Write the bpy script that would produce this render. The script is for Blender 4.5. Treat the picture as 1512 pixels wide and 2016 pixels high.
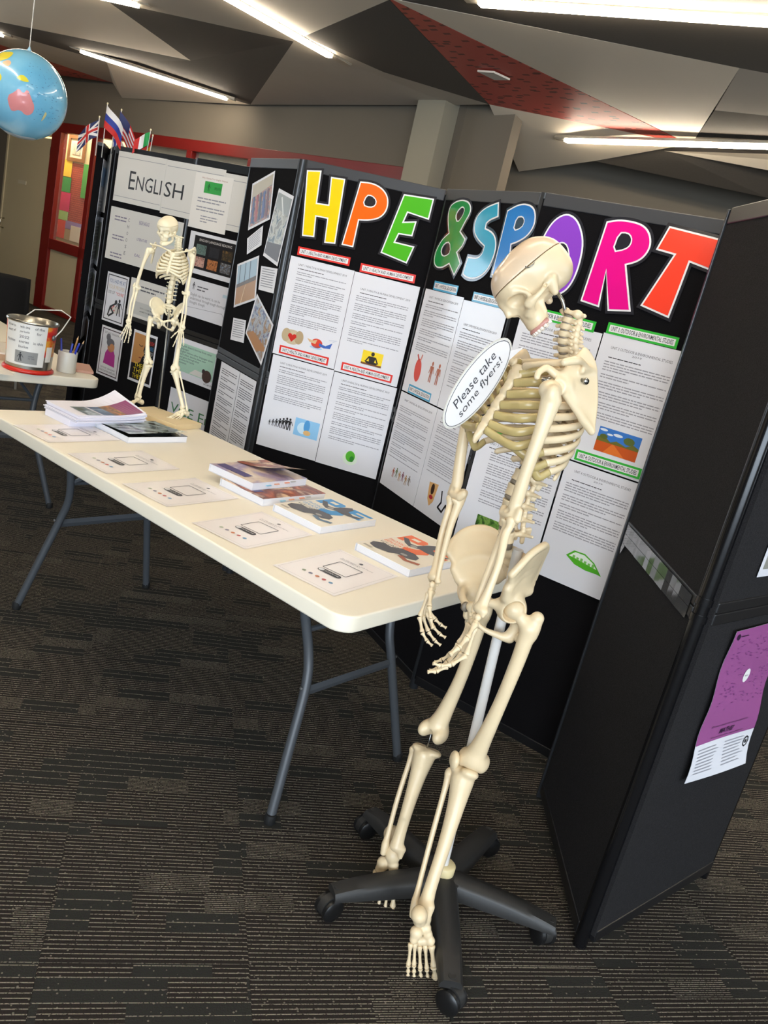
import bpy, bmesh, math, random
import numpy as np
from mathutils import Vector, Matrix, Euler
from mathutils.geometry import tessellate_polygon

for o in list(bpy.data.objects):
    bpy.data.objects.remove(o, do_unlink=True)
scene = bpy.context.scene
COL = scene.collection

# ------------------------------------------------------------------ camera
CAM_R = Vector((0.9718, 0.0631, 0.2271))
CAM_U = Vector((-0.2357, 0.2602, 0.9363))
CAM_F = Vector((0.0, 0.96350, -0.26769))
cam_data = bpy.data.cameras.new('camera')
cam_data.sensor_fit = 'VERTICAL'
cam_data.sensor_height = 36.0
cam_data.sensor_width = 27.0
cam_data.lens = 1615.09 / 2016.0 * 36.0
cam_data.clip_start = 0.02
cam_data.clip_end = 100
cam = bpy.data.objects.new('camera', cam_data)
COL.objects.link(cam)
_m = Matrix.Identity(4)
for _i in range(3):
    _m[_i][0] = CAM_R[_i]; _m[_i][1] = CAM_U[_i]; _m[_i][2] = -CAM_F[_i]
_m.translation = Vector((0, 0, 1.518))
cam.matrix_world = _m
scene.camera = cam

# ------------------------------------------------------------------ world and daylight
world = bpy.data.worlds.new('sky'); scene.world = world
world.use_nodes = True
_wn = world.node_tree.nodes
_bg = _wn['Background']
_bg.inputs[0].default_value = (0.62, 0.78, 1.0, 1)
_bg.inputs[1].default_value = 1.2
scene.view_settings.view_transform = 'Standard'
scene.view_settings.look = 'None'
scene.view_settings.exposure = 0.82
scene.view_settings.gamma = 1.0
scene.view_settings.use_curve_mapping = False

def area_light(name, loc, target, sx, sy, power, col):
    d = bpy.data.lights.new(name, 'AREA'); d.shape = 'RECTANGLE'; d.size = sx; d.size_y = sy
    d.energy = power; d.color = col
    o = bpy.data.objects.new(name, d); COL.objects.link(o)
    o.location = loc
    o.rotation_euler = (Vector(target) - Vector(loc)).to_track_quat('-Z', 'Y').to_euler()
    return o
# daylight entering through the glazed wall behind the photographer and through the side windows
area_light('window_daylight_back', (0.6, -3.42, 1.55), (0.6, 2.0, 1.9), 6.0, 2.0, 200, (0.76, 0.88, 1.0))
area_light('window_daylight_right', (5.42, 1.2, 1.6), (0.0, 2.2, 1.6), 4.0, 1.8, 58, (0.76, 0.88, 1.0))
area_light('window_daylight_left', (-6.9, 6.6, 1.7), (-1.0, 4.5, 1.7), 2.6, 1.6, 30, (0.72, 0.86, 1.0))

LED_POWER = 27.0

# ------------------------------------------------------------------ materials
def lin(c):
    if isinstance(c, str):
        c = [int(c[i:i+2], 16) / 255.0 for i in (0, 2, 4)]
    return tuple(x / 12.92 if x <= 0.04045 else ((x + 0.055) / 1.055) ** 2.4 for x in c[:3])
MATS = {}
def mat(name, col='808080', rough=0.6, metal=0.0, spec=0.5, coat=0.0, noise=0.0, nscale=20.0, bump=0.0, bscale=200.0, emit=0.0, sss=0.0, alpha=1.0, trans=0.0):
    if name in MATS:
        return MATS[name]
    m = bpy.data.materials.new(name); m.use_nodes = True
    nt = m.node_tree; b = nt.nodes['Principled BSDF']
    c = lin(col) + (1.0,)
    b.inputs['Base Color'].default_value = c
    b.inputs['Roughness'].default_value = rough
    b.inputs['Metallic'].default_value = metal
    b.inputs['Specular IOR Level'].default_value = spec
    if coat: b.inputs['Coat Weight'].default_value = coat; b.inputs['Coat Roughness'].default_value = 0.08
    if sss:
        b.inputs['Subsurface Weight'].default_value = sss; b.inputs['Subsurface Radius'].default_value = (0.01, 0.006, 0.003)
        b.inputs['Subsurface Scale'].default_value = 0.5
    if alpha < 1: b.inputs['Alpha'].default_value = alpha
    if trans: b.inputs['Transmission Weight'].default_value = trans
    if emit:
        b.inputs['Emission Color'].default_value = c; b.inputs['Emission Strength'].default_value = emit
    if noise or bump:
        tc = nt.nodes.new('ShaderNodeTexCoord')
    if noise:
        n = nt.nodes.new('ShaderNodeTexNoise'); n.inputs['Scale'].default_value = nscale; n.inputs['Detail'].default_value = 4
        nt.links.new(tc.outputs['Object'], n.inputs['Vector'])
        mx = nt.nodes.new('ShaderNodeMix'); mx.data_type = 'RGBA'
        mx.inputs[6].default_value = tuple(x * (1 - noise) for x in c[:3]) + (1,)
        mx.inputs[7].default_value = tuple(min(1, x * (1 + noise)) for x in c[:3]) + (1,)
        nt.links.new(n.outputs['Fac'], mx.inputs[0]); nt.links.new(mx.outputs[2], b.inputs['Base Color'])
    if bump:
        n2 = nt.nodes.new('ShaderNodeTexNoise'); n2.inputs['Scale'].default_value = bscale; n2.inputs['Detail'].default_value = 3
        nt.links.new(tc.outputs['Object'], n2.inputs['Vector'])
        bp = nt.nodes.new('ShaderNodeBump'); bp.inputs['Strength'].default_value = bump; bp.inputs['Distance'].default_value = 0.002
        nt.links.new(n2.outputs['Fac'], bp.inputs['Height']); nt.links.new(bp.outputs['Normal'], b.inputs['Normal'])
    MATS[name] = m
    return m

def photo_mat(name, cols, scale=18.0, seed=0.0, rough=0.3):
    """blotchy printed picture: voronoi cells recoloured by a ramp"""
    if name in MATS: return MATS[name]
    m = bpy.data.materials.new(name); m.use_nodes = True
    nt = m.node_tree; b = nt.nodes['Principled BSDF']; b.inputs['Roughness'].default_value = rough
    tc = nt.nodes.new('ShaderNodeTexCoord'); mp = nt.nodes.new('ShaderNodeMapping')
    mp.inputs['Location'].default_value = (seed, seed * 1.7, 0)
    no = nt.nodes.new('ShaderNodeTexNoise'); no.inputs['Scale'].default_value = scale; no.inputs['Detail'].default_value = 6; no.inputs['Distortion'].default_value = 0.8
    cr = nt.nodes.new('ShaderNodeValToRGB'); cr.color_ramp.interpolation = 'LINEAR'
    el = cr.color_ramp.elements
    n = len(cols)
    for i, c in enumerate(cols):
        p = 0.3 + 0.4 * i / (n - 1)
        e = el[i] if i < 2 else el.new(p)
        e.position = p; e.color = lin(c) + (1,)
    nt.links.new(tc.outputs['Object'], mp.inputs['Vector']); nt.links.new(mp.outputs['Vector'], no.inputs['Vector'])
    nt.links.new(no.outputs['Fac'], cr.inputs['Fac']); nt.links.new(cr.outputs['Color'], b.inputs['Base Color'])
    MATS[name] = m
    return m

# ------------------------------------------------------------------ mesh helpers
def link(name, me, m=None, parent=None, M=None, smooth=False):
    o = bpy.data.objects.new(name, me); COL.objects.link(o)
    if m is not None and len(me.materials) == 0: me.materials.append(m)
    if parent is not None: o.parent = parent
    if M is not None: o.matrix_basis = M
    if smooth and len(me.polygons): me.polygons.foreach_set('use_smooth', [True] * len(me.polygons))
    return o

def empty(name, loc=(0, 0, 0), M=None):
    o = bpy.data.objects.new(name, None); COL.objects.link(o); o.empty_display_size = 0.05
    if M is not None: o.matrix_basis = M
    else: o.location = loc
    return o

def tag(o, label, cat, group=None):
    o['label'] = label; o['category'] = cat
    if group: o['group'] = group
    return o

def struct(o, label=None):
    o['kind'] = 'structure'
    if label: o['label'] = label
    return o

class MB:
    def __init__(s): s.v = []; s.f = []
    def add(s, vs, fs):
        k = len(s.v); s.v += [tuple(x) for x in vs]; s.f += [tuple(i + k for i in f) for f in fs]; return s
    def box(s, c, d, M=None, bev=0.0):
        x, y, z = [a / 2 for a in d]
        if bev <= 0:
            P = [(-x, -y, -z), (x, -y, -z), (x, y, -z), (-x, y, -z), (-x, -y, z), (x, -y, z), (x, y, z), (-x, y, z)]
            F = [(0, 3, 2, 1), (4, 5, 6, 7), (0, 1, 5, 4), (1, 2, 6, 5), (2, 3, 7, 6), (3, 0, 4, 7)]
        else:
            bm = bmesh.new(); bmesh.ops.create_cube(bm, size=1)
            for v in bm.verts: v.co = Vector((v.co.x * d[0], v.co.y * d[1], v.co.z * d[2]))
            bmesh.ops.bevel(bm, geom=bm.edges[:], offset=bev, segments=2, affect='EDGES', profile=0.5)
            bm.verts.index_update(); P = [tuple(v.co) for v in bm.verts]; F = [tuple(v.index for v in f.verts) for f in bm.faces]; bm.free()
        P = [Vector(p) for p in P]
        if M is not None: P = [M @ p for p in P]
        return s.add([p + Vector(c) for p in P], F)
    def prism(s, poly, z0, z1, holes=()):
        """polygon(s) in xy extruded along z"""
        loops = [list(poly)] + [list(h) for h in holes]
        flat = [p for l in loops for p in l]; n = len(flat)
        tris = tessellate_polygon([[Vector((p[0], p[1], 0)) for p in l] for l in loops])
        vs = [(p[0], p[1], z0) for p in flat] + [(p[0], p[1], z1) for p in flat]
        fs = []
        for t in tris:
            a, b, c = [Vector((flat[i][0], flat[i][1], 0)) for i in t]
            if (b - a).cross(c - a).z < 0: t = (t[0], t[2], t[1])
            fs.append(tuple(i + n for i in t)); fs.append((t[2], t[1], t[0]))
        k = 0
        for li, l in enumerate(loops):
            ar = sum(l[i][0] * l[(i + 1) % len(l)][1] - l[(i + 1) % len(l)][0] * l[i][1] for i in range(len(l)))
            ccw = ar > 0
            if li > 0: ccw = not ccw
            for i in range(len(l)):
                a, b = k + i, k + (i + 1) % len(l)
                if li > 0: q = (a, b, b + n, a + n) if (ar < 0) else (b, a, a + n, b + n)
                else: q = (a, b, b + n, a + n) if ar > 0 else (b, a, a + n, b + n)
                fs.append(q)
            k += len(l)
        return s.add(vs, fs)
    def flat(s, poly, z=0.0):
        tris = tessellate_polygon([[Vector((p[0], p[1], 0)) for p in poly]])
        fs = []
        for t in tris:
            a, b, c = [Vector((poly[i][0], poly[i][1], 0)) for i in t]
            fs.append(t if (b - a).cross(c - a).z > 0 else (t[0], t[2], t[1]))
        return s.add([(p[0], p[1], z) for p in poly], fs)
    def quad(s, x0, y0, x1, y1, z=0.0):
        return s.add([(x0, y0, z), (x1, y0, z), (x1, y1, z), (x0, y1, z)], [(0, 1, 2, 3)])
    def disc(s, cx, cy, rx, ry, z=0.0, n=20, rot=0.0):
        c, d = math.cos(rot), math.sin(rot)
        return s.flat([(cx + rx * math.cos(t) * c - ry * math.sin(t) * d, cy + rx * math.cos(t) * d + ry * math.sin(t) * c) for t in [2 * math.pi * i / n for i in range(n)]], z)
    def strokes(s, pts, w, z=0.0):
        for a, b in zip(pts[:-1], pts[1:]):
            a = Vector((a[0], a[1])); b = Vector((b[0], b[1])); d = (b - a)
            if d.length < 1e-6: continue
            d.normalize(); n = Vector((-d.y, d.x)) * w / 2; e = d * w * 0.3
            s.add([(p.x, p.y, z) for p in (a - n - e, b - n + e, b + n + e, a + n - e)], [(0, 1, 2, 3)])
        return s
    def tube(s, pts, r, n=8, cap=True, ell=None, up=None):
        """tube along pts; r scalar or list; ell = ratio of second axis"""
        pts = [Vector(p) for p in pts]; k = len(pts)
        rs = [r] * k if not hasattr(r, '__len__') else list(r)
        T = []
        for i in range(k):
            t = pts[min(i + 1, k - 1)] - pts[max(i - 1, 0)]
            T.append(t.normalized() if t.length > 1e-9 else Vector((0, 0, 1)))
        nrm = Vector(up) if up is not None else (Vector((0, 0, 1)) if abs(T[0].z) < 0.9 else Vector((1, 0, 0)))
        vs = []
        for i in range(k):
            if up is not None: nrm = Vector(up)
            nrm = (nrm - T[i] * nrm.dot(T[i]))
            nrm.normalize(); bi = T[i].cross(nrm)
            e = 1.0 if ell is None else (ell[i] if hasattr(ell, '__len__') else ell)
            for j in range(n):
                a = 2 * math.pi * j / n
                vs.append(pts[i] + nrm * math.cos(a) * rs[i] + bi * math.sin(a) * rs[i] * e)
        fs = [(i * n + j, i * n + (j + 1) % n, (i + 1) * n + (j + 1) % n, (i + 1) * n + j) for i in range(k - 1) for j in range(n)]
        if cap: fs += [tuple(range(n - 1, -1, -1)), tuple((k - 1) * n + j for j in range(n))]
        return s.add(vs, fs)
    def lathe(s, prof, n=24, c=(0, 0, 0), axis=None, cap=True):
        vs = []; Q = Matrix.Identity(3) if axis is None else Vector((0, 0, 1)).rotation_difference(Vector(axis)).to_matrix()
        for r, z in prof:
            for j in range(n):
                a = 2 * math.pi * j / n
                vs.append(Q @ Vector((r * math.cos(a), r * math.sin(a), z)) + Vector(c))
        k = len(prof)
        fs = [(i * n + j, i * n + (j + 1) % n, (i + 1) * n + (j + 1) % n, (i + 1) * n + j) for i in range(k - 1) for j in range(n)]
        if cap and prof[0][0] > 1e-6: fs.append(tuple(range(n - 1, -1, -1)))
        if cap and prof[-1][0] > 1e-6: fs.append(tuple((k - 1) * n + j for j in range(n)))
        return s.add(vs, fs)
    def mesh(s, name='mesh'):
        me = bpy.data.meshes.new(name); me.from_pydata(s.v, [], s.f); me.update(); return me
    def build(s, name, m, parent=None, M=None, smooth=False, angle=None):
        me = s.mesh(name)
        if smooth: me.polygons.foreach_set('use_smooth', [True] * len(me.polygons))
        o = link(name, me, m, parent, M)
        if smooth and angle:
            try: me.set_sharp_from_angle(angle=math.radians(angle))
            except Exception: pass
        return o

def spline(P, n=6):
    """Catmull-Rom through P"""
    P = [Vector(p) for p in P]; out = []
    for i in range(len(P) - 1):
        a, b, c, d = P[max(i - 1, 0)], P[i], P[i + 1], P[min(i + 2, len(P) - 1)]
        for k in range(n):
            t = k / n
            out.append(0.5 * ((2 * b) + (c - a) * t + (2 * a - 5 * b + 4 * c - d) * t * t + (3 * b - a - 3 * c + d) * t ** 3))
    out.append(P[-1]); return out

def lerp_list(vals, n):
    out = []
    for i in range(n):
        t = i / (n - 1) * (len(vals) - 1); k = min(int(t), len(vals) - 2); out.append(vals[k] + (vals[k + 1] - vals[k]) * (t - k))
    return out

def area2(l): return sum(l[i][0] * l[(i + 1) % len(l)][1] - l[(i + 1) % len(l)][0] * l[i][1] for i in range(len(l)))
def offset_poly(poly, d):
    """miter offset, positive d grows the polygon"""
    p = list(poly)
    if area2(p) < 0: p = p[::-1]
    out = []; n = len(p)
    for i in range(n):
        a, b, c = Vector(p[i - 1]), Vector(p[i]), Vector(p[(i + 1) % n])
        e1 = (b - a).normalized(); e2 = (c - b).normalized()
        n1 = Vector((e1.y, -e1.x)); n2 = Vector((e2.y, -e2.x))
        m = n1 + n2; k = m.length_squared
        m = m * (2 / k) if k > 0.35 else (n1 + n2).normalized() * 1.8
        out.append(tuple(b + m * d))
    return out
def smooth_poly(poly, it=1):
    """one corner-cutting pass for rounded outlines"""
    for _ in range(it):
        q = []; n = len(poly)
        for i in range(n):
            a, b = Vector(poly[i]), Vector(poly[(i + 1) % n]); q += [tuple(a * .75 + b * .25), tuple(a * .25 + b * .75)]
        poly = q
    return poly

def smooth_keep(poly, it=2, lim=52):
    """corner cutting that keeps sharp corners"""
    for _ in range(it):
        q = []; n = len(poly)
        for i in range(n):
            a, b, c = Vector(poly[i - 1]), Vector(poly[i]), Vector(poly[(i + 1) % n]); e1, e2 = b - a, c - b
            ang = math.degrees(e1.angle(e2)) if e1.length > 1e-9 and e2.length > 1e-9 else 0
            if ang > lim: q.append(tuple(b))
            else: q += [tuple(b.lerp(a, .25)), tuple(b.lerp(c, .25))]
        poly = q
    return poly

def rrect(x0, y0, x1, y1, r, n=6):
    out = []
    for cx, cy, a in ((x1 - r, y1 - r, 0), (x0 + r, y1 - r, 90), (x0 + r, y0 + r, 180), (x1 - r, y0 + r, 270)):
        for i in range(n + 1):
            t = math.radians(a + 90 * i / n); out.append((cx + r * math.cos(t), cy + r * math.sin(t)))
    return out

# ------------------------------------------------------------------ lettering, converted to flat meshes in one batch
TXT = []
def text(body, parent, x0, y0, x1, y1, m, z=0.0012, name='lettering', shear=0.0, bold=0.0, keep=False, rot=None):
    c = bpy.data.curves.new('text', 'FONT'); c.body = body; c.shear = shear; c.resolution_u = 2
    if bold: c.offset = bold
    o = bpy.data.objects.new('text_tmp', c); COL.objects.link(o)
    TXT.append((o, parent, (x0, y0, x1, y1), m, z, name, keep, rot))
def flush_text():
    bpy.context.view_layer.update()
    dg = bpy.context.evaluated_depsgraph_get()
    for o, parent, (x0, y0, x1, y1), m, z, name, keep, rot in TXT:
        me = bpy.data.meshes.new_from_object(o.evaluated_get(dg)); me.name = name
        n = len(me.vertices)
        if n:
            co = np.empty(n * 3, dtype=np.float32); me.vertices.foreach_get('co', co); co = co.reshape(-1, 3)
            mn, mx = co.min(0), co.max(0); d = np.maximum(mx - mn, 1e-6)
            sx, sy = (x1 - x0) / d[0], (y1 - y0) / d[1]
            if keep: sx = sy = min(sx, sy)
            co[:, 0] = (co[:, 0] - mn[0]) * sx + x0; co[:, 1] = (co[:, 1] - mn[1]) * sy + y0; co[:, 2] = z
            me.vertices.foreach_set('co', co.ravel()); me.update()
            me.materials.clear(); me.materials.append(m)
            ob = bpy.data.objects.new(name, me); COL.objects.link(ob); ob.parent = parent
            if rot is not None: ob.matrix_basis = rot
    for t in TXT:
        cu = t[0].data; bpy.data.objects.remove(t[0], do_unlink=True); bpy.data.curves.remove(cu)
    TXT.clear()
# ================================================================== ROOM
def carpet_mat():
    m = bpy.data.materials.new('striped_carpet'); m.use_nodes = True
    nt = m.node_tree; b = nt.nodes['Principled BSDF']; b.inputs['Roughness'].default_value = 0.95
    b.inputs['Specular IOR Level'].default_value = 0.1
    N = nt.nodes.new; Lk = nt.links.new
    geo = N('ShaderNodeNewGeometry'); oi = N('ShaderNodeObjectInfo')
    rot = N('ShaderNodeVectorRotate'); rot.rotation_type = 'Z_AXIS'; rot.inputs['Angle'].default_value = -math.radians(16.0)
    Lk(geo.outputs['Position'], rot.inputs['Vector'])
    sep = N('ShaderNodeSeparateXYZ'); Lk(rot.outputs['Vector'], sep.inputs[0])
    def mth(op, a, bb=None, c=None):
        n = N('ShaderNodeMath'); n.operation = op
        for i, v in enumerate((a, bb, c)):
            if v is None: continue
            if isinstance(v, (int, float)): n.inputs[i].default_value = v
            else: Lk(v, n.inputs[i])
        return n.outputs[0]
    s = sep.outputs[0]; t = sep.outputs[1]
    t = mth('ADD', t, mth('MULTIPLY', oi.outputs['Random'], 0.013))
    row = mth('FLOOR', mth('DIVIDE', t, 0.062))
    wn = N('ShaderNodeTexWhiteNoise'); wn.noise_dimensions = '2D'
    cmb = N('ShaderNodeCombineXYZ'); Lk(row, cmb.inputs[0]); Lk(oi.outputs['Random'], cmb.inputs[1]); Lk(cmb.outputs[0], wn.inputs['Vector'])
    col = mth('FLOOR', mth('DIVIDE', mth('ADD', s, mth('MULTIPLY', wn.outputs['Value'], 0.9)), 0.17))
    wn2 = N('ShaderNodeTexWhiteNoise'); wn2.noise_dimensions = '3D'
    cmb2 = N('ShaderNodeCombineXYZ'); Lk(row, cmb2.inputs[0]); Lk(col, cmb2.inputs[1]); Lk(oi.outputs['Random'], cmb2.inputs[2]); Lk(cmb2.outputs[0], wn2.inputs['Vector'])
    blk = mth('LESS_THAN', wn2.outputs['Value'], 0.27)            # plain dark plank
    dens = mth('GREATER_THAN', wn2.outputs['Value'], 0.92)        # double line density
    def lines(p, w):
        return mth('LESS_THAN', mth('FRACT', mth('DIVIDE', t, p)), w)
    la = lines(0.0124, 0.20); ld = lines(0.0062, 0.28); ls = lines(0.031, 0.07)
    l1 = mth('ADD', mth('MULTIPLY', la, mth('SUBTRACT', 1.0, dens)), mth('MULTIPLY', ld, dens))
    l2 = mth('ADD', mth('MULTIPLY', l1, mth('SUBTRACT', 1.0, blk)), mth('MULTIPLY', ls, blk))
    # yarn loops break the lines into beads, pale specks in the plain planks
    no = N('ShaderNodeTexNoise'); no.inputs['Scale'].default_value = 230; no.inputs['Detail'].default_value = 1
    Lk(rot.outputs['Vector'], no.inputs['Vector'])
    beads = N('ShaderNodeMapRange'); beads.inputs[1].default_value = 0.32; beads.inputs[2].default_value = 0.5
    Lk(no.outputs['Fac'], beads.inputs[0])
    line = mth('MULTIPLY', l2, beads.outputs[0])
    vo = N('ShaderNodeTexVoronoi'); vo.inputs['Scale'].default_value = 62; Lk(rot.outputs['Vector'], vo.inputs['Vector'])
    speck = mth('MULTIPLY', mth('LESS_THAN', vo.outputs['Distance'], 0.14), 0.6)
    fac = mth('MAXIMUM', line, speck)
    base = N('ShaderNodeMix'); base.data_type = 'RGBA'
    base.inputs[6].default_value = lin('302b28') + (1,); base.inputs[7].default_value = lin('353431') + (1,)
    Lk(blk, base.inputs[0])
    mx = N('ShaderNodeMix'); mx.data_type = 'RGBA'; Lk(fac, mx.inputs[0]); Lk(base.outputs[2], mx.inputs[6])
    mx.inputs[7].default_value = lin('9b9383') + (1,)
    n2 = N('ShaderNodeTexNoise'); n2.inputs['Scale'].default_value = 480; Lk(rot.outputs['Vector'], n2.inputs['Vector'])
    gr = N('ShaderNodeMix'); gr.data_type = 'RGBA'; gr.blend_type = 'MULTIPLY'; gr.inputs[0].default_value = 0.55
    Lk(mx.outputs[2], gr.inputs[6]); Lk(n2.outputs['Color'], gr.inputs[7])
    hs = N('ShaderNodeBrightContrast'); hs.inputs['Bright'].default_value = 0.0; Lk(gr.outputs[2], hs.inputs[0])
    Lk(gr.outputs[2], b.inputs['Base Color'])
    bp = N('ShaderNodeBump'); bp.inputs['Strength'].default_value = 0.5; bp.inputs['Distance'].default_value = 0.002
    Lk(no.outputs['Fac'], bp.inputs['Height']); Lk(bp.outputs['Normal'], b.inputs['Normal'])
    return m
CARPET = carpet_mat()
floor = struct(MB().prism([(-8.5, -4), (6.5, -4), (6.5, 14.5), (-8.5, 14.5)], -0.05, -0.0012).build('floor', CARPET), 'dark brown carpet with thin beige stripes')
# carpet tiles near enough to show their joints
ca, sa = math.cos(math.radians(16)), math.sin(math.radians(16)); TS = 0.4445
tile_me = MB().box((0, 0, -0.0015), (TS - 0.0012, TS - 0.0012, 0.003)).mesh('carpet_tile'); tile_me.materials.append(CARPET)
cnt = 0
for i in range(-9, 9):
    for j in range(1, 22):
        s_, t_ = -0.086 + (i + .5) * TS, 0.12 + (j + .5) * TS
        x, y = s_ * ca - t_ * sa, s_ * sa + t_ * ca
        if y < 0.75 or y > 7.2: continue
        if abs(x) > 0.35 + 0.52 * y or x > 2.2 or (x > 1.1 and y > 4.6): continue
        if cnt >= 290: continue
        cnt += 1
        o = link('carpet_tile', tile_me, None, floor, Matrix.Translation((x, y, 0)) @ Matrix.Rotation(math.radians(16), 4, 'Z'))

M_WALL = mat('wall_paint', '6f675a', 0.75, noise=0.04, nscale=3, bump=0.05, bscale=150)
M_WALL2 = mat('wall_paint_light', 'a39b88', 0.7, noise=0.03, nscale=3)
M_CREAM = mat('cream_laminate', 'cdbf9c', 0.45, noise=0.03, nscale=4)
M_RED = mat('red_joinery', '7a1512', 0.35, noise=0.08, nscale=8)
M_UPPER = mat('dark_upper_ceiling', '2a2622', 0.9)

def wall(name, p, q, z0, z1, m, th=0.12):
    p, q = Vector((p[0], p[1], 0)), Vector((q[0], q[1], 0)); d = (q - p); L = d.length; d.normalize()
    M = Matrix(((d.x, -d.y, 0, p.x), (d.y, d.x, 0, p.y), (0, 0, 1, 0), (0, 0, 0, 1)))
    o = MB().prism([(0, 0), (L, 0), (L, th), (0, th)], z0, z1).build(name, m, None, M)
    return struct(o)
UW = Vector((0.788, -0.616, 0)); NW = Vector((-0.616, -0.788, 0)); OW = Vector((-5.48, 11.74, 0))
def W(u, d=0.0, z=0.0):
    return OW + UW * u + NW * d + Vector((0, 0, z))
MW = Matrix(((UW.x, -NW.x, 0, OW.x), (UW.y, -NW.y, 0, OW.y), (0, 0, 1, 0), (0, 0, 0, 1)))   # local x along wall, y into wall, z up

# the far wall: solid above the red band, glazed below it
far = MB()
far.box((2.6, 0.06, 3.05), (9.4, 0.12, 1.14))                        # above the joinery
far.box((-1.75, 0.06, 1.24), (0.5, 0.12, 2.48))                      # left of the door
far.box((6.93, 0.06, 1.24), (0.74, 0.12, 2.48))
struct(far.build('wall_far', M_WALL, None, MW), 'grey-brown painted wall above red framed windows')
# joinery: posts, rails and lower panels, each its own piece
def jbox(name, u0, u1, z0, z1, d0, d1, m, parent):
    return MB().box(((u0 + u1) / 2, (d0 + d1) / 2, (z0 + z1) / 2), (u1 - u0, d1 - d0, z1 - z0), bev=0.004).build(name, m, parent)
win = struct(empty('window_1', M=MW), 'red framed window with cream panel below')
jbox('head_rail', -0.12, 6.56, 2.36, 2.48, -0.03, 0.07, M_RED, win)
jbox('sill_rail', 0.12, 6.56, 0.84, 0.975, -0.03, 0.07, M_RED, win)
jbox('bottom_rail', 0.12, 6.56, 0.0, 0.06, -0.03, 0.07, M_RED, win)
M_GLASS = mat('window_glass', 'f4f6f4', 0.03, spec=0.5, alpha=.08)
posts = [(-0.12, 0.12), (0.93, 1.03), (1.95, 2.05), (3.0, 3.1), (4.1, 4.2), (5.2, 5.3), (6.44, 6.56)]
for a, b_ in posts: jbox('window_post', a, b_, 0.0, 2.36, -0.03, 0.07, M_RED, win)
for (a, b_), (c_, d_) in zip(posts[:-1], posts[1:]):
    jbox('lower_panel', b_, c_, 0.06, 0.84, 0.01, 0.06, M_CREAM, win)
    jbox('window_pane', b_, c_, 0.975, 2.36, 0.03, 0.036, M_GLASS, win)
# room behind the glass
def brick_mat():
    m = bpy.data.materials.new('red_brick'); m.use_nodes = True; nt = m.node_tree
    tc = nt.nodes.new('ShaderNodeTexCoord'); br = nt.nodes.new('ShaderNodeTexBrick'); mp = nt.nodes.new('ShaderNodeMapping')
    mp.inputs['Rotation'].default_value = (math.radians(90), 0, 0)
    br.inputs['Color1'].default_value = lin('c4513f') + (1,); br.inputs['Color2'].default_value = lin('b8402f') + (1,); br.inputs['Mortar'].default_value = lin('7d2a22') + (1,)
    br.inputs['Scale'].default_value = 9; br.inputs['Mortar Size'].default_value = 0.03
    nt.links.new(tc.outputs['Object'], mp.inputs['Vector']); nt.links.new(mp.outputs['Vector'], br.inputs['Vector'])
    nt.links.new(br.outputs['Color'], nt.nodes['Principled BSDF'].inputs['Base Color']); return m
back = MB().box((2.4, 0.43, 1.5), (9.0, 0.06, 3.0)).box((-1.9, 0.26, 1.5), (0.05, 0.28, 3.0)).box((6.6, 0.26, 1.5), (0.05, 0.28, 3.0)).box((1.55, 0.26, 1.5), (0.05, 0.28, 3.0))  # last box is an added divider that keeps lamp light from the right-hand bays
struct(back.build('wall_beyond', mat('cream_timber_lining', 'e0d2a4', 0.6, noise=0.05, nscale=5), None, MW), 'cream timber lined wall of the room behind the window, with an added light divider')
for _z in (2.42,): bl = area_light('beyond_room_lamp', W(-.15, -0.16, 2.62), W(-.15, -0.34, 1.3), 2.8, 0.16, 26, (1.0, 0.86, 0.62))
board = tag(MB().box((0.66 - .72, 0.393, 1.52), (0.44, 0.012, 1.04)).build('brick_print_panel', brick_mat(), None, MW), 'red brick patterned paper panel behind the red framed window', 'paper panel')
def wposter(u0, u1, z0, z1, col, label, d=0.39):
    o = MB().box((0, 0, 0), (u1 - u0, 0.008, z1 - z0)).build('coloured_paper', mat('paper_' + col, col, 0.7), None, MW @ Matrix.Translation(((u0 + u1) / 2 - .72, d - 0.012, (z0 + z1) / 2)))
    return tag(o, label, 'paper', 'coloured papers behind the window')
wposter(0.14, 0.46, 1.84, 2.07, 'f2cf3a', 'yellow paper at the top left behind the window')
wposter(0.16, 0.48, 1.63, 1.83, '2f9a4c', 'dark green paper under the yellow paper behind the window')
wposter(0.12, 0.51, 1.37, 1.625, 'd8226e', 'magenta paper in the middle behind the window')
wposter(0.15, 0.50, 1.245, 1.365, 'a9d98a', 'pale green paper under the magenta paper')
wposter(0.13, 0.47, 0.99, 1.24, 'e8442c', 'orange-red paper at the bottom left behind the window')
wposter(0.475, 0.92, 1.14, 1.25, '9c86c2', 'lilac paper at the bottom of the window')
wposter(0.475, 0.66, 0.99, 1.135, 'b9a27c', 'tan paper below the lilac paper')
wposter(0.665, 0.92, 0.99, 1.2, 'ece3cf', 'cream sheet lapping over the lilac paper', 0.375)
wposter(0.79, 0.93, 1.60, 2.05, '52b04a', 'green poster beside the brick patterned panel')
wposter(0.16, 0.27, 1.06, 1.17, 'efe0d0', 'small pale card on the orange-red paper', 0.375)
fp = empty('picture_frame', M=MW @ Matrix.Translation((0.52 - .70, 0.375, 2.23)))
M_FRW = mat('brown_wood', '8a5a2c', 0.5)
for cx, cz, w_, h_ in ((0, .15, .46, .05), (0, -.15, .46, .05), (-.205, 0, .05, .25), (.205, 0, .05, .25)):
    MB().box((cx, 0, cz), (w_, 0.025, h_), bev=.003).build('frame_bar', M_FRW, fp)
MB().box((0, .008, 0), (.37, .006, .26)).build('mount', mat('mount_card', 'e5dfcc', .7), fp)
MB().box((0, .002, 0), (.22, .006, .16)).build('picture', photo_mat('watercolour', ['9fb0ae', 'd8d3c2', '7f8f8a'], 14), fp)
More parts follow.
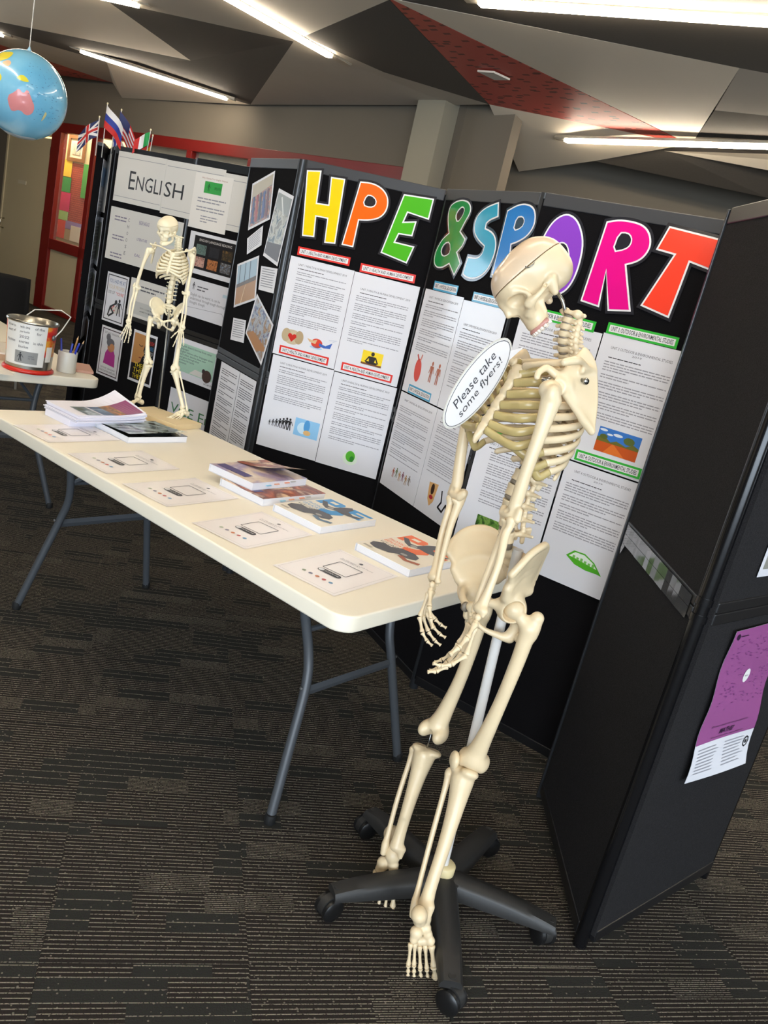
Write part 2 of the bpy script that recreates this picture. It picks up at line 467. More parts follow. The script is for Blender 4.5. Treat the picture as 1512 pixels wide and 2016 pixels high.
tag(fp, 'brown wooden picture frame with pale picture behind the window', 'picture')

# door
door = struct(empty('door_1', M=MW), 'cream flush door with handle')
MB().box((-0.79, 0.03, 1.13), (1.3, 0.05, 2.26), bev=.004).build('door_leaf', M_CREAM, door)
for z in (0.35, 1.25, 2.1): MB().box((-0.135, -0.006, z), (0.02, 0.03, 0.11), bev=.003).build('hinge', mat('steel_hinge', '6c6250', .4, .8), door)
hd = MB(); hd.tube([(-1.34, -.0, 1.06), (-1.34, -.05, 1.05), (-1.34, -.055, .93), (-1.34, -.0, .92)], .011)
hd.build('door_handle', mat('chrome', 'b9b4a8', .25, 1.0), door, smooth=True)
MB().box((-0.9, 0.002, 1.62), (.24, .006, .05)).build('door_sign', mat('door_sign_plate', 'd6cdb4', .5), door)
dt = MB(); dt.box((-0.13, .03, 1.13), (.03, .08, 2.3)); dt.box((-1.45, .03, 1.13), (.04, .08, 2.3)); dt.box((-.79, .03, 2.34), (1.36, .08, .1))
struct(dt.build('trim_1', M_CREAM, None, MW), 'cream door frame')

# column, return walls and the rest of the shell
struct(MB().box((6.585, -0.1, 1.8), (0.3, 0.22, 3.6)).build('wall_column', mat('column_paint', '96907f', .7), None, MW), 'pale square column against the far wall')
wall('wall_return', W(6.8)[:2], (0.345, 8.8), 0, 3.62, mat('wall_paint_return', '625a4e', .8))
wall('wall_right_far', (0.2, 8.63), (5.62, 7.5), 0, 3.62, M_WALL)
wall('wall_right', (5.5, 7.6), (5.5, -3.6), 0, 3.62, M_WALL)
wall('wall_left', (-7.2, -3.6), (-7.2, 13.3), 0, 3.62, M_WALL)
wall('wall_left_far', (-7.3, 13.16), W(-1.9)[:2], 0, 3.62, M_WALL)
# glazed wall behind the photographer
bw = MB()
bw.box((-4.9, -3.56, 1.8), (4.6, .12, 3.6)); bw.box((4.6, -3.56, 1.8), (1.8, .12, 3.6)); bw.box((.6, -3.56, .25), (6.4, .12, .5)); bw.box((.6, -3.56, 3.1), (6.4, .12, 1.1))
struct(bw.build('wall_back', M_WALL))
w2 = struct(empty('window_2', (0, 0, 0)), 'wide window behind the photographer')
for k in range(6): MB().box((-2.5 + k * 1.24, -3.53, 1.52), (.06, .08, 2.06)).build('mullion', mat('grey_aluminium', '5c5f62', .4, .7), w2)
for k in range(5): MB().box((-1.88 + k * 1.24, -3.56, 1.52), (1.2, .006, 2.04)).build('window_pane', M_GLASS, w2)
# upper ceiling
ceil = struct(MB().prism([(-8.5, -4), (6.5, -4), (6.5, 14.5), (-8.5, 14.5)], 3.62, 3.7).build('ceiling', M_UPPER), 'dark upper ceiling above folded grey panels')
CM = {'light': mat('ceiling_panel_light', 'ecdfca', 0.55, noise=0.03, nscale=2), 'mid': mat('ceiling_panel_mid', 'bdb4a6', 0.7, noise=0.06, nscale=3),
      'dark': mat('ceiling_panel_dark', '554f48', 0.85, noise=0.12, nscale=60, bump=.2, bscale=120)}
def red_perf():
    m = bpy.data.materials.new('red_perforated_panel'); m.use_nodes = True; nt = m.node_tree
    geo = nt.nodes.new('ShaderNodeNewGeometry')
    mp = nt.nodes.new('ShaderNodeMapping'); mp.inputs['Rotation'].default_value = (0, 0, math.radians(38))
    br = nt.nodes.new('ShaderNodeTexBrick'); br.inputs['Scale'].default_value = 11; br.inputs['Mortar Size'].default_value = 0.0
    br.inputs['Color1'].default_value = lin('b4433a') + (1,); br.inputs['Color2'].default_value = lin('b4433a') + (1,)
    vo = nt.nodes.new('ShaderNodeTexVoronoi'); vo.feature = 'F1'; vo.distance = 'CHEBYCHEV'; vo.inputs['Scale'].default_value = 8.5
    lt = nt.nodes.new('ShaderNodeMath'); lt.operation = 'LESS_THAN'; lt.inputs[1].default_value = 0.24
    mx = nt.nodes.new('ShaderNodeMix'); mx.data_type = 'RGBA'; mx.inputs[6].default_value = lin('c24e43') + (1,); mx.inputs[7].default_value = lin('6a1c18') + (1,)
    sp = nt.nodes.new('ShaderNodeMapping'); sp.inputs['Scale'].default_value = (1, 2.2, 1)
    nt.links.new(geo.outputs['Position'], mp.inputs['Vector']); nt.links.new(mp.outputs['Vector'], sp.inputs['Vector']); nt.links.new(sp.outputs['Vector'], vo.inputs['Vector'])
    nt.links.new(vo.outputs['Distance'], lt.inputs[0]); nt.links.new(lt.outputs[0], mx.inputs[0])
    nt.links.new(mx.outputs[2], nt.nodes['Principled BSDF'].inputs['Base Color']); return m
CM['red'] = red_perf()
V3 = lambda x, y: (x, y, 3.0)
Q0, Q1, Q2, Q3 = V3(.05, 7.2), V3(1.6, 6.92), (1.048, 7.706, 2.868), (.482, 8.43, 2.75)
D1, D2 = (-2.343, 9.209, 2.88), (-4.323, 10.821, 2.85)
R1_, R2_, R3_, R4_ = (1.489, 7.191, 2.97), (2.216, 6.851, 2.94), (3.301, 7.431, 2.84), (2.453, 7.332, 2.84)
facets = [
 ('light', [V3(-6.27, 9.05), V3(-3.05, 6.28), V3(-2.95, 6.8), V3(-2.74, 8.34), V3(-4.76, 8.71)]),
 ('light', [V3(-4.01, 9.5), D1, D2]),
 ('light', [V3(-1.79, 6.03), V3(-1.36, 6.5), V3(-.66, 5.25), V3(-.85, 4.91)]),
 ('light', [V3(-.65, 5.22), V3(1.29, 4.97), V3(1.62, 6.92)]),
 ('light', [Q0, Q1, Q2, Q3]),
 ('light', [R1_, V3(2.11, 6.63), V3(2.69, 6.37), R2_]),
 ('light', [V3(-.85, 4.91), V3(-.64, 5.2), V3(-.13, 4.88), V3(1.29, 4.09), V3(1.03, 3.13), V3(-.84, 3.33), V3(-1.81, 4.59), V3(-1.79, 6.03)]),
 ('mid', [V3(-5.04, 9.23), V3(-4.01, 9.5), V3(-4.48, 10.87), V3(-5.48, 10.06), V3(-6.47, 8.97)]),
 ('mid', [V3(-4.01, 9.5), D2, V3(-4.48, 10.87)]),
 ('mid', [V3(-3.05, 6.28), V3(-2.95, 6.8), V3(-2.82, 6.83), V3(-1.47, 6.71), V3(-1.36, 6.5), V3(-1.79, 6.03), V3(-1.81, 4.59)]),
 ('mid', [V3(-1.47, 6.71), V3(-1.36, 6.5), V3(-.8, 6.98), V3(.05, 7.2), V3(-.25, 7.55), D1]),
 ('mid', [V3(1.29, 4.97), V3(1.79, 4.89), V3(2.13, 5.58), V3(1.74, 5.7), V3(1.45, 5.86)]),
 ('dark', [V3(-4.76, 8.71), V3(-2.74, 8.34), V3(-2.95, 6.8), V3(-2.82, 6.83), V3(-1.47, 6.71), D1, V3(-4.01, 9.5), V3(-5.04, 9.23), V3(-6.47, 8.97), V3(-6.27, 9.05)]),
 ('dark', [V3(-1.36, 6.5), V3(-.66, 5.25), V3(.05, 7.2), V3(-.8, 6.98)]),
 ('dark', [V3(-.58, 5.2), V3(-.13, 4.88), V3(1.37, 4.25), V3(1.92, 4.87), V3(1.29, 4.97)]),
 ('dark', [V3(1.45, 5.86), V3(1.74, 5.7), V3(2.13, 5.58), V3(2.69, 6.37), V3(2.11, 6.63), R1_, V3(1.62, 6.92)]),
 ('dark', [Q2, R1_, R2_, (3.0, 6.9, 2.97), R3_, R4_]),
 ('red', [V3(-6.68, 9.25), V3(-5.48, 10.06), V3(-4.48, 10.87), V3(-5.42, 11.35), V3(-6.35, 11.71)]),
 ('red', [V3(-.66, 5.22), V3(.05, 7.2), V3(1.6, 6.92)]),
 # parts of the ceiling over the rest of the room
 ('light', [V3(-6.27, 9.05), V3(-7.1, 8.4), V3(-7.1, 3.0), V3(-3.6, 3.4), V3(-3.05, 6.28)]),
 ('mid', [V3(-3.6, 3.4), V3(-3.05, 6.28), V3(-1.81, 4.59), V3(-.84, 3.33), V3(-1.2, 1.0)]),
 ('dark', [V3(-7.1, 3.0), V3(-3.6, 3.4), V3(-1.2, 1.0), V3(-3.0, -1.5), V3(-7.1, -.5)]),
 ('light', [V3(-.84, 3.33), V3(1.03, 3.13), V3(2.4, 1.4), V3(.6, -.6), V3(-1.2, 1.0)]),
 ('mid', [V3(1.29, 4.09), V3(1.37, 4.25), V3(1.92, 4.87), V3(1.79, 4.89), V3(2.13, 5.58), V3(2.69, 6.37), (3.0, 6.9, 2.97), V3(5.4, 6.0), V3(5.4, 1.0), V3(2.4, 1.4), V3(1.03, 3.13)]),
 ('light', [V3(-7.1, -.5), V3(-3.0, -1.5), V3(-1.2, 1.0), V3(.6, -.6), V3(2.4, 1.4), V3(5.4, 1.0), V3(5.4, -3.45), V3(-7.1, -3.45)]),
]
for k, poly in facets:
    vs = [Vector(p) for p in poly]; n = len(vs)
    tris = tessellate_polygon([vs])
    V_ = [tuple(v) for v in vs] + [(v.x, v.y, v.z + .03) for v in vs]
    F_ = []
    for t in tris:
        a, b_, c_ = [vs[i] for i in t]
        if (b_ - a).cross(c_ - a).z > 0: t = (t[0], t[2], t[1])
        F_.append(tuple(t)); F_.append(tuple(i + n for i in reversed(t)))
    F_ += [(i, (i + 1) % n, (i + 1) % n + n, i + n) for i in range(n)]
    MB().add(V_, F_).build('ceiling_panel', CM[k], ceil)

# linear lights recessed in the ceiling
M_LED = mat('led_diffuser', 'ffffff', .5)
_b = M_LED.node_tree.nodes['Principled BSDF']; _b.inputs['Emission Color'].default_value = (1.0, 0.86, 0.67, 1); _b.inputs['Emission Strength'].default_value = LED_POWER
M_ALU = mat('led_aluminium', 'b8b2a6', .45, .6)
def led(p, q, label, w=.055, e0=.09, e1=.09, z=2.992, z1=None):
    p, q = Vector((p[0], p[1], z)), Vector((q[0], q[1], z if z1 is None else z1)); d = (q - p); L = d.length; a = math.atan2(d.y, d.x); el = math.asin(d.z / L)
    r = empty('ceiling_light', M=Matrix.Translation(p) @ Matrix.Rotation(a, 4, 'Z') @ Matrix.Rotation(-el, 4, 'Y'))
    MB().box(((L + e1 - e0) / 2, 0, .012), (L + e0 + e1, w + .016, .02), bev=.002).build('housing', M_ALU, r)
    MB().box((L / 2, 0, -.010), (L, w, .026), bev=.003).build('diffuser', M_LED, r)
    for x, s in ((-e0 / 2, e0), (L + e1 / 2, e1)):
        MB().box((x, 0, -.001), (s, w, .008), bev=.002).build('end_plate', M_ALU, r)
    return tag(r, label, 'light', 'linear ceiling lights')
led((-4.133, 9.144), (-2.56, 9.08), 'linear light strip above the flags and far window', e0=.12, z1=2.872)
led((-2.099, 5.422), (-1.201, 6.797), 'linear light strip running down to the top middle of the ceiling', e1=.22)
led((-.142, 4.883), (1.95, 3.83), 'brightest nearest linear light strip at the top right')
led((.732, 7.37), (2.62, 5.55), 'linear light strip below the red ceiling panel', e0=.1, z=2.918, z1=2.975)
led((-4.6, 6.83), (-2.637, 6.671), 'linear light strip cut by the top left of the view')
led((-6.6, 9.02), (-5.042, 9.301), 'linear light strip at the far left edge')
for k, (p, q) in enumerate([((-5.6, 1.5), (-3.6, 2.4)), ((-1.6, -1.9), (.8, -1.3)), ((2.9, 2.6), (4.6, 3.8)), ((-5.0, -1.9), (-3.3, -2.4)), ((2.2, -1.6), (4.4, -2.2)), ((-.9, 2.05), (1.1, 2.2)), ((-3.2, 3.9), (-2.0, 2.3))]):  # extra strips out of view, added for more illumination
    led(p, q, ['linear light strip over the left of the room', 'linear light strip behind the photographer', 'linear light strip over the right of the room', 'linear light strip in the back left corner', 'linear light strip in the back right corner', 'linear light strip right above the folding table end', 'linear light strip above the far end of the folding table'][k])
sn = empty('ceiling_sensor', (0.02, 6.24, 2.99)); MB().prism([(-.11, -.02), (.0, -.09), (.12, .0), (.02, .09)], -.012, .0).build('sensor_plate', mat('sensor_white', 'd5cfc4', .4), sn)
tag(sn, 'small white sensor plate on the red ceiling panel', 'sensor')
# ================================================================== DISPLAY PANELS
M_FELT = mat('black_felt', '100f11', 0.95, spec=0.1, noise=0.35, nscale=260, bump=0.5, bscale=420)
M_FELT_R = mat('charcoal_felt', '201f20', 0.95, spec=0.12, noise=1.3, nscale=420, bump=0.6, bscale=420)
M_RAIL = mat('grey_rail', '3a3b3e', 0.45, spec=0.5, noise=.05, nscale=9)
M_RAILB = mat('black_rail', '141416', 0.35, spec=0.5)
M_POST = mat('dark_post', '26282b', 0.3, spec=0.6)
M_CLIP = mat('hinge_clip', '8c8c8c', 0.35, .7)

PF = {}
def pframe(key, A, B):
    A, B = Vector((A[0], A[1], 0)), Vector((B[0], B[1], 0)); u = (B - A).normalized(); n = Vector((u.y, -u.x, 0))
    PF[key] = (A, u, n)
pframe('P0', (-1.01, 4.215), (-.676, 3.735)); pframe('P1', (-.676, 3.735), (-.078, 3.61)); pframe('P2', (-.078, 3.61), (.288, 2.996))
pframe('P3', (.288, 2.996), (.80, 2.668)); pframe('E', (-2.02, 5.09), (-1.067, 4.478)); pframe('R1', (.744, 2.438), (.764, 1.791)); pframe('R2', (.764, 1.791), (1.242, 2.246))
pframe('E0', (-2.30, 5.66), (-2.02, 5.09)); pframe('EL', (-2.125, 5.10), (-2.30, 5.66)); pframe('MB', (-2.86, 6.83), (-2.35, 6.62))
def PM(key, u, z, d=0.022):
    A, uu, n = PF[key]; p = A + uu * u + n * d + Vector((0, 0, z))
    return Matrix(((uu.x, 0, n.x, p.x), (uu.y, 0, n.y, p.y), (0, 1, 0, p.z), (0, 0, 0, 1)))

def panel(parent, key, u0, u1, H=1.911, felt=None, rail=None, name='panel', low_rail=True, post=(True, True), zb=0.03, pm=None):
    M = PM(key, 0, 0, 0); felt = felt or M_FELT; pm = pm or M_POST; rail = rail or M_RAIL
    p = MB().box(((u0 + u1) / 2, (H + zb) / 2, 0), (u1 - u0 - .02, H - zb - .04, .036)).build(name, felt, parent, M)
    w = u1 - u0; cx = (u0 + u1) / 2
    MB().box((cx, H - .022, 0), (w - .03, .044, .042), bev=.003).build('top_rail', rail, p)
    MB().box((cx, .985, 0), (w - .03, .027, .0425), bev=.003).build('middle_rail', rail, p)
    MB().box((cx, .955, 0), (w - .03, .03, .0425), bev=.003).build('middle_rail', rail, p)
    MB().box((cx, zb + .018, 0), (w - .03, .036, .042), bev=.003).build('bottom_rail', M_RAILB, p)
    for x, on in ((u0 + .014, post[0]), (u1 - .014, post[1])):
        if not on: continue
        b = MB(); b.tube([(x, .0, 0), (x, .945, 0)], .019, 14); b.tube([(x, 1.0, 0), (x, H, 0)], .019, 14)
        b.build('post', pm, p, smooth=True, angle=50)
        b = MB(); b.tube([(x, .94, 0), (x, .958, 0)], .0215, 14); b.tube([(x, .982, 0), (x, 1.0, 0)], .0215, 14); b.tube([(x, .94, 0), (x, 1.0, 0)], .0185, 14)
        b.build('post_hinge', pm, p, smooth=True, angle=50)
    return p

hpe = tag(empty('display_stand', (-.05, 3.6, 0)), 'black folding display stand carrying the HPE & SPORT letters', 'display stand')
INV = Matrix.Translation((.05, -3.6, 0))
def to_root(root):
    for ch in list(root.children): ch.matrix_basis = Matrix.Translation(-root.location) @ ch.matrix_basis
panel(hpe, 'P0', .0, .575); panel(hpe, 'P1', .0, .645, post=(True, False)); panel(hpe, 'P2', .06, .715, post=(True, True)); panel(hpe, 'P3', -.015, .655, post=(False, True))
to_root(hpe)
eng = tag(empty('display_stand', (-1.5, 4.75, 0)), 'black folding display stand with the ENGLISH banner', 'display stand')
panel(eng, 'E', .0, .71, 1.885, rail=M_RAILB); panel(eng, 'E', .71, 1.36, 1.893, rail=M_RAILB); panel(eng, 'E0', .0, .63, 1.88, rail=M_RAILB, post=(True, False)); panel(eng, 'EL', .0, .58, 1.885, rail=M_RAILB, post=(False, False))
to_root(eng)
rgt = tag(empty('display_stand', (.764, 1.791, 0)), 'tall charcoal display stand with bare left face in the right foreground', 'display stand')
M_POSTB = mat('gloss_black_post', '0e0e10', .2, spec=.5)
panel(rgt, 'R1', .0, .645, felt=M_FELT_R, rail=M_RAILB, post=(False, True), pm=M_POSTB); panel(rgt, 'R2', .0, .655, felt=M_FELT_R, rail=M_RAILB, post=(False, True), pm=M_POSTB)
b = MB(); x = .0
# slim light edge strip on the left end of the near panel
b.box((-.002, .955, .0), (.012, 1.905, .046), bev=.002)
b.build('edge_strip', M_POST, rgt, PM('R1', 0, 0, 0))
to_root(rgt)
mbd = tag(empty('display_stand', (-2.6, 6.7, 0)), 'grey display stand seen edge-on behind the English display', 'display stand')
panel(mbd, 'MB', .0, .56, 1.76, felt=mat('grey_felt', '4a4c50', .95, noise=.2, nscale=200))
to_root(mbd)
# shiny tape along the middle rail of the bare panel
tp = MB(); n_ = 16
for (y0, y1) in ((.962, .990), (.932, .961)):
    for i in range(n_):
        a, c_ = .03 + .58 * i / n_, .03 + .58 * (i + 1) / n_
        za, zc = .0235 + .0007 * math.sin(i * 1.9), .0235 + .0007 * math.sin((i + 1) * 1.9)
        tp.add([(a, y0, za), (c_, y0, zc), (c_, y1, zc), (a, y1, za)], [(0, 1, 2, 3)])
tp.add([(.03, .934, .0238), (.06, .93, .0245), (.045, .9, .026), (.03, .915, .024)], [(0, 1, 2, 3)])
tag(tp.build('tape_strip', mat('clear_shiny_tape', '4a4b4d', .08, spec=.9, coat=1.0), None, PM('R1', 0, 0, 0)), 'shiny grey tape along the middle rail of the bare panel', 'tape')

# ------------------------------------------------------------------ cut-out letters
M_WHITE = mat('white_card', 'f0eeee', .25, coat=.6)
M_LAM = mat('laminate_border', '2b2b31', .12, spec=.6, coat=.8)
def letter(key, pl, outer, holes, col, label, rnd=0):
    cx = sum(p[0] for p in outer) / len(outer); cy = sum(p[1] for p in outer) / len(outer)
    O = [(p[0] - cx, p[1] - cy) for p in outer]; H = [[(p[0] - cx, p[1] - cy) for p in h] for h in holes]
    O = smooth_keep(O, 2); H = [smooth_poly(h, 1) for h in H]
    r = empty('cutout_letter', M=PM(pl, cx, cy, .0215))
    MB().prism(offset_poly(O, .009), 0, .0012, []).build('laminate_edge', M_LAM, r)
    MB().prism(O, .0012, .0022, H).build('white_border', M_WHITE, r)
    MB().prism(offset_poly(O, -.0055), .0022, .003, [offset_poly(h, .0045) for h in H]).build('colour_face', mat('letter_' + col, col, .18, coat=1.0), r)
    return tag(r, label, 'letter')
LT = {
 'H': [(0.0223, 1.8702), (0.0871, 1.8806), (0.0952, 1.751), (0.1463, 1.7545), (0.1337, 1.8646), (0.1976, 1.8683), (0.212, 1.6047), (0.1619, 1.5989), (0.1538, 1.6972), (0.1036, 1.6959), (0.1129, 1.6117), (0.0568, 1.6055)],
 'P': [(0.2641, 1.8718), (0.3212, 1.8777), (0.3694, 1.8637), (0.4007, 1.833), (0.4074, 1.7837), (0.3832, 1.7447), (0.3349, 1.7258), (0.2946, 1.7195), (0.2938, 1.6083), (0.2401, 1.6072)],
 'Ph': [(0.306, 1.8221), (0.3264, 1.8248), (0.3481, 1.8123), (0.3492, 1.7922), (0.3292, 1.7813), (0.2981, 1.7852)],
 'E': [(0.4607, 1.8597), (0.5905, 1.8671), (0.5888, 1.7825), (0.4947, 1.7914), (0.4868, 1.7546), (0.5399, 1.767), (0.5362, 1.705), (0.4777, 1.7009), (0.4691, 1.6688), (0.5551, 1.668), (0.5386, 1.594), (0.4165, 1.6125)],
 '&': [(0.1413, 1.8542), (0.1906, 1.8716), (0.2535, 1.8702), (0.2884, 1.8483), (0.2927, 1.8218), (0.2694, 1.7862), (0.254, 1.7537), (0.3035, 1.7283), (0.2953, 1.6993), (0.267, 1.6747), (0.3106, 1.6368), (0.2847, 1.5859), (0.229, 1.626), (0.1835, 1.6052), (0.1375, 1.6021), (0.1072, 1.6215), (0.0999, 1.6646), (0.1289, 1.7166), (0.1697, 1.7422), (0.1478, 1.7735), (0.1292, 1.8117), (0.1297, 1.8376)],
 '&h1': [(0.1993, 1.8274), (0.2228, 1.8441), (0.2456, 1.8355), (0.2393, 1.81), (0.2153, 1.7866), (0.1922, 1.8079)],
 '&h2': [(0.1929, 1.7079), (0.2151, 1.6705), (0.1858, 1.655), (0.1586, 1.656), (0.1428, 1.6746), (0.1577, 1.6989)],
 'S': [(0.4653, 1.8704), (0.4868, 1.8181), (0.438, 1.8038), (0.4215, 1.791), (0.423, 1.7759), (0.4725, 1.7667), (0.5071, 1.7449), (0.5263, 1.7045), (0.5169, 1.6496), (0.489, 1.6134), (0.4423, 1.5899), (0.3782, 1.5862), (0.344, 1.5985), (0.352, 1.6658), (0.418, 1.6652), (0.443, 1.6858), (0.4428, 1.7103), (0.3866, 1.7308), (0.3468, 1.7592), (0.3376, 1.7959), (0.3521, 1.8273), (0.3975, 1.8533)],
 'Pb': [(0.5339, 1.8435), (0.586, 1.8655), (0.6336, 1.8716), (0.6816, 1.8631), (0.7085, 1.8364), (0.7167, 1.7979), (0.6941, 1.763), (0.6498, 1.7401), (0.611, 1.7286), (0.6444, 1.6088), (0.5387, 1.6155)],
 'Pbh': [(0.602, 1.8204), (0.6354, 1.8248), (0.6517, 1.8114), (0.6461, 1.7912), (0.6017, 1.7772)],
 'O': [(0.0908, 1.8567), (0.1274, 1.851), (0.1576, 1.8252), (0.1863, 1.7745), (0.1935, 1.7034), (0.1867, 1.6457), (0.1669, 1.6076), (0.1338, 1.5895), (0.0755, 1.607), (0.0425, 1.6589), (0.0284, 1.7142), (0.0319, 1.7663), (0.0524, 1.826)],
 'Oh': [(0.1113, 1.7622), (0.1299, 1.7541), (0.1461, 1.7231), (0.1503, 1.69), (0.1393, 1.6538), (0.1227, 1.645), (0.0991, 1.6578), (0.0871, 1.6957), (0.0875, 1.7357), (0.0974, 1.7554)],
 'R': [(0.241, 1.8515), (0.2815, 1.8645), (0.3338, 1.8654), (0.3707, 1.8578), (0.3963, 1.8354), (0.4095, 1.8007), (0.4005, 1.7673), (0.3791, 1.7448), (0.3485, 1.7312), (0.4077, 1.595), (0.3314, 1.5817), (0.2879, 1.7011), (0.2995, 1.5863), (0.2302, 1.5929)],
 'Rh': [(0.2953, 1.8221), (0.3205, 1.8261), (0.3374, 1.8154), (0.3407, 1.7946), (0.3271, 1.7788), (0.291, 1.7657)],
 'T': [(0.4459, 1.8682), (0.6158, 1.8552), (0.6148, 1.761), (0.5418, 1.7737), (0.5376, 1.6917), (0.5318, 1.6009), (0.4318, 1.6193), (0.4865, 1.7874), (0.4262, 1.7929)]}
letter('H', 'P1', LT['H'], [], 'f3d60a', 'yellow cut-out letter H at the start of the heading')
letter('P', 'P1', LT['P'], [LT['Ph']], 'fb6a0e', 'orange cut-out letter P after the yellow H', 0)
letter('E', 'P1', LT['E'], [], '4cb61c', 'bright green cut-out letter E')
letter('&', 'P2', LT['&'], [LT['&h1'], LT['&h2']], '1e9146', 'dark green cut-out ampersand', 1)
letter('S', 'P2', LT['S'], [], '1e9fc0', 'teal cut-out letter S after the ampersand', 1)
letter('Pb', 'P2', LT['Pb'], [LT['Pbh']], '0a76c8', 'blue cut-out letter P behind the skull')
letter('O', 'P3', LT['O'], [LT['Oh']], '8c44c4', 'purple cut-out letter O behind the skull', 1)
letter('R', 'P3', LT['R'], [LT['Rh']], 'ea0d8c', 'magenta cut-out letter R')
letter('T', 'P3', LT['T'], [], 'fb4630', 'red cut-out letter T at the end of the heading')

# ------------------------------------------------------------------ printed sheets
M_PAPER = mat('white_paper', 'e9e8ec', .45)
M_PAPERL = mat('laminated_paper', 'e4e4ea', .22, coat=.7)
M_INK = mat('black_ink', '2c2c30', .5); M_INKG = mat('grey_ink', '94949c', .5); M_INKD = mat('dark_grey_ink', '55555c', .5)
def sheet(pl, u0, u1, z0, z1, label, cat='poster', m=None, name='printed_sheet', d=.022, th=.0008, group=None, rot=0.0):
    M = PM(pl, (u0 + u1) / 2, (z0 + z1) / 2, d)
    if rot: M = M @ Matrix.Rotation(rot, 4, 'Z')
    w, h = (u1 - u0) / 2, (z1 - z0) / 2
    o = MB().prism([(-w, -h), (w, -h), (w, h), (-w, h)], 0, th).build(name, m or M_PAPERL, None, M)
    o['_w'] = w * 2; o['_h'] = h * 2
    return tag(o, label, cat, group)
Z1 = .0011
def rp(o, x, y): return (-o['_w'] / 2 + x * o['_w'], -o['_h'] / 2 + y * o['_h'])
def words(mb, x0, x1, y, h, rnd, frac=1.0, z=Z1, gap=.35):
    x = x0; xe = x0 + (x1 - x0) * frac
    while x < xe:
        w = h * rnd.uniform(1.2, 5.0); w = min(w, xe - x)
        mb.quad(x, y, x + w, y + h * .62, z); x += w + h * gap * 1.3
def paras(o, x0, x1, y0, y1, lh, rnd, m=None, gaps=True, name='printed_text'):
    """lines of words too small to read"""
    mb = MB(); ax, ay = rp(o, x0, y0); bx, by = rp(o, x1, y1); y = by - lh; k = rnd.randint(2, 4)
    while y > ay:
        k -= 1
        words(mb, ax, bx, y, lh * .62, rnd, 1.0 if k > 0 else rnd.uniform(.3, .9)); y -= lh
        if k <= 0: k = rnd.randint(2, 5); y -= lh * (.8 if gaps else 0)
    if mb.v: mb.build(name, m or M_INKG, o)
def rtext(o, body, x0, y0, x1, y1, m=None, z=Z1, **k):
    a, b_ = rp(o, x0, y0), rp(o, x1, y1); text(body, o, a[0], a[1], b_[0], b_[1], m or M_INK, z, **k)
def rquad(o, x0, y0, x1, y1, m, z=Z1, name='printed_block'):
    a, b_ = rp(o, x0, y0), rp(o, x1, y1); return MB().quad(a[0], a[1], b_[0], b_[1], z).build(name, m, o)
def rpoly(o, pts, m, z=Z1, name='printed_shape'):
    return MB().flat([rp(o, *p) for p in pts], z).build(name, m, o)
def rdisc(o, x, y, rx, ry, m, z=Z1, name='printed_shape', rot=0):
    a = rp(o, x, y); return MB().disc(a[0], a[1], rx * o['_w'], ry * o['_w'], z, 20, rot).build(name, m, o)
def rstroke(o, pts, w, m, z=Z1, name='printed_line'):
    return MB().strokes([rp(o, *p) for p in pts], w * o['_w'], z).build(name, m, o)
INK = lambda c: mat('ink_' + c, c, .35)

def figure(mb, cx, cy, s, pose=0, z=Z1 * 1.3):
    """small standing silhouette"""
    mb.disc(cx, cy + .86 * s, .09 * s, .11 * s, z, 10)
    mb.flat([(cx - .13 * s, cy + .74 * s), (cx + .13 * s, cy + .74 * s), (cx + .09 * s, cy + .4 * s), (cx - .09 * s, cy + .4 * s)], z)
    mb.strokes([(cx - .05 * s, cy + .42 * s), (cx - (.07 + .05 * pose) * s, cy)], .08 * s, z); mb.strokes([(cx + .05 * s, cy + .42 * s), (cx + (.07 + .08 * pose) * s, cy)], .08 * s, z)
    mb.strokes([(cx - .13 * s, cy + .72 * s), (cx - (.2 + .1 * pose) * s, cy + .4 * s)], .05 * s, z); mb.strokes([(cx + .13 * s, cy + .72 * s), (cx + (.2 + .14 * pose) * s, cy + .42 * s)], .05 * s, z)

def doc(pl, u0, u1, z0, z1, title, label, seed, t0=.94, body=(.16, .90, .42, .88), head=True, size=.9, hd=.05):
    rnd = random.Random(seed)
    o = sheet(pl, u0, u1, z0, z1, label, 'poster', group='A3 course sheets on the display')
    rtext(o, title, .14, t0 - .018, .9, t0 + .002, M_INKD)
    if head:
        mb = MB(); a, b_ = rp(o, .14, t0 - hd), rp(o, .55, t0 - hd); words(mb, a[0], b_[0], a[1], .0045, rnd); mb.build('printed_heading', M_INK, o)
    paras(o, body[0] - .02, body[1], body[2], t0 - hd - .015, .0088, rnd)
    return o
M_HEART = INK('c8281e'); M_SKINP = INK('d9b48a')
d1 = doc('P1', .025, .322, 1.087, 1.516, 'UNIT 1 HEALTH & HUMAN DEVELOPMENT 2019', 'course sheet with red heart held in hands, upper left below the yellow H', 1, body=(.16, .92, .33, .88))
rdisc(d1, .26, 0.210, .15, .11, INK('c9b79a')); rdisc(d1, .16, 0.220, .07, .1, INK('b9a684'), Z1 * 1.2); rdisc(d1, .37, 0.220, .07, .1, INK('b39c78'), Z1 * 1.2)
rpoly(d1, [(.26, 0.160), (.19, 0.215), (.2, 0.240), (.235, 0.245), (.26, 0.230), (.285, 0.245), (.32, 0.240), (.33, 0.215)], M_HEART, Z1 * 1.5)
rdisc(d1, .66, 0.210, .09, .07, INK('d8412b')); rpoly(d1, [(.5, 0.240), (.6, 0.230), (.66, 0.250), (.64, 0.200), (.54, 0.210)], M_SKINP, Z1 * 1.2); rpoly(d1, [(.7, 0.220), (.8, 0.205), (.9, 0.250), (.88, 0.190), (.78, 0.180), (.7, 0.190)], INK('3b62b4'), Z1 * 1.3); rdisc(d1, .66, 0.165, .1, .02, INK('a9cbe6'))
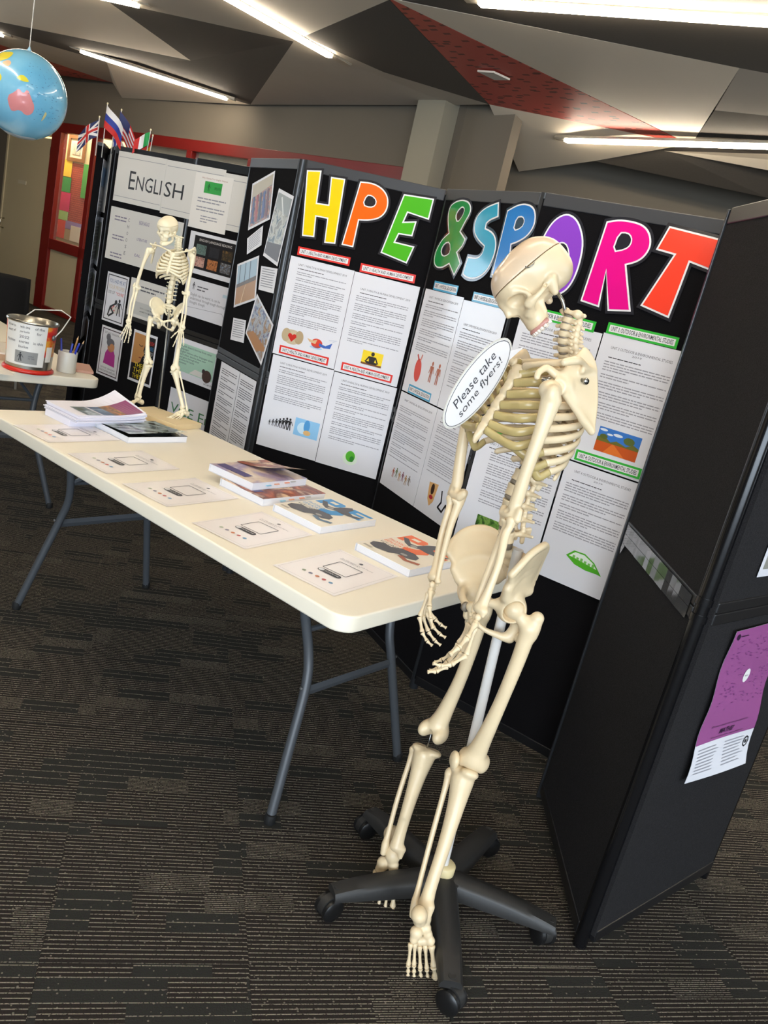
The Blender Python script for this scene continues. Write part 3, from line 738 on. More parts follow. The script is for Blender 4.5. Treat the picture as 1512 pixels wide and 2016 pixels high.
rstroke(d1, [(.84, 0.270), (.96, 0.285), (.9, 0.260)], .012, INK('c8ccd8'))
d2 = doc('P1', .324, .619, 1.083, 1.514, 'UNIT 3 HEALTH & HUMAN DEVELOPMENT 2019', 'course sheet with yellow meditation picture below the green E', 2, t0=.86, body=(.12, .9, .32, .8))
rquad(d2, .38, .14, .7, .28, INK('f2d21c')); mb = MB(); c0 = rp(d2, .54, .21)
mb.disc(c0[0], c0[1] + .02, .008, .009, Z1 * 1.4, 14); mb.flat([(c0[0] - .016, c0[1] + .009), (c0[0] + .016, c0[1] + .009), (c0[0] + .012, c0[1] - .016), (c0[0] - .012, c0[1] - .016)], Z1 * 1.4)
mb.strokes([(c0[0] - .015, c0[1] + .006), (c0[0] - .028, c0[1] - .016)], .006, Z1 * 1.4); mb.strokes([(c0[0] + .015, c0[1] + .006), (c0[0] + .028, c0[1] - .016)], .006, Z1 * 1.4)
mb.flat([(c0[0] - .034, c0[1] - .014), (c0[0] + .034, c0[1] - .014), (c0[0] + .02, c0[1] - .024), (c0[0] - .02, c0[1] - .024)], Z1 * 1.4)
mb.build('meditation_silhouette', INK('26180c'), d2); rquad(d2, .38, .14, .7, .16, INK('7a4a18'), Z1 * 1.2)
d3 = doc('P1', .0305, .326, .662, 1.0825, 'UNIT 2 HEALTH & HUMAN DEVELOPMENT 2019', 'course sheet with evolution silhouettes and blue picture, lower left of the heading panel', 3, body=(.16, .92, .5, .88))
mb = MB()
for i in range(7): figure(mb, rp(d3, .15 + i * .055, 0)[0], rp(d3, 0, .25)[1], .025 + .0062 * min(i, 5), .5)
mb.build('evolution_silhouettes', INK('1c1a1c'), d3)
rquad(d3, .56, .22, .96, .41, INK('8fc4ea')); rdisc(d3, .76, .34, .05, .1, INK('4f9bd6'), Z1 * 1.3); rdisc(d3, .7, .31, .09, .09, INK('c9e4f6'), Z1 * 1.2); rdisc(d3, .78, .27, .06, .04, INK('e2b678'), Z1 * 1.5)
d4 = doc('P1', .3285, .6225, .660, 1.0785, 'UNIT 4 HEALTH & HUMAN DEVELOPMENT 2019', 'course sheet with round green logo, lower right of the heading panel', 4, body=(.14, .94, .28, .9))
rdisc(d4, .53, .14, .12, .1, INK('dcead8')); rdisc(d4, .53, .165, .075, .085, INK('58b632'), Z1 * 1.3); rdisc(d4, .56, .14, .035, .045, INK('2f8a2a'), Z1 * 1.5)
d5 = doc('P2', .095, .394, 1.087, 1.515, 'UNIT 1 PHYSICAL EDUCATION 2019', 'course sheet with anatomical heart and two muscle figures below the ampersand', 5, body=(.12, .95, .42, .9))
rdisc(d5, .3, .24, .09, .16, INK('d8483a'), Z1, rot=.15); rstroke(d5, [(.28, .33), (.22, .38)], .03, INK('c23a30'), Z1 * 1.2); rstroke(d5, [(.32, .34), (.34, .39)], .03, INK('d98a7c'), Z1 * 1.2)
mb = MB()
for x in (.66, .84): figure(mb, rp(d5, x, 0)[0], rp(d5, 0, .18)[1], .085, 0)
mb.build('muscle_figures', INK('b4664a'), d5)
d6 = doc('P2', .397, .692, 1.087, 1.508, 'UNIT 3 PHYSICAL EDUCATION 2019', 'course sheet behind the speech bubble sign', 6, t0=.8, body=(.12, .9, .2, .75))
d7 = doc('P2', .095, .405, .668, 1.081, 'UNIT 2 PHYSICAL EDUCATION 2019', 'course sheet with a row of tiny athletes at its foot', 7, body=(.08, .9, .32, .9), head=False)
rnd = random.Random(9); cols = ['b0563c', '6c7f4a', 'c2905a', '8a4a5c', 'b98a4a', '7a6a58']
for i in range(6):
    mb = MB(); figure(mb, rp(d7, .3 + i * .09, 0)[0], rp(d7, 0, .14 + .015 * (i % 2))[1], .042, 1); mb.build('athlete_print', INK(cols[i]), d7)
d8 = doc('P2', .4075, .69, .668, 1.081, 'UNIT 4 PHYSICAL EDUCATION 2019', 'course sheet with shield mask and black ribbon figures beside the skeleton arm', 8, body=(.12, .95, .4, .9))
rpoly(d8, [(.26, .32), (.5, .34), (.46, .16), (.38, .1), (.3, .16)], INK('d8a66a')); rdisc(d8, .38, .27, .045, .08, INK('3c2416'), Z1 * 1.3); rdisc(d8, .38, .19, .05, .03, INK('a8242a'), Z1 * 1.3)
rstroke(d8, [(.62, .3), (.66, .2), (.6, .14), (.72, .12), (.78, .2), (.86, .1), (.84, .28), (.92, .3)], .03, INK('141214'))
d9 = doc('P3', .03, .337, 1.078, 1.508, 'UNIT 1 OUTDOOR & ENVIRONMENTAL STUDIES', 'course sheet partly hidden by the skeleton neck, below the purple O', 10, body=(.1, .92, .1, .88))
d10 = doc('P3', .341, .6145, 1.082, 1.513, 'UNIT 3 OUTDOOR & ENVIRONMENTAL STUDIES', 'course sheet with red outback road photo beside the bare panel', 11, t0=.915, body=(.13, .93, .36, .8), hd=.085)
rtext(d10, '2019', .42, .872, .54, .885, M_INKD)
rquad(d10, .3, .13, .84, .32, INK('3a78c8')); rquad(d10, .3, .13, .84, .21, INK('c8561c'), Z1 * 1.2); rpoly(d10, [(.3, .21), (.3, .24), (.4, .25), (.48, .22), (.55, .24), (.68, .22), (.76, .25), (.84, .23), (.84, .21)], INK('6b6a2c'), Z1 * 1.3)
rdisc(d10, .7, .265, .07, .045, INK('5a6a34'), Z1 * 1.4); rdisc(d10, .38, .25, .05, .03, INK('57642e'), Z1 * 1.4)
for x, y, r in ((.36, .3, .05), (.55, .285, .06), (.45, .275, .04)): rdisc(d10, x, y, r, r * .3, INK('dfe8f2'), Z1 * 1.3)
rpoly(d10, [(.42, .13), (.7, .13), (.53, .21), (.51, .21)], INK('e0742c'), Z1 * 1.35)
d11 = doc('P3', .0, .338, .655, 1.073, 'UNIT 2 OUTDOOR & ENVIRONMENTAL STUDIES', 'course sheet with green forest photo behind the skeleton ribs and spine', 12, body=(.2, .95, .4, .9))
rquad(d11, .22, .12, .62, .30, photo_mat('forest_photo', ['1c2a14', '3f6a26', '7aa04a', '24351a'], 45))
d12 = doc('P3', .345, .613, .658, 1.0765, 'UNIT 4 OUTDOOR & ENVIRONMENTAL STUDIES', 'course sheet with green leaf logo at the bottom right', 13, body=(.1, .93, .4, .84), hd=.085)
rtext(d12, '2019', .42, .895, .54, .907, M_INKD)
lf = [(.36, .25), (.45, .31), (.6, .315), (.75, .27), (.86, .2), (.88, .185), (.82, .19), (.66, .185), (.5, .2)]
rpoly(d12, lf, INK('52b326')); rpoly(d12, [(.4, .255), (.47, .3), (.6, .302), (.73, .265), (.8, .225), (.62, .24), (.5, .25)], INK('e8f2e4'), Z1 * 1.3)
mb = MB(); rnd = random.Random(4)
for i in range(6):
    a = rp(d12, .45 + .055 * i, .248 - .004 * i); mb.quad(a[0], a[1], a[0] + .009, a[1] + rnd.uniform(.008, .018), Z1 * 1.5)
mb.build('city_print', INK('7cc25c'), d12)

def title(pl, u0, u1, zc, body, col, label, tilt=0.0, h=.036):
    o = sheet(pl, u0, u1, zc - h / 2, zc + h / 2, label, 'label', mat('card_' + col, col, .3, coat=.6), name='title_strip', d=.0232, group='title strips on the display', rot=tilt)
    rquad(o, .035, .2, .965, .8, M_WHITE); rtext(o, body, .06, .3, .94, .7, M_INK, Z1 * 1.4, bold=.012)
    return o
RD, BL, GN = 'e0342c', '2f9cc4', '35b53c'
title('P1', .051, .293, 1.545, 'UNIT 1: HEALTH AND HUMAN DEVELOPMENT', RD, 'red title strip just below the yellow H', .02)
title('P1', .343, .590, 1.538, 'UNIT 3: HEALTH AND HUMAN DEVELOPMENT', RD, 'red title strip just below the orange P and green E', .02)
title('P1', .054, .291, 1.113, 'UNIT 2: HEALTH AND HUMAN DEVELOPMENT', RD, 'red title strip lying over the foot of the heart-in-hands sheet')
title('P1', .354, .591, 1.111, 'UNIT 4: HEALTH AND HUMAN DEVELOPMENT', RD, 'red title strip lying over the foot of the meditation sheet')
title('P2', .153, .338, 1.535, 'UNIT 1: PHYSICAL EDUCATION', BL, 'blue title strip just below the ampersand')
title('P2', .453, .640, 1.527, 'UNIT 3: PHYSICAL EDUCATION', BL, 'blue title strip beside the skull forehead')
title('P2', .148, .335, 1.106, 'UNIT 2: PHYSICAL EDUCATION', BL, 'blue title strip lying over the foot of the anatomical heart sheet')
title('P2', .475, .655, 1.097, 'UNIT 4: PHYSICAL EDUCATION', BL, 'blue title strip mostly hidden by the speech bubble sign')
title('P3', .046, .306, 1.523, 'UNIT 1: OUTDOOR & ENVIRONMENTAL STUDIES', GN, 'green title strip partly behind the skeleton neck', -.01)
title('P3', .347, .584, 1.532, 'UNIT 3: OUTDOOR & ENVIRONMENTAL STUDIES', GN, 'green title strip just below the magenta R and red T', .01)
title('P3', .007, .279, 1.102, 'UNIT 2: OUTDOOR & ENVIRONMENTAL STUDIES', GN, 'green title strip seen through the skeleton ribs')
title('P3', .368, .601, 1.106, 'UNIT 4: OUTDOOR & ENVIRONMENTAL STUDIES', GN, 'green title strip lying under the red outback road photo', .02)

# photographs pinned at odd angles on the narrow end panel
def qsheet(pl, q, label, cat, name, m=None, d=.022, th=.0008, group=None):
    cx = sum(p[0] for p in q) / 4; cy = sum(p[1] for p in q) / 4
    Q = [(p[0] - cx, p[1] - cy) for p in q]
    o = MB().prism(Q[::-1] if area2(Q) < 0 else Q, 0, th).build(name, m or M_PAPER, None, PM(pl, cx, cy, d))
    xs = [p[0] for p in Q]; ys = [p[1] for p in Q]; o['_w'] = max(xs) - min(xs); o['_h'] = max(ys) - min(ys)
    tag(o, label, cat, group); return o, Q
def lerpq(Q, x, y):
    """Q ordered TL,TR,BR,BL"""
    a = Vector(Q[0]).lerp(Vector(Q[1]), x); b_ = Vector(Q[3]).lerp(Vector(Q[2]), x); p = b_.lerp(a, y); return (p.x, p.y)
def qpr(o, Q, pts, m, z=Z1, name='printed_shape'):
    return MB().flat([lerpq(Q, *p) for p in pts], z).build(name, m, o)
G = 'gym photographs on the end panel'
FULL = [(.05, .05), (.95, .05), (.95, .95), (.05, .95)]
o, Q = qsheet('P0', [(0.0916, 1.7931), (0.3312, 1.8566), (0.3729, 1.6475), (0.139, 1.5812)], 'tilted photograph of people queueing, topmost on the end panel', 'photograph', 'photograph', group=G)
qpr(o, Q, FULL, photo_mat('crowd_photo', ['27335c', '5a4038', 'b0642c', '8a7868', '1e2440'], 30, 1.0)); qpr(o, Q, [(.05, .66), (.95, .74), (.95, .95), (.05, .95)], INK('b7aa8e'), Z1 * 1.3)
for i, c_ in enumerate(['2b3a6a', 'a33c2c', '2a2e48', '3c4a80', '6b2e28']): qpr(o, Q, [(.1 + i * .16, .12), (.22 + i * .16, .1), (.2 + i * .16, .68), (.12 + i * .16, .68)], INK(c_), Z1 * 1.5)
o, Q = qsheet('P0', [(0.4108, 1.7839), (0.5819, 1.7563), (0.548, 1.457), (0.3714, 1.4864)], 'tall tilted photograph of a gym with machines, next to the heading panel', 'photograph', 'photograph', group=G)
qpr(o, Q, FULL, photo_mat('gym_photo', ['3c3a30', '8a8472', 'b9b4a2', '5a6668', '2c2a26'], 26, 3.0)); qpr(o, Q, [(.05, .74), (.95, .7), (.95, .95), (.05, .95)], INK('8f928c'), Z1 * 1.3)
qpr(o, Q, [(.05, .05), (.95, .05), (.95, .3), (.05, .22)], INK('4a3c30'), Z1 * 1.3); qpr(o, Q, [(.3, .9), (.36, .92), (.7, .68), (.62, .68)], INK('d4d6d2'), Z1 * 1.5)
o, Q = qsheet('P0', [(0.0807, 1.4151), (0.3257, 1.4819), (0.3768, 1.2848), (0.131, 1.2122)], 'tilted photograph of a wooden sports court', 'photograph', 'photograph', group=G)
qpr(o, Q, FULL, INK('b4844e')); qpr(o, Q, [(.05, .5), (.95, .5), (.95, .95), (.05, .95)], INK('9fb8c8'), Z1 * 1.2); qpr(o, Q, [(.05, .44), (.95, .46), (.95, .56), (.05, .52)], INK('6a5a48'), Z1 * 1.4)
for x in (.15, .4, .62): qpr(o, Q, [(x, .5), (x + .03, .5), (x + .05, .95), (x + .02, .95)], INK('3c4a58'), Z1 * 1.5)
qpr(o, Q, [(.3, .05), (.34, .05), (.5, .44), (.48, .44)], INK('e0c49a'), Z1 * 1.5)
o, Q = qsheet('P0', [(0.3814, 1.3146), (0.6239, 1.2087), (0.5747, 1.0167), (0.3333, 1.1214)], 'diamond-tilted photograph of a gym class, lowest on the end panel', 'photograph', 'photograph', group=G)
qpr(o, Q, FULL, photo_mat('class_photo', ['c4a888', '8a6a50', 'b5bcc4', '5a6a90', 'a85848'], 24, 5.0)); qpr(o, Q, [(.05, .05), (.6, .05), (.95, .3), (.95, .4), (.3, .3)], INK('b07a44'), Z1 * 1.4)
for i, (q, lb) in enumerate([([(0.1477, 1.544), (0.3086, 1.6157), (0.3295, 1.5291), (0.1774, 1.4721)], 'small tilted caption under the queue photograph'), ([(0.3728, 1.4398), (0.5561, 1.447), (0.5618, 1.3394), (0.3887, 1.3341)], 'small caption slip under the gym photograph'), ([(0.1513, 1.1655), (0.3105, 1.1783), (0.3307, 1.074), (0.1613, 1.0597)], 'lowest small caption slip on the end panel')]):
    o, Q = qsheet('P0', q, lb, 'caption', 'caption_slip', group='caption slips on the end panel'); mb = MB(); rnd = random.Random(i)
    for k in range(8):
        y = .88 - k * .1; mb.flat([lerpq(Q, .1, y), lerpq(Q, rnd.uniform(.7, .92), y), lerpq(Q, .9, y + .035), lerpq(Q, .1, y + .035)], Z1)
    mb.build('printed_text', M_INKG, o)
for i, (u0, u1, lb) in enumerate([(.10, .352, 'left printed text page below the gym photographs'), (.358, .56, 'right printed text page below the gym photographs')]):
    o = sheet('P0', u0, u1, .52, .938, lb, 'poster', M_PAPER); paras(o, .1, .9, .06, .95, .0105, random.Random(40 + i), M_INKD)

# ------------------------------------------------------------------ English display
M_BAN = mat('banner_paper', 'd9d6d0', .5)
s1 = sheet('E', .05, .483, 1.583, 1.859, 'left sheet of the ENGLISH banner', 'banner', M_BAN); s2 = sheet('E', .484, .962, 1.573, 1.857, 'middle sheet of the ENGLISH banner', 'banner', M_BAN); s3 = sheet('E', .963, 1.2, 1.563, 1.843, 'right sheet of the ENGLISH banner beside the end panel', 'banner', M_BAN)
for s in (s1, s2, s3):
    rquad(s, .02, .1, .98, .11, M_INKG); rquad(s, .02, .885, .98, .895, M_INKG)
def utext(o, pl, body, u0, z0, u1, z1, m, **k):
    cu = o['_cu']; text(body, o, u0 - cu[0], z0 - cu[1], u1 - cu[0], z1 - cu[1], m, Z1, **k)
s1['_cu'] = (.2665, 1.721); s2['_cu'] = (.723, 1.715)
utext(s1, 'E', 'E', .177, 1.662, .232, 1.762, M_INK); utext(s1, 'E', 'NGLI', .245, 1.664, .468, 1.743, M_INK)
utext(s2, 'E', 'SH', .495, 1.663, .655, 1.743, M_INK)
nt_ = sheet('E', .735, 1.03, 1.537, 1.822, 'white notice with green picture pinned over the ENGLISH banner', 'notice', mat('notice_paper', 'e6e2dc', .45), d=.0236)
rquad(nt_, .28, .66, .74, .87, INK('3aa24a')); paras(nt_, .15, .9, .3, .6, .016, random.Random(51)); paras(nt_, .3, .75, .12, .28, .014, random.Random(52)); mb = MB(); figure(mb, rp(nt_, .4, 0)[0], rp(nt_, 0, .7)[1], .04, 1); mb.build('figure_print', INK('1f5a2a'), nt_); rtext(nt_, 'SIMPLE AS THIS', .55, .74, .72, .79, INK('1f5a2a'), Z1 * 1.3)
rtext(nt_, "Why Choose Your English Subjects", .18, .90, .86, .935, INK('a06a58'))
ch = sheet('E', .046, .70, 1.25, 1.549, 'choosing sheet with the downward word CHOOSE behind the small skull', 'poster', M_BAN)
for i, c_ in enumerate('CHOOSE'): rtext(ch, c_, .265, .78 - i * .125, .288, .845 - i * .125, M_INKD)
rtext(ch, 'ENGLISH LANGUAGE', .42, .78, .56, .85, INK('5a4a86')); rtext(ch, 'LITERATURE', .42, .48, .56, .53, INK('5a4a86')); rtext(ch, 'EAL', .42, .18, .5, .23, INK('5a4a86'))
for k, y in enumerate((.88, .52, .18)): paras(ch, .07, .24, y - .16, y, .018, random.Random(60 + k), INK('7a7488'))
rquad(ch, .76, .55, .97, .9, INK('c9d2cc')); rtext(ch, 'ENGLISH ABILITY', .78, .68, .95, .76, M_INKD)
sx = sheet('E', .766, 1.165, 1.303, 1.52, 'poster of six portraits on black beside the small skull', 'poster'); rquad(sx, .1, .12, .93, .92, INK('141012')); rtext(sx, 'ENGLISH LANGUAGE READING', .2, .8, .84, .86, INK('d8d2cc'), Z1 * 1.3)
for i in range(6):
    x, y = .16 + (i % 3) * .26, .48 - (i // 3) * .3
    rquad(sx, x, y, x + .2, y + .24, photo_mat('portrait_%d' % i, [['3a4a4c', '6a8078', '2a2422'], ['1a1a1e', '2c2c30', '202024'], ['5a4a30', '2a2620', '8a6a3a'], ['8a2c2c', 'd0a898', '3c1a1c'], ['3a1c14', 'c07a48', '1c1210'], ['9aa4ac', '4a3c34', '7a8a9a']][i], 60, i), Z1 * 1.4, 'portrait_print')
def framed(o, m): # black border lines
    for q in ((.06, .04, .94, .06), (.06, .94, .94, .96), (.06, .04, .09, .96), (.91, .04, .94, .96)): rquad(o, *q, m, Z1 * 1.1, 'printed_border')
yr = sheet('E', .096, .302, .888, 1.178, "framed poster reading you had me at your proper use of you're", 'poster'); framed(yr, M_INK)
rtext(yr, 'YOU HAD ME AT', .13, .8, .87, .88, INK('4a6a9c')); rtext(yr, 'YOUR PROPER', .13, .68, .87, .76, INK('c9b89a')); rtext(yr, 'USE OF', .13, .58, .45, .64, INK('5a5a60')); rtext(yr, '"YOU\'RE"', .5, .575, .88, .64, INK('d84838'))
rdisc(yr, .55, .28, .27, .11, INK('cfcac4')); mb = MB(); figure(mb, rp(yr, .72, 0)[0], rp(yr, 0, .18)[1], .1, 1); a = rp(yr, .25, .14); mb.strokes([(a[0], a[1]), (a[0] + .015, a[1] + .05), (a[0] + .06, a[1] + .075)], .012, Z1 * 1.4); mb.strokes([(a[0] + .015, a[1] + .05), (a[0] + .05, a[1] + .02), (a[0] + .01, a[1] - .005)], .012, Z1 * 1.4); mb.disc(a[0] + .065, a[1] + .085, .012, .014, Z1 * 1.4); mb.build('couple_silhouettes', M_INK, yr)
for x, y in ((.42, .3), (.52, .26), (.48, .34)): rdisc(yr, x, y, .025, .025, INK('c83030'), Z1 * 1.5)
on = sheet('E', .322, .645, .967, 1.185, 'white text sheet beside the small skeleton forearm', 'poster', M_BAN); paras(on, .3, .95, .62, .9, .02, random.Random(70), M_INKD); rquad(on, .18, .08, .95, .42, INK('c2c2be')); paras(on, .35, .8, .15, .34, .018, random.Random(71), M_INKD)
we = sheet('E', .79, 1.17, 1.073, 1.277, 'sheet with a quotation about English being weird', 'poster'); rtext(we, 'English can be weird. It can be\nunderstood through tough thorough\nthought, though.', .14, .32, .9, .62, INK('6a6a70')); rstroke(we, [(.02, .22), (.84, .3), (.97, .08)], .006, M_INKG); rquad(we, .8, .72, .93, .8, INK('b8cdd8'))
mb = MB(); figure(mb, rp(we, .18, 0)[0], rp(we, 0, .72)[1], .04, 1); mb.build('figure_print', M_INK, we); paras(we, .26, .5, .72, .88, .016, random.Random(72), M_INKD)
gr = sheet('E', .112, .325, .56, .86, 'framed poster of a grey-haired granny in a pink shawl', 'poster'); framed(gr, INK('3c2834')); rtext(gr, "'LET'S EAT GRANDMA!'", .16, .86, .84, .9, M_INKD); rtext(gr, "'LET'S EAT, GRANDMA!'", .16, .15, .84, .19, M_INKD); rtext(gr, 'PUNCTUATION SAVES LIVES', .14, .09, .86, .13, M_INK)
rpoly(gr, [(.25, .26), (.78, .24), (.74, .48), (.62, .6), (.42, .6), (.3, .48)], INK('b03a90')); rdisc(gr, .52, .62, .16, .15, INK('b9805a'), Z1 * 1.2); rdisc(gr, .48, .7, .18, .12, INK('6c6c74'), Z1 * 1.3); rdisc(gr, .36, .8, .1, .1, INK('6c6c74'), Z1 * 1.3); rdisc(gr, .56, .62, .11, .1, INK('c98e62'), Z1 * 1.4)
th_ = sheet('E', .415, .63, .6, .9, 'poster of a tan face with bold yellow lettering on black', 'poster'); rquad(th_, .06, .05, .94, .95, INK('17141a'))
rpoly(th_, [(.06, .95), (.5, .95), (.56, .8), (.5, .66), (.56, .58), (.48, .52), (.44, .42), (.3, .36), (.06, .36)], INK('c08a52'), Z1 * 1.3); rstroke(th_, [(.3, .74), (.38, .72), (.46, .74)], .02, INK('2c1a12'), Z1 * 1.5); rstroke(th_, [(.36, .5), (.46, .5)], .025, INK('8a3c34'), Z1 * 1.5)
for k, (w_, c_) in enumerate([('ENGLISH', 'd83a34'), ('TEACHERS', '3a8ac0'), ('LOVE TO', 'd8d4cc'), ('SEE', 'd8d4cc')]): rtext(th_, w_, .55, .8 - k * .1, .9, .87 - k * .1, INK(c_), Z1 * 1.4)
for k, w_ in enumerate(["'THERE'", 'THEIR', "THEY'RE"]): rtext(th_, w_, .18, .3 - k * .11, .78, .39 - k * .11, INK('e8cc2c'), Z1 * 1.4)
ge = sheet('E', .79, 1.168, .722, .945, 'sheet with pale green cartoon panel about borrowing words', 'poster'); rquad(ge, .08, .18, .88, .88, INK('a9cdb8'))
rtext(ge, "English doesn't borrow from other\nlanguages.\nEnglish follows other languages down\ndark alleys, knocks them over\nand goes through their\npockets for loose\ngrammar.", .12, .36, .84, .84, M_INKD, Z1 * 1.3)
rdisc(ge, .76, .27, .1, .09, INK('4a3a34'), Z1 * 1.5); rpoly(ge, [(.38, .2), (.66, .2), (.68, .32), (.5, .34)], INK('d8d6d0'), Z1 * 1.4); rdisc(ge, .68, .37, .035, .035, INK('3c3034'), Z1 * 1.5); rtext(ge, 'eCards', .72, .06, .9, .11, M_INK)
vc = sheet('E', .806, 1.165, .42, .655, 'white sheet with large green VCE English lettering near the small skeleton foot', 'poster'); GT = INK('3a7a4c')
rtext(vc, 'VCE En', .06, .42, .99, .66, GT); rtext(vc, 'Langu', .2, -.02, .97, .28, GT)
# wing panels of the English display
o = sheet('EL', .03, .52, .72, 1.80, 'long laminated page on the side wing of the English display', 'poster', M_PAPERL); rquad(o, .1, .86, .9, .96, INK('7fa0c4')); paras(o, .1, .9, .1, .8, .02, random.Random(80)); rquad(o, .05, .5, .95, .51, M_INKG)
o = sheet('E0', .05, .58, 1.50, 1.84, 'narrow white page beside the ENGLISH banner', 'poster', M_BAN)
for k, (z0, z1) in enumerate(((1.18, 1.47), (.88, 1.15))):
    o = sheet('E0', .05, .56, z0, z1, ['crumpled photo page on the inner wing, upper', 'crumpled photo page on the inner wing, lower'][k], 'poster', M_PAPER); rquad(o, .1, .1, .9, .9, photo_mat('wing_photo%d' % k, ['c9b79a', '6a5a48', '9aa890', '3a342c'], 20, k))
o = sheet('E0', .05, .5, .5, .84, 'lowest photo page on the inner wing', 'poster', M_PAPER); rquad(o, .1, .5, .9, .95, photo_mat('wing_photo2', ['a87a4a', '5a3a20', '7a5a3a'], 14, 6))
o = sheet('MB', .06, .42, .62, .98, 'yellow poster with blue M low on the grey display behind', 'poster', mat('yellow_poster', 'c9a63c', .5)); rtext(o, 'MATHS', .4, .55, 1.5, .85, INK('24427c')) if False else rtext(o, 'M', .52, .55, .92, .85, INK('24427c'))
o = sheet('MB', .26, .5, 1.3, 1.72, 'white page hanging on the grey display behind', 'poster', M_PAPER)

# ------------------------------------------------------------------ purple maths poster, curling away from the felt
def curl_poster():
    nu, nv = 10, 16; w, h = .3, .43
    r = empty('maths_poster', M=PM('R2', .142, .487, .023))
    def pt(i, j, lift=0.0):
        x, y = w * i / nu, h * j / nv
        z = .004 + .028 * max(0, 1 - j / nv) ** 2 * (.3 + .7 * i / nu) + lift + .003 * math.sin(j * .9 + i * .3)
        return (x + .018 * max(0, 1 - j / nv) ** 1.5, y, z)
    def surf(name, i0, i1, j0, j1, m, lift):
        b = MB(); W_ = i1 - i0 + 1
        vs = [pt(i, j, lift) for j in range(j0, j1 + 1) for i in range(i0, i1 + 1)]
        fs = [(a * W_ + c_, a * W_ + c_ + 1, (a + 1) * W_ + c_ + 1, (a + 1) * W_ + c_) for a in range(j1 - j0) for c_ in range(i1 - i0)]
        return b.add(vs, fs).build(name, m, r, smooth=True)
    surf('sheet_back', 0, nu, 0, nv, M_PAPERL, -.0006)
    surf('white_foot', 0, nu, 0, 4, M_PAPERL, 0); surf('purple_field', 0, nu, 4, nv, mat('purple_print', 'a05694', .16, coat=1.0), .0003)
    def pl(x, y, lift=.0012): return Vector(pt(x / w * nu, y / h * nv, lift))
    def tmat(x, y):
        o = pl(x, y); e = (pl(x + .02, y) - o).normalized(); f = (pl(x, y + .02) - o); n = e.cross(f).normalized(); f = n.cross(e)
        return Matrix(((e.x, f.x, n.x, o.x), (e.y, f.y, n.y, o.y), (e.z, f.z, n.z, o.z), (0, 0, 0, 1)))
    P = INK('2a1430')
    text('Do you enjoy or are you good at', r, -.09, -.004, .09, .004, P, .0006, rot=tmat(.145, .152)); text('MATHS?', r, -.035, -.008, .035, .008, P, .0006, bold=.02, rot=tmat(.14, .133), shear=.2)
    text('Here are some of the many possibilities', r, -.08, -.003, .08, .003, P, .0006, rot=tmat(.15, .117))
    MB().disc(0, 0, .016, .02, .0006).build('white_disc', M_WHITE, r, tmat(.16, .285)); text('MATHS', r, -.008, -.002, .008, .002, P, .0009, rot=tmat(.16, .285))
    MB().disc(0, 0, .008, .008, .0006).build('crest_print', P, r, tmat(.02, .413)); b = MB(); b.quad(.0, -.001, .04, .001, .0006); b.build('crest_lettering', P, r, tmat(.033, .413))
    rnd = random.Random(17); b = MB()
    for k in range(150):
        x, y = rnd.uniform(.03, .28), rnd.uniform(.2, .4)
        if abs(x - .16) < .03 and abs(y - .285) < .035: continue
        p = pl(x, y); b.add([p, pl(x + rnd.uniform(.004, .014), y), pl(x + .008, y + .0016), pl(x, y + .0016)], [(0, 1, 2, 3)])
    b.build('job_words', INK('6a2c6c'), r)
    b = MB()
    for cx in (.02, .155):
        for k in range(8):
            y = .09 - k * .0095
            b.add([pl(cx, y), pl(cx + rnd.uniform(.07, .12), y), pl(cx + .09, y + .003), pl(cx, y + .003)], [(0, 1, 2, 3)])
    b.build('printed_text', M_INKG, r)
    b = MB(); 
    for a in range(3): b.strokes([(.012 * math.cos(t / 8 * 6.283), .015 * math.sin(t / 8 * 6.283)) for t in range(9)], .004, .0007)
    b.disc(0, 0, .005, .006, .0007); b.build('round_logo', M_INK, r, tmat(.272, .072))
    return tag(r, 'purple glossy maths poster curling off the right charcoal panel', 'poster')
curl_poster()
o = sheet('R2', .155, .45, 1.055, 1.45, 'corner of a laminated poster above the purple one at the right edge', 'poster', M_PAPERL); rquad(o, .05, .05, .95, .95, INK('8a8a80'), Z1)
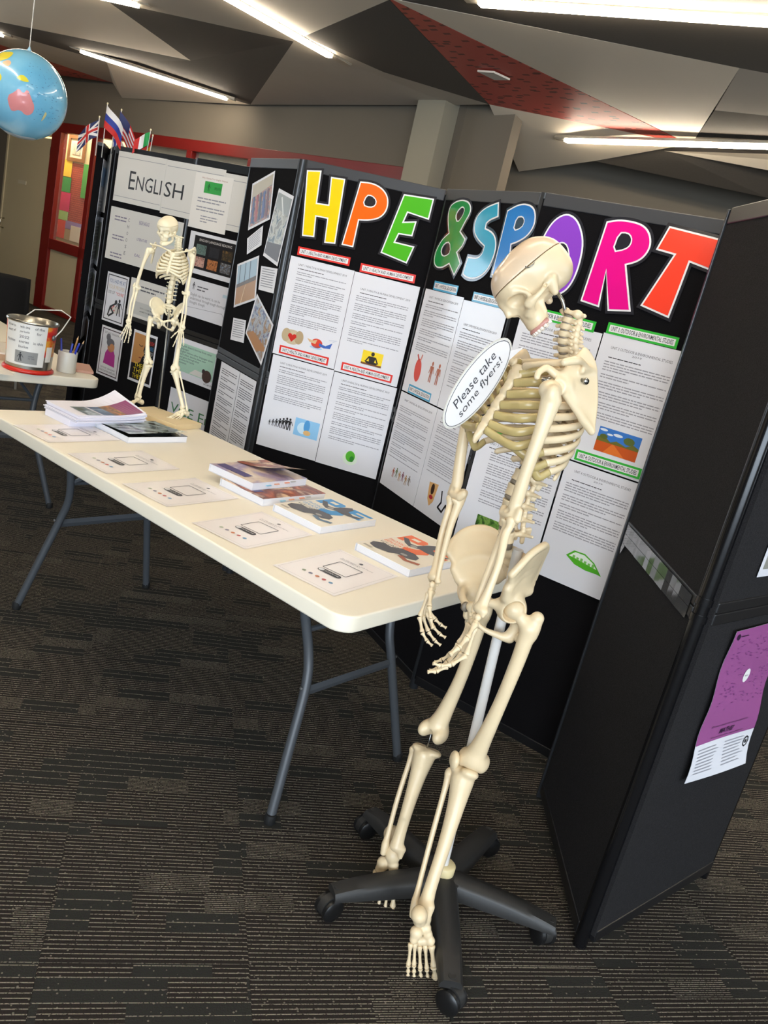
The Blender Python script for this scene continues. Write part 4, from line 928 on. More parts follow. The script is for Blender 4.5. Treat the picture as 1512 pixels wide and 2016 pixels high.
# ================================================================== TABLES AND WHAT LIES ON THEM
M_TOP = mat('table_plastic', 'efe6d2', .38, noise=.02, nscale=6, bump=.06, bscale=500)
M_LEG = mat('table_leg_steel', '45484c', .4, .0)
M_FOOT = mat('black_rubber', '121212', .7)
def folding_table(loc, ang, Lx, Wy, label, feet_u, H=.74):
    r = empty('folding_table', M=Matrix.Translation((loc[0], loc[1], 0)) @ Matrix.Rotation(ang, 4, 'Z'))
    bm = bmesh.new()
    out = rrect(-Lx / 2, -Wy / 2, Lx / 2, Wy / 2, .055, 7)
    top = MB().prism(out, H - .045, H); me = top.mesh()
    bm.from_mesh(me); bpy.data.meshes.remove(me)
    ed = [e for e in bm.edges if abs(e.verts[0].co.z - e.verts[1].co.z) < 1e-6 and len(e.link_faces) == 2 and any(abs(f.normal.z) < .5 for f in e.link_faces)]
    bmesh.ops.bevel(bm, geom=ed, offset=.006, segments=3, affect='EDGES', profile=.6)
    me = bpy.data.meshes.new('table_top'); bm.to_mesh(me); bm.free()
    me.polygons.foreach_set('use_smooth', [True] * len(me.polygons)); me.set_sharp_from_angle(angle=math.radians(50))
    link('table_top', me, M_TOP, r)
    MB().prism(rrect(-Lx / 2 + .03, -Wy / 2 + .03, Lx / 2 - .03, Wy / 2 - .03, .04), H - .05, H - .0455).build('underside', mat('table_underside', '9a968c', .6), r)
    for s in (-1, 1):
        MB().box((0, s * (Wy / 2 - .1), H - .062), (Lx * .8, .03, .028), bev=.004).build('side_rail', M_LEG, r)
    for fx in feet_u:
        s = 1 if fx > 0 else -1
        for v in (-1, 1):
            P = spline([(fx - s * .12, v * .235, H - .05), (fx - s * .11, v * .205, H - .16), (fx - s * .085, v * .185, H - .27), (fx - s * .06, v * .195, H - .36), (fx - s * .03, v * .242, H - .54), (fx, v * .292, .012)], 5)
            MB().tube(P, .0145, 10).build('leg', M_LEG, r, smooth=True, angle=60)
            MB().lathe([(.0155, -.012), (.017, -.010), (.0165, .012), (.0155, .018)], 12, (fx + s * .0005, v * .2925, .012)).build('foot_cap', M_FOOT, r, smooth=True, angle=40)
        MB().tube([(fx - s * .057, -.205, H - .375), (fx - s * .057, .205, H - .375)], .0155, 4, ell=.35, up=(0, 0, 1)).build('cross_bar', M_LEG, r)
        MB().tube([(fx - s * .1, -.195, H - .2), (fx - s * .1, .195, H - .2)], .008, 8).build('cross_rod', M_LEG, r)
        for v in (-1, 1):
            MB().tube([(fx - s * .1, v * .19, H - .2), (fx - s * .26, v * .1, H - .06)], .008, 6).build('brace', M_LEG, r)
            MB().lathe([(.005, 0), (.004, .003), (0, .004)], 8, (fx - s * .058, v * .215, H - .36), (0, v, 0)).build('rivet', M_CLIP, r)
    return tag(r, label, 'table')
TA = math.radians(-36.5)
T1 = folding_table((-.526, 2.660), TA, 1.83, .80, 'white folding table in front of the HPE and sport display', (-.735, .735))
T1c = Vector((-.526, 2.660, .74)); T1u = Vector((math.cos(TA), math.sin(TA), 0)); T1v = Vector((-T1u.y, T1u.x, 0))
c2 = Vector((-1.485, 3.921, 0)); e1 = Vector((-.688, -.725, 0)).normalized(); e2 = Vector((-.711, .703, 0)).normalized()
cc = c2 + e1 * .38 + e2 * .915
folding_table((cc.x, cc.y), math.atan2(e2.y, e2.x), 1.83, .76, 'white folding table at the left with the red bucket', (-.69, .69))

# framed flyer cards with a scan frame (the code itself is not reproduced)
def flyer(p, ang, label, seed):
    M = Matrix.Translation((p[0], p[1], .7405)) @ Matrix.Rotation(ang, 4, 'Z')
    w, h = .297, .21       # local x = long side
    nx, ny = 12, 8; rnd = random.Random(seed); ph = rnd.uniform(0, 6); lift = rnd.uniform(.0005, .0011)
    def zz(x, y): return .0006 + lift * (abs(x) / w * 2) ** 3 * (1 + .5 * math.sin(ph + y * 20))
    b = MB(); vs = [(-w / 2 + w * i / nx, -h / 2 + h * j / ny, zz(-w / 2 + w * i / nx, -h / 2 + h * j / ny)) for j in range(ny + 1) for i in range(nx + 1)]
    k = len(vs); vs += [(x, y, z - .0006) for x, y, z in vs]
    fs = [(j * (nx + 1) + i, j * (nx + 1) + i + 1, (j + 1) * (nx + 1) + i + 1, (j + 1) * (nx + 1) + i) for j in range(ny) for i in range(nx)]
    fs += [tuple(q + k for q in reversed(f)) for f in fs]
    o = b.add(vs, fs).build('flyer_card', mat('flyer_laminate', 'fbf4f1', .25, coat=.5), None, M, smooth=True)
    Zp = .0019
    ln = MB()
    for q in ((-.138, -.096, .138, -.0952), (-.138, .0952, .138, .096), (-.138, -.096, -.1372, .096), (.1372, -.096, .138, .096)): ln.quad(*q, Zp)
    ln.build('border_line', mat('flyer_line', '9a9290', .4), o)
    # text reads from the long side: rotate into portrait layout with top towards local +x
    R = Matrix.Rotation(math.radians(-90), 4, 'Z')
    fr_ = MB()
    fr_.prism(rrect(-.041, -.016, .041, .066, .004), Zp, Zp + .0002, [rrect(-.039, -.014, .039, .064, .003)[::-1]]); fr_.build('scan_frame', M_INK, o, R)
    MB().prism(rrect(-.038, -.046, .038, -.025, .0104), Zp, Zp + .0002).build('scan_pill', M_INK, o, R); text('SCAN ME', o, -.0155, -.0395, .033, -.0315, M_WHITE, Zp + .0004, rot=R)
    MB().prism([( -.0275 + .0085 * math.cos(t * .314), -.0355 + .0085 * math.sin(t * .314)) for t in range(20)], Zp + .0002, Zp + .0003).build('pill_icon', M_WHITE, o, R)
    for i, c_ in enumerate(['9aa58c', '7a7a90', 'd07a4a', 'c85a58', '6a9cc0']): MB().disc(-.046 + i * .023, -.088, .0062, .0062, Zp).build('icon_print', mat('ink_' + c_, c_, .35), o, R)
    text('For information on VCE Physical\nEducation Unit 1 & 2', o, -.055, .082, .055, .096, M_INKD, Zp, rot=R); MB().disc(0, .112, .006, .006, Zp).build('crest_print', M_INKD, o, R)
    return tag(o, label, 'flyer', 'laminated flyer cards along the table edge')
fc = [(-.0855, 2.10), (-.3585, 2.278), (-.635, 2.47), (-.886, 2.646), (-1.165, 2.832)]
fl = ['laminated flyer card nearest the rounded table corner', 'laminated flyer card second from the near table corner', 'middle laminated flyer card beside the pair of books', 'laminated flyer card fourth from the near table corner', 'farthest laminated flyer card beside the paper stack']
fa = [58.9, 59.5, 58.0, 57.3, 58.5]
for p, l_, a, k in zip(fc, fl, fa, range(5)): flyer(p, math.radians(a), l_, k)

# books
def book(c, ang, z, w, h, t, cover, label, paint=None, curl=0.0, spine='e8e8ea', curlcol=None):
    """local x = along spine-to-fore-edge width w, y = height h; root at bottom centre"""
    r = empty('paperback_book', M=Matrix.Translation((c[0], c[1], z)) @ Matrix.Rotation(ang, 4, 'Z'))
    pg = MB(); pg.box((.002, 0, t / 2), (w - .006, h - .004, t - .003)); 
    o = pg.build('pages', mat('page_edges', 'e3e2e6', .7), r)
    ln = MB()
    for i in range(5):
        zz = t * (.15 + .16 * i); ln.box((.002, 0, zz), (w - .0055, h - .0035, .0003))
    ln.build('page_lines', mat('page_lines', 'd2d2d8', .8), r)
    MB().box((0, 0, .0005), (w, h, .001)).build('back_cover', mat('cover_back', 'dcdce2', .35), r)
    MB().box((-w / 2 + .0005, 0, t / 2), (.001, h, t)).build('spine', mat('spine_' + spine, spine, .3), r)
    nx = 10; b = MB()
    for i in range(nx):
        def hz(q): return t - .001 + curl * max(0, (q - .35) / .65) ** 2
        xa, xb = -w / 2 + w * i / nx, -w / 2 + w * (i + 1) / nx; za, zb = hz(i / nx), hz((i + 1) / nx)
        b.add([(xa, -h / 2, za), (xb, -h / 2, zb), (xb, h / 2, zb), (xa, h / 2, za), (xa, -h / 2, za + .0008), (xb, -h / 2, zb + .0008), (xb, h / 2, zb + .0008), (xa, h / 2, za + .0008)], [(0, 3, 2, 1), (4, 5, 6, 7), (0, 1, 5, 4), (2, 3, 7, 6)] + ([(3, 0, 4, 7)] if i == 0 else []) + ([(1, 2, 6, 5)] if i == nx - 1 else []))
    cv = b.build('front_cover', cover, r, smooth=False)
    if paint: paint(r, w, h, t + .0002)
    return tag(r, label, 'book')
def pe_cover(letters, col):
    C = mat('cover_' + col, col, .3); GRY = mat('cover_athlete_grey', '4c4a4c', .35)
    def f(r, w, h, z):
        # portrait cover, viewed with top towards local +y
        k = w / .21
        def X(a): return -w / 2 + a * w
        def Y(a): return -h / 2 + a * h
        # heading letters across the top
        b = MB(); b.flat([(X(.04), Y(.97)), (X(.36), Y(.97)), (X(.42), Y(.92)), (X(.42), Y(.82)), (X(.36), Y(.77)), (X(.16), Y(.77)), (X(.16), Y(.68)), (X(.04), Y(.68))], z); b.build('cover_letter_p', C, r)
        MB().quad(X(.16), Y(.84), X(.30), Y(.91), z + .0002).build('letter_counter', mat('cover_cream', 'efe6d4', .3), r)
        b = MB(); b.flat([(X(.56), Y(.97)), (X(.96), Y(.97)), (X(.96), Y(.91)), (X(.70), Y(.91)), (X(.70), Y(.86)), (X(.90), Y(.86)), (X(.90), Y(.80)), (X(.70), Y(.80)), (X(.70), Y(.74)), (X(.96), Y(.74)), (X(.96), Y(.68)), (X(.56), Y(.68))], z); b.build('cover_letter_e', C, r)
        b = MB(); b.flat([(X(.36), Y(.52)), (X(.5), Y(.60)), (X(.54), Y(.72)), (X(.66), Y(.74)), (X(.72), Y(.60)), (X(.62), Y(.40)), (X(.44), Y(.36))], z + .0002); b.build('jersey_print', C, r)
        b = MB(); b.flat([(X(.06), Y(.80)), (X(.14), Y(.82)), (X(.30), Y(.70)), (X(.40), Y(.72)), (X(.44), Y(.88)), (X(.50), Y(.98)), (X(.60), Y(.92)), (X(.62), Y(.80)), (X(.78), Y(.74)), (X(.94), Y(.80)), (X(.90), Y(.70)), (X(.66), Y(.64)), (X(.52), Y(.66)), (X(.36), Y(.60)), (X(.22), Y(.66))], z + .0004)
        b.flat([(X(.04), Y(.26)), (X(.14), Y(.36)), (X(.30), Y(.34)), (X(.40), Y(.44)), (X(.62), Y(.46)), (X(.76), Y(.40)), (X(.80), Y(.30)), (X(.70), Y(.24)), (X(.52), Y(.24)), (X(.44), Y(.16)), (X(.22), Y(.12)), (X(.08), Y(.16))], z + .0004); b.build('athlete_print', GRY, r)
        b = MB(); b.flat([(X(.56), Y(.2)), (X(.74), Y(.14)), (X(.94), Y(.2)), (X(.92), Y(.26)), (X(.74), Y(.2)), (X(.6), Y(.26))], z + .0006); b.build('arm_print', mat('cover_skin_' + col, 'a8562c' if col[0] == 'e' else '5a7890', .35), r)
        b = MB(); b.disc(X(.40), Y(.66), .012, .010, z + .0006); b.disc(X(.58), Y(.3), .012, .008, z + .0006); b.build('athlete_light', mat('cover_pale_grey', 'a8a29c', .35), r)
        text('PHYSICAL\nEDUCATION', r, X(.05), Y(.44), X(.58), Y(.58), C, z + .0008); text('VCE UNITS', r, X(.05), Y(.35), X(.42), Y(.41), mat('cover_text_grey', '6a6460', .35), z + .0008)
        b = MB(); b.quad(X(.06), Y(.06), X(.22), Y(.1), z + .0004); b.build('publisher_print', mat('cover_publisher', 'b8b0a0', .4), r)
    return f
CREAM = mat('cover_cream', 'efe6d4', .3)
BA = math.radians(-36.5)
book((.1055, 2.358), math.radians(53.5 - 90), .7405, .21, .27, .024, CREAM, 'cream physical education textbook with orange letters behind the skeleton arm', pe_cover('PE', 'ee6a1e'))
book((-.182, 2.552), math.radians(55 - 90), .7405, .21, .275, .024, CREAM, 'cream physical education textbook with blue letters', pe_cover('PE', '1f8fd0'))
WARM = photo_mat('warm_portrait_cover', ['d9a27a', 'b0582c', '6a2a18', 'e8c8a4', '3a1c18'], 12, 2.0)
WARM2 = photo_mat('pale_portrait_cover', ['e8dcd0', 'd8c4b0', '9a8ab0', 'f0ece6'], 9, 4.0)
def tabs(r, w, h, z):
    for i, (x, c_) in enumerate(((-.06, '8fc0d8'), (-.02, 'e8a888'), (.03, 'e89a78'), (.06, 'b8b4b0'))): MB().box((w / 2 - .001, x, z * (.5 + .08 * i)), (.012, .022, .003)).build('page_tab', mat('tab_' + c_, c_, .5), r)
    MB().quad(-w / 2 + .01, -h / 2 + .02, w / 2 - .06, -h / 2 + .06, z + .0003).build('title_band', mat('ink_4a3f78', '4a3f78', .35), r)
book((-.385, 2.70), math.radians(55 - 90), .7405, .21, .30, .026, WARM, 'lower warm-toned book of the stacked pair', tabs)
book((-.452, 2.745), math.radians(57 - 90), .7670, .21, .27, .026, WARM2, 'upper book of the stacked pair with its cover curling up', tabs)
# curled-up cover and tip of the upper book
cb = MB(); nx = 10; vs = []
for i in range(nx + 1):
    q = i / nx; vs += [(-.105 + .2 * q, -.01 + .03 * q, .0275 + .04 * q * q), (-.105 + .2 * q, .135, .0275 + .028 * q * q)]
k = len(vs); vs += [(x, y, z + .0008) for x, y, z in vs]
fs = [(2 * i, 2 * i + 2, 2 * i + 3, 2 * i + 1) for i in range(nx)]; fs += [tuple(a + k for a in reversed(f)) for f in fs]
ub = [o for o in bpy.data.objects if o.get('label', '').startswith('upper book of')][0]
cb.add(vs, fs).build('curled_cover', WARM, ub, smooth=True)
BLK = mat('black_gloss_cover', '17171a', .12, coat=1.0)
def blk(r, w, h, z):
    nx = 10; b = MB(); vs = []
    for i in range(nx + 1):
        q = i / nx; vs += [(-w / 2 + w * q * .99, -h / 2 + .004, z + .0006 + .022 * q * q * (1 - q * .55)), (-w / 2 + w * q * .99, h / 2, z + .0006 + .016 * q * q)]
    fs = [(2 * i, 2 * i + 2, 2 * i + 3, 2 * i + 1) for i in range(nx)]
    b.add(vs, fs).build('glossy_cover', photo_mat('aerial_cover', ['2c3430', '9aa8a8', 'b8c4c4', '6a7a70', '48302c', 'aab4b0'], 9, 7.0, .06), r, smooth=True)
book((-.975, 3.055), math.radians(55 - 90), .7405, .21, .27, .024, BLK, 'thick black glossy book under the paper stack', blk)

# stack of flyers with a raised corner
st = empty('paper_stack', M=Matrix.Translation((-1.158, 3.085, .7405)) @ Matrix.Rotation(math.radians(57), 4, 'Z'))
rnd = random.Random(3); PPR = mat('flyer_paper', 'e6e3ee', .5)
for i in range(9):
    b = MB(); nx = 12; dx, dy = rnd.uniform(-.006, .006), rnd.uniform(-.006, .006); z0 = .0258 + .0033 * i; vs = []
    for s in (0, 1):
        for a in range(nx + 1):
            for y in (-.105, .105):
                x = -.165 + .30 * a / nx; lift = (.02 + .004 * i) * max(0, (x + .02) / .16) ** 2 * (1 if y > 0 else .25)
                vs.append((x + dx, y + dy, z0 + .0028 * s + lift))
    k = 2 * (nx + 1)
    fs = [(2 * a, 2 * a + 1, 2 * a + 3, 2 * a + 2) for a in range(nx)]; fs += [tuple(q + k for q in reversed(f)) for f in fs]
    fs += [(2 * a, 2 * a + 2, 2 * a + 2 + k, 2 * a + k) for a in range(nx)] + [(2 * a + 3, 2 * a + 1, 2 * a + 1 + k, 2 * a + 3 + k) for a in range(nx)] + [(0, k, k + 1, 1), (2 * nx, 2 * nx + 1, 2 * nx + 1 + k, 2 * nx + k)]
    b.add(vs, fs).build('flyer_bundle', PPR, st)
b = MB(); b.box((-.012, .0245, .0125), (.30, .161, .025)); b.build('flyer_bundle', PPR, st)
def strip(x0, x1, m, name):
    b = MB(); nx = 6; vs = []
    for a in range(nx + 1):
        for y in (-.098, .02):
            x = x0 + (x1 - x0) * a / nx; lift = (.052) * max(0, (x + .02) / .16) ** 2 * (.25 + .75 * (y + .105) / .21); vs.append((x, y, .0560 + lift))
    b.add(vs, [(2 * a, 2 * a + 1, 2 * a + 3, 2 * a + 2)[::-1] for a in range(nx)]).build(name, m, st)
strip(-.12, -.06, photo_mat('flyer_photo_a', ['3a4a30', '6a7a8a', 'c9d4dc'], 20, 1), 'flyer_picture'); strip(-.05, .0, photo_mat('flyer_photo_b', ['2a3c5c', '4a6a90', 'a8c0d8'], 20, 2), 'flyer_picture'); strip(.0, .05, photo_mat('flyer_photo_c', ['e8902c', '5a3a2c', 'f0b040'], 16, 3), 'flyer_picture'); strip(.05, .125, mat('flyer_plum', '8a3a6c', .4), 'flyer_picture')
tag(st, 'stack of printed flyers with a lifted corner at the table end', 'paper stack')

# ------------------------------------------------------------------ red bucket
bk = empty('bucket', (-1.762, 3.735, .741))
prof = [(.088, 0), (.107, 0), (.110, .008), (.104, .016), (.098, .018), (.103, .12), (.108, .222), (.112, .226), (.112, .232), (.108, .234), (.106, .228), (.100, .12), (.095, .01), (0.0, .008)]
MB().lathe(prof[:6] + [(.108, .222)], 36, cap=False).build('bucket_wall', photo_mat('red_printed_tin', ['b81818', 'c82420', 'd83a20', 'e0a030', 'c01c1c'], 11, 3, .3), bk, smooth=True, angle=50)
MB().lathe([(.107, 0), (.1115, .004), (.1115, .012), (.104, .02), (.099, .019), (.099, 0)], 36).build('base_rim', mat('red_plastic_rim', 'c8281c', .3), bk, smooth=True)
MB().lathe([(.108, .221), (.112, .224), (.113, .230), (.110, .234), (.1065, .232), (.1035, .15), (.099, .02), (0, .018)], 36, cap=False).build('tin_lining', mat('bare_tin', 'b4b0a4', .28, 1.0), bk, smooth=True, angle=60)
hp = [Vector((math.cos(math.radians(-8)) * .112, math.sin(math.radians(-8)) * .112, .175)), Vector((.135, .0, .215)), Vector((.14, .07, .275)), Vector((.075, .11, .29)), Vector((-.06, .13, .262)), Vector((-.108, .03, .18))]
MB().tube(hp, .0028, 6).build('wire_handle', mat('white_wire', 'dedbd2', .35), bk, smooth=True)
MB().lathe([(.013, 0), (.011, .006), (0, .008)], 12, (.109, -.016, .175), (1, -.15, 0)).build('handle_boss', M_CLIP, bk, smooth=True)
def wrap(a0, a1, z0, z1, m, name, lift, M=None, parent=None):
    b = MB(); n = 14; vs = []
    for i in range(n + 1):
        a = math.radians(a0 + (a1 - a0) * i / n)
        for z in (z0, z1):
            rr = .0982 + (z - .018) * .048 + lift; vs.append((rr * math.cos(a), rr * math.sin(a), z))
    return b.add(vs, [(2 * i, 2 * i + 2, 2 * i + 3, 2 * i + 1) for i in range(n)]).build(name, m, parent or bk, smooth=True)
wl = wrap(-135, -28, .035, .222, mat('label_paper', 'e2dfd8', .5), 'paper_label', .0015)
wrap(-100, -45, .045, .10, INK('8f8f8c'), 'label_picture', .0022, parent=wl)
wrap(-24, -4, .06, .13, mat('sticker_white', 'e8e0d4', .5), 'barcode_sticker', .0015)
def btext(body, ac, z, half, hh):
    a = math.radians(ac); rr = .0982 + (z - .018) * .048 + .0032
    M = Matrix(((-math.sin(a), 0, math.cos(a), rr * math.cos(a)), (math.cos(a), 0, math.sin(a), rr * math.sin(a)), (0, 1, 0, z), (0, 0, 0, 1)))
    text(body, wl, -half, -hh, half, hh, M_INKD, 0.0006, rot=M)
for i, (b1_, b2_, b3_) in enumerate((('How to', 'win one', 'of the'), ('cost of', 'your booklet', 'for'), ('', '2022', ''), ('Petition', 'entries', 'in this'), ('', 'bucket', ''))):
    for a_, w_ in ((-112, b1_), (-80, b2_), (-48, b3_)):
        if w_: btext(w_, a_, .208 - i * .022, .021 if len(w_) > 3 else .011, .006)
btext('SIMPLE\nAS THIS', -60, .075, .014, .008)
fgb = MB(); figure(fgb, 0, -.02, .04, 1, .0012); a = math.radians(-86); rr = .103
fgb.build('label_figure', M_INK, wl, Matrix(((-math.sin(a), 0, math.cos(a), rr * math.cos(a)), (math.cos(a), 0, math.sin(a), rr * math.sin(a)), (0, 1, 0, .075), (0, 0, 0, 1))))
tag(bk, 'round red tin bucket with white notice and wire handle', 'bucket')
# pen cup and pens
cup = empty('pen_cup', (-1.657, 3.905, .741))
MB().lathe([(.042, 0), (.044, .002), (.044, .098), (.0425, .1), (.041, .098), (.041, .004), (0, .004)], 28).build('cup_wall', mat('cup_plastic', 'cfcabd', .4), cup, smooth=True, angle=50)
tag(cup, 'off-white pen cup on the left table', 'cup')
pens = [('1d2f9c', (-.018, -.012), (-.12, -.05), .15, 'blue pen standing apart at the left of the cup', 'pen'), ('1a1a1c', (.002, .01), (.05, .0), .145, 'black pen in the middle of the cup', 'pen'), ('b88a4a', (.006, .014), (.16, .06), .175, 'sharpened wooden pencil leaning in the cup', 'pencil'), ('2438b0', (.016, -.006), (.32, -.1), .155, 'blue pen leaning at the right of the cup', 'pen'), ('24242a', (.02, .01), (.30, .08), .165, 'dark pencil leaning at the far right of the cup', 'pencil'), ('2a3ca8', (.01, -.014), (.14, -.08), .14, 'short blue pen at the front of the cup', 'pen')]
for col, (dx, dy), (tx, ty), L_, lb, ct in pens:
    ax = Vector((tx, ty, 1)).normalized(); base = Vector((-1.657 + dx - tx * .02, 3.905 + dy - ty * .02, .748))
    r = empty(ct, base)
    MB().tube([(0, 0, 0), tuple(ax * L_ * .62)], .0042, 8).build('barrel', mat('pen_white', 'dcdad6', .4) if col == '1d2f9c' else mat('barrel_' + col, col, .35), r, smooth=True, angle=60)
    if ct == 'pen': MB().tube([tuple(ax * L_ * .62), tuple(ax * L_ * .98), tuple(ax * L_)], [.0052, .0046, .003], 8).build('cap', mat('cap_' + col, col, .3), r, smooth=True, angle=60)
    else:
        MB().tube([tuple(ax * L_ * .62), tuple(ax * L_ * .9)], .0042, 8).build('shaft', mat('barrel_' + col, col, .35), r); MB().tube([tuple(ax * L_ * .9), tuple(ax * L_)], [.0042, .0006], 8).build('tip', mat('pencil_wood', 'd8b080', .6), r)
    tag(r, lb, ct, 'pens and pencils in the cup')
# loose papers on the left table
def loose(x, y, z, a, w, h, t, col, label, name='loose_paper'):
    o = MB().box((0, 0, t / 2), (w, h, t), bev=0).build(name, mat('loose_' + col, col, .55), None, Matrix.Translation((x, y, z)) @ Matrix.Rotation(a, 4, 'Z')); return tag(o, label, 'paper')
loose(-1.90, 3.585, .741, .7, .21, .297, .0012, 'e4ded2', 'white sheet in front of the red bucket at the left edge')
loose(-2.02, 3.95, .741, .9, .24, .32, .03, 'c8a888', 'tan booklets piled behind the red bucket', 'booklet_pile'); loose(-2.0, 3.93, .771, .6, .21, .297, .008, 'd8cfc0', 'pale booklet on top of the tan pile', 'booklet')
loose(-1.66, 4.06, .741, .5, .12, .2, .012, 'c0907c', 'small pinkish notepad behind the pen cup', 'notepad')

# ------------------------------------------------------------------ dark chair and white table end at the far left
chr_ = empty('chair', M=Matrix.Translation((-3.38, 6.55, 0)) @ Matrix.Rotation(math.radians(200), 4, 'Z'))
CB = mat('black_chair_plastic', '111011', .75, spec=.2)
b = MB(); vs = []; nu, nv = 10, 10
for j in range(nv + 1):
    for i in range(nu + 1):
        s, t = i / nu * 2 - 1, j / nv; w_ = .21 - .02 * t
        vs.append((s * w_, -.2 - .08 * t + .05 * s * s, .44 + .40 * t))
k = len(vs); vs += [(x, y - .012, z) for x, y, z in vs]; W_ = nu + 1
fs = [(j * W_ + i, j * W_ + i + 1, (j + 1) * W_ + i + 1, (j + 1) * W_ + i) for j in range(nv) for i in range(nu)]; fs += [tuple(q + k for q in reversed(f)) for f in fs]
bo = [i for i in range(nu + 1)] + [j * W_ + nu for j in range(1, nv + 1)] + [nv * W_ + i for i in range(nu - 1, -1, -1)] + [j * W_ for j in range(nv - 1, 0, -1)]
fs += [(bo[i], bo[(i + 1) % len(bo)], bo[(i + 1) % len(bo)] + k, bo[i] + k)[::-1] for i in range(len(bo))]
b.add(vs, fs).build('backrest', CB, chr_, smooth=True)
MB().prism(rrect(-.21, -.22, .21, .2, .06), .43, .45).build('seat', CB, chr_)
for x, y in ((-.18, -.19), (.18, -.19), (-.18, .17), (.18, .17)): MB().tube([(x, y, .43), (x * 1.15, y * 1.2, 0.0)], .011, 8).build('leg', mat('pale_chair_leg', 'c9c4b8', .35, .5), chr_, smooth=True)
tag(chr_, 'black plastic chair beside the cream door', 'chair')
folding_table((-4.5, 7.1), math.radians(20), 1.2, .7, 'white table end behind the black chair at the left edge', (-.45, .45), .76)

# ------------------------------------------------------------------ little flags on the English display
def flag(base, top, name_label, bands, w=.15, h=.095, ang=0.0, droop=.45, seed=0, kind='v'):
    base, top = Vector(base), Vector(top); r = empty('hand_flag', base)
    MB().tube([(0, 0, 0), tuple(top - base)], .0028, 6).build('stick', mat('flag_stick', 'e4e0d8', .4), r, smooth=True)
    MB().lathe([(.005, 0), (.005, .008), (0, .011)], 8, tuple(top - base)).build('finial', mat('flag_finial', 'd8c9a0', .35, .3), r)
    ax = (top - base).normalized(); side = Vector((math.cos(ang), math.sin(ang), 0)); nx, ny = 14, 8
    def P(a, q, lift=0):   # a along width, q down from top
        p = (top - base) - ax * (q * h + .006) + side * (a * w * .72) + Vector((0, 0, -droop * w * a * (.7 + .3 * a)))
        nrm = side.cross(ax).normalized(); return p + nrm * (.012 * math.sin(a * 7 + seed + q * 1.5) + lift)
    for nm, m, poly in bands:
        b = MB(); a0, a1, q0, q1 = poly[:4]; na, nq = max(2, int(nx * (a1 - a0) + .99)), max(1, int(ny * (q1 - q0) + .99)); lift = poly[4] if len(poly) > 4 else 0
        sk = poly[5] if len(poly) > 5 else 0
        vs = []
        for sgn in (1, -1):
            for i in range(na + 1):
                for j in range(nq + 1):
                    aa = a0 + (a1 - a0) * i / na; qq = q0 + (q1 - q0) * j / nq + sk * (i / na); vs.append(P(aa, min(max(qq, 0), 1), sgn * (.0004 + lift)))
        k = (na + 1) * (nq + 1)
        fs = [(i * (nq + 1) + j, (i + 1) * (nq + 1) + j, (i + 1) * (nq + 1) + j + 1, i * (nq + 1) + j + 1) for i in range(na) for j in range(nq)]
        fs += [tuple(q + k for q in reversed(f)) for f in fs]
        b.add(vs, fs).build(nm, m, r, smooth=True)
    return tag(r, name_label, 'flag', 'hand flags on the English display')
FW, FB, FR, FN = mat('flag_white', 'eeeaea', .6), mat('flag_blue', '2a3f9c', .6), mat('flag_red', 'd02a28', .6), mat('flag_navy', '263062', .6)
FG, FK, FY = mat('flag_green', '1f9a4a', .6), mat('flag_black', '161416', .6), mat('flag_gold', 'e0b02a', .6)
uk = [('field', FN, (0, 1, 0, 1))] + [('white_saltire', FW, (0, 1, 0, .16, .001, .84)), ('white_saltire', FW, (0, 1, .84, 1, .001, -.84)), ('white_cross', FW, (.4, .6, 0, 1, .0015)), ('white_cross', FW, (0, 1, .36, .64, .0015)), ('red_cross', FR, (.44, .56, 0, 1, .002)), ('red_cross', FR, (0, 1, .42, .58, .002))]
flag((-2.115, 5.02, 1.80), (-2.12, 5.02, 2.005), 'small British flag drooping left above the display', uk, ang=math.radians(185), droop=.75, seed=1)
flag((-2.095, 5.06, 1.80), (-2.10, 5.06, 2.09), 'small Russian tricolour flag, tallest of the hand flags', [('white_band', FW, (0, 1, 0, .34)), ('blue_band', FB, (0, 1, .34, .67)), ('red_band', FR, (0, 1, .67, 1))], w=.17, h=.12, ang=math.radians(-10), droop=.6, seed=0)
us = [('stripe', FR if i % 2 == 0 else FW, (0, 1, i / 9, (i + 1) / 9)) for i in range(9)] + [('canton', FN, (0, .45, 0, .52, .001))]
flag((-2.06, 5.16, 1.80), (-2.055, 5.16, 2.085), 'small American flag behind the Russian tricolour', us, w=.19, h=.12, ang=math.radians(-5), droop=.85, seed=2)
flag((-1.815, 5.0, 1.86), (-1.81, 5.0, 2.0), 'small green white and red flag beside the ENGLISH banner', [('green_band', FG, (0, .34, 0, 1)), ('white_band', FW, (.34, .67, 0, 1)), ('red_band', FR, (.67, 1, 0, 1))], w=.11, h=.075, ang=math.radians(195), droop=.6, seed=3)
flag((-1.806, 5.02, 1.86), (-1.80, 5.02, 1.975), 'small black red and gold flag behind the green one', [('black_band', FK, (0, 1, 0, .34)), ('red_band', FR, (0, 1, .34, .67)), ('gold_band', FY, (0, 1, .67, 1))], w=.08, h=.075, ang=math.radians(185), droop=.8, seed=4)
flag((-2.10, 5.2, 1.80), (-2.10, 5.2, 1.99), 'small white flag with blue cross below the Russian tricolour', [('field', FW, (0, 1, 0, 1)), ('blue_cross', FB, (.28, .45, 0, 1, .001)), ('blue_cross', FB, (0, 1, .4, .6, .001))], w=.12, h=.1, ang=math.radians(-20), droop=.8, seed=5)

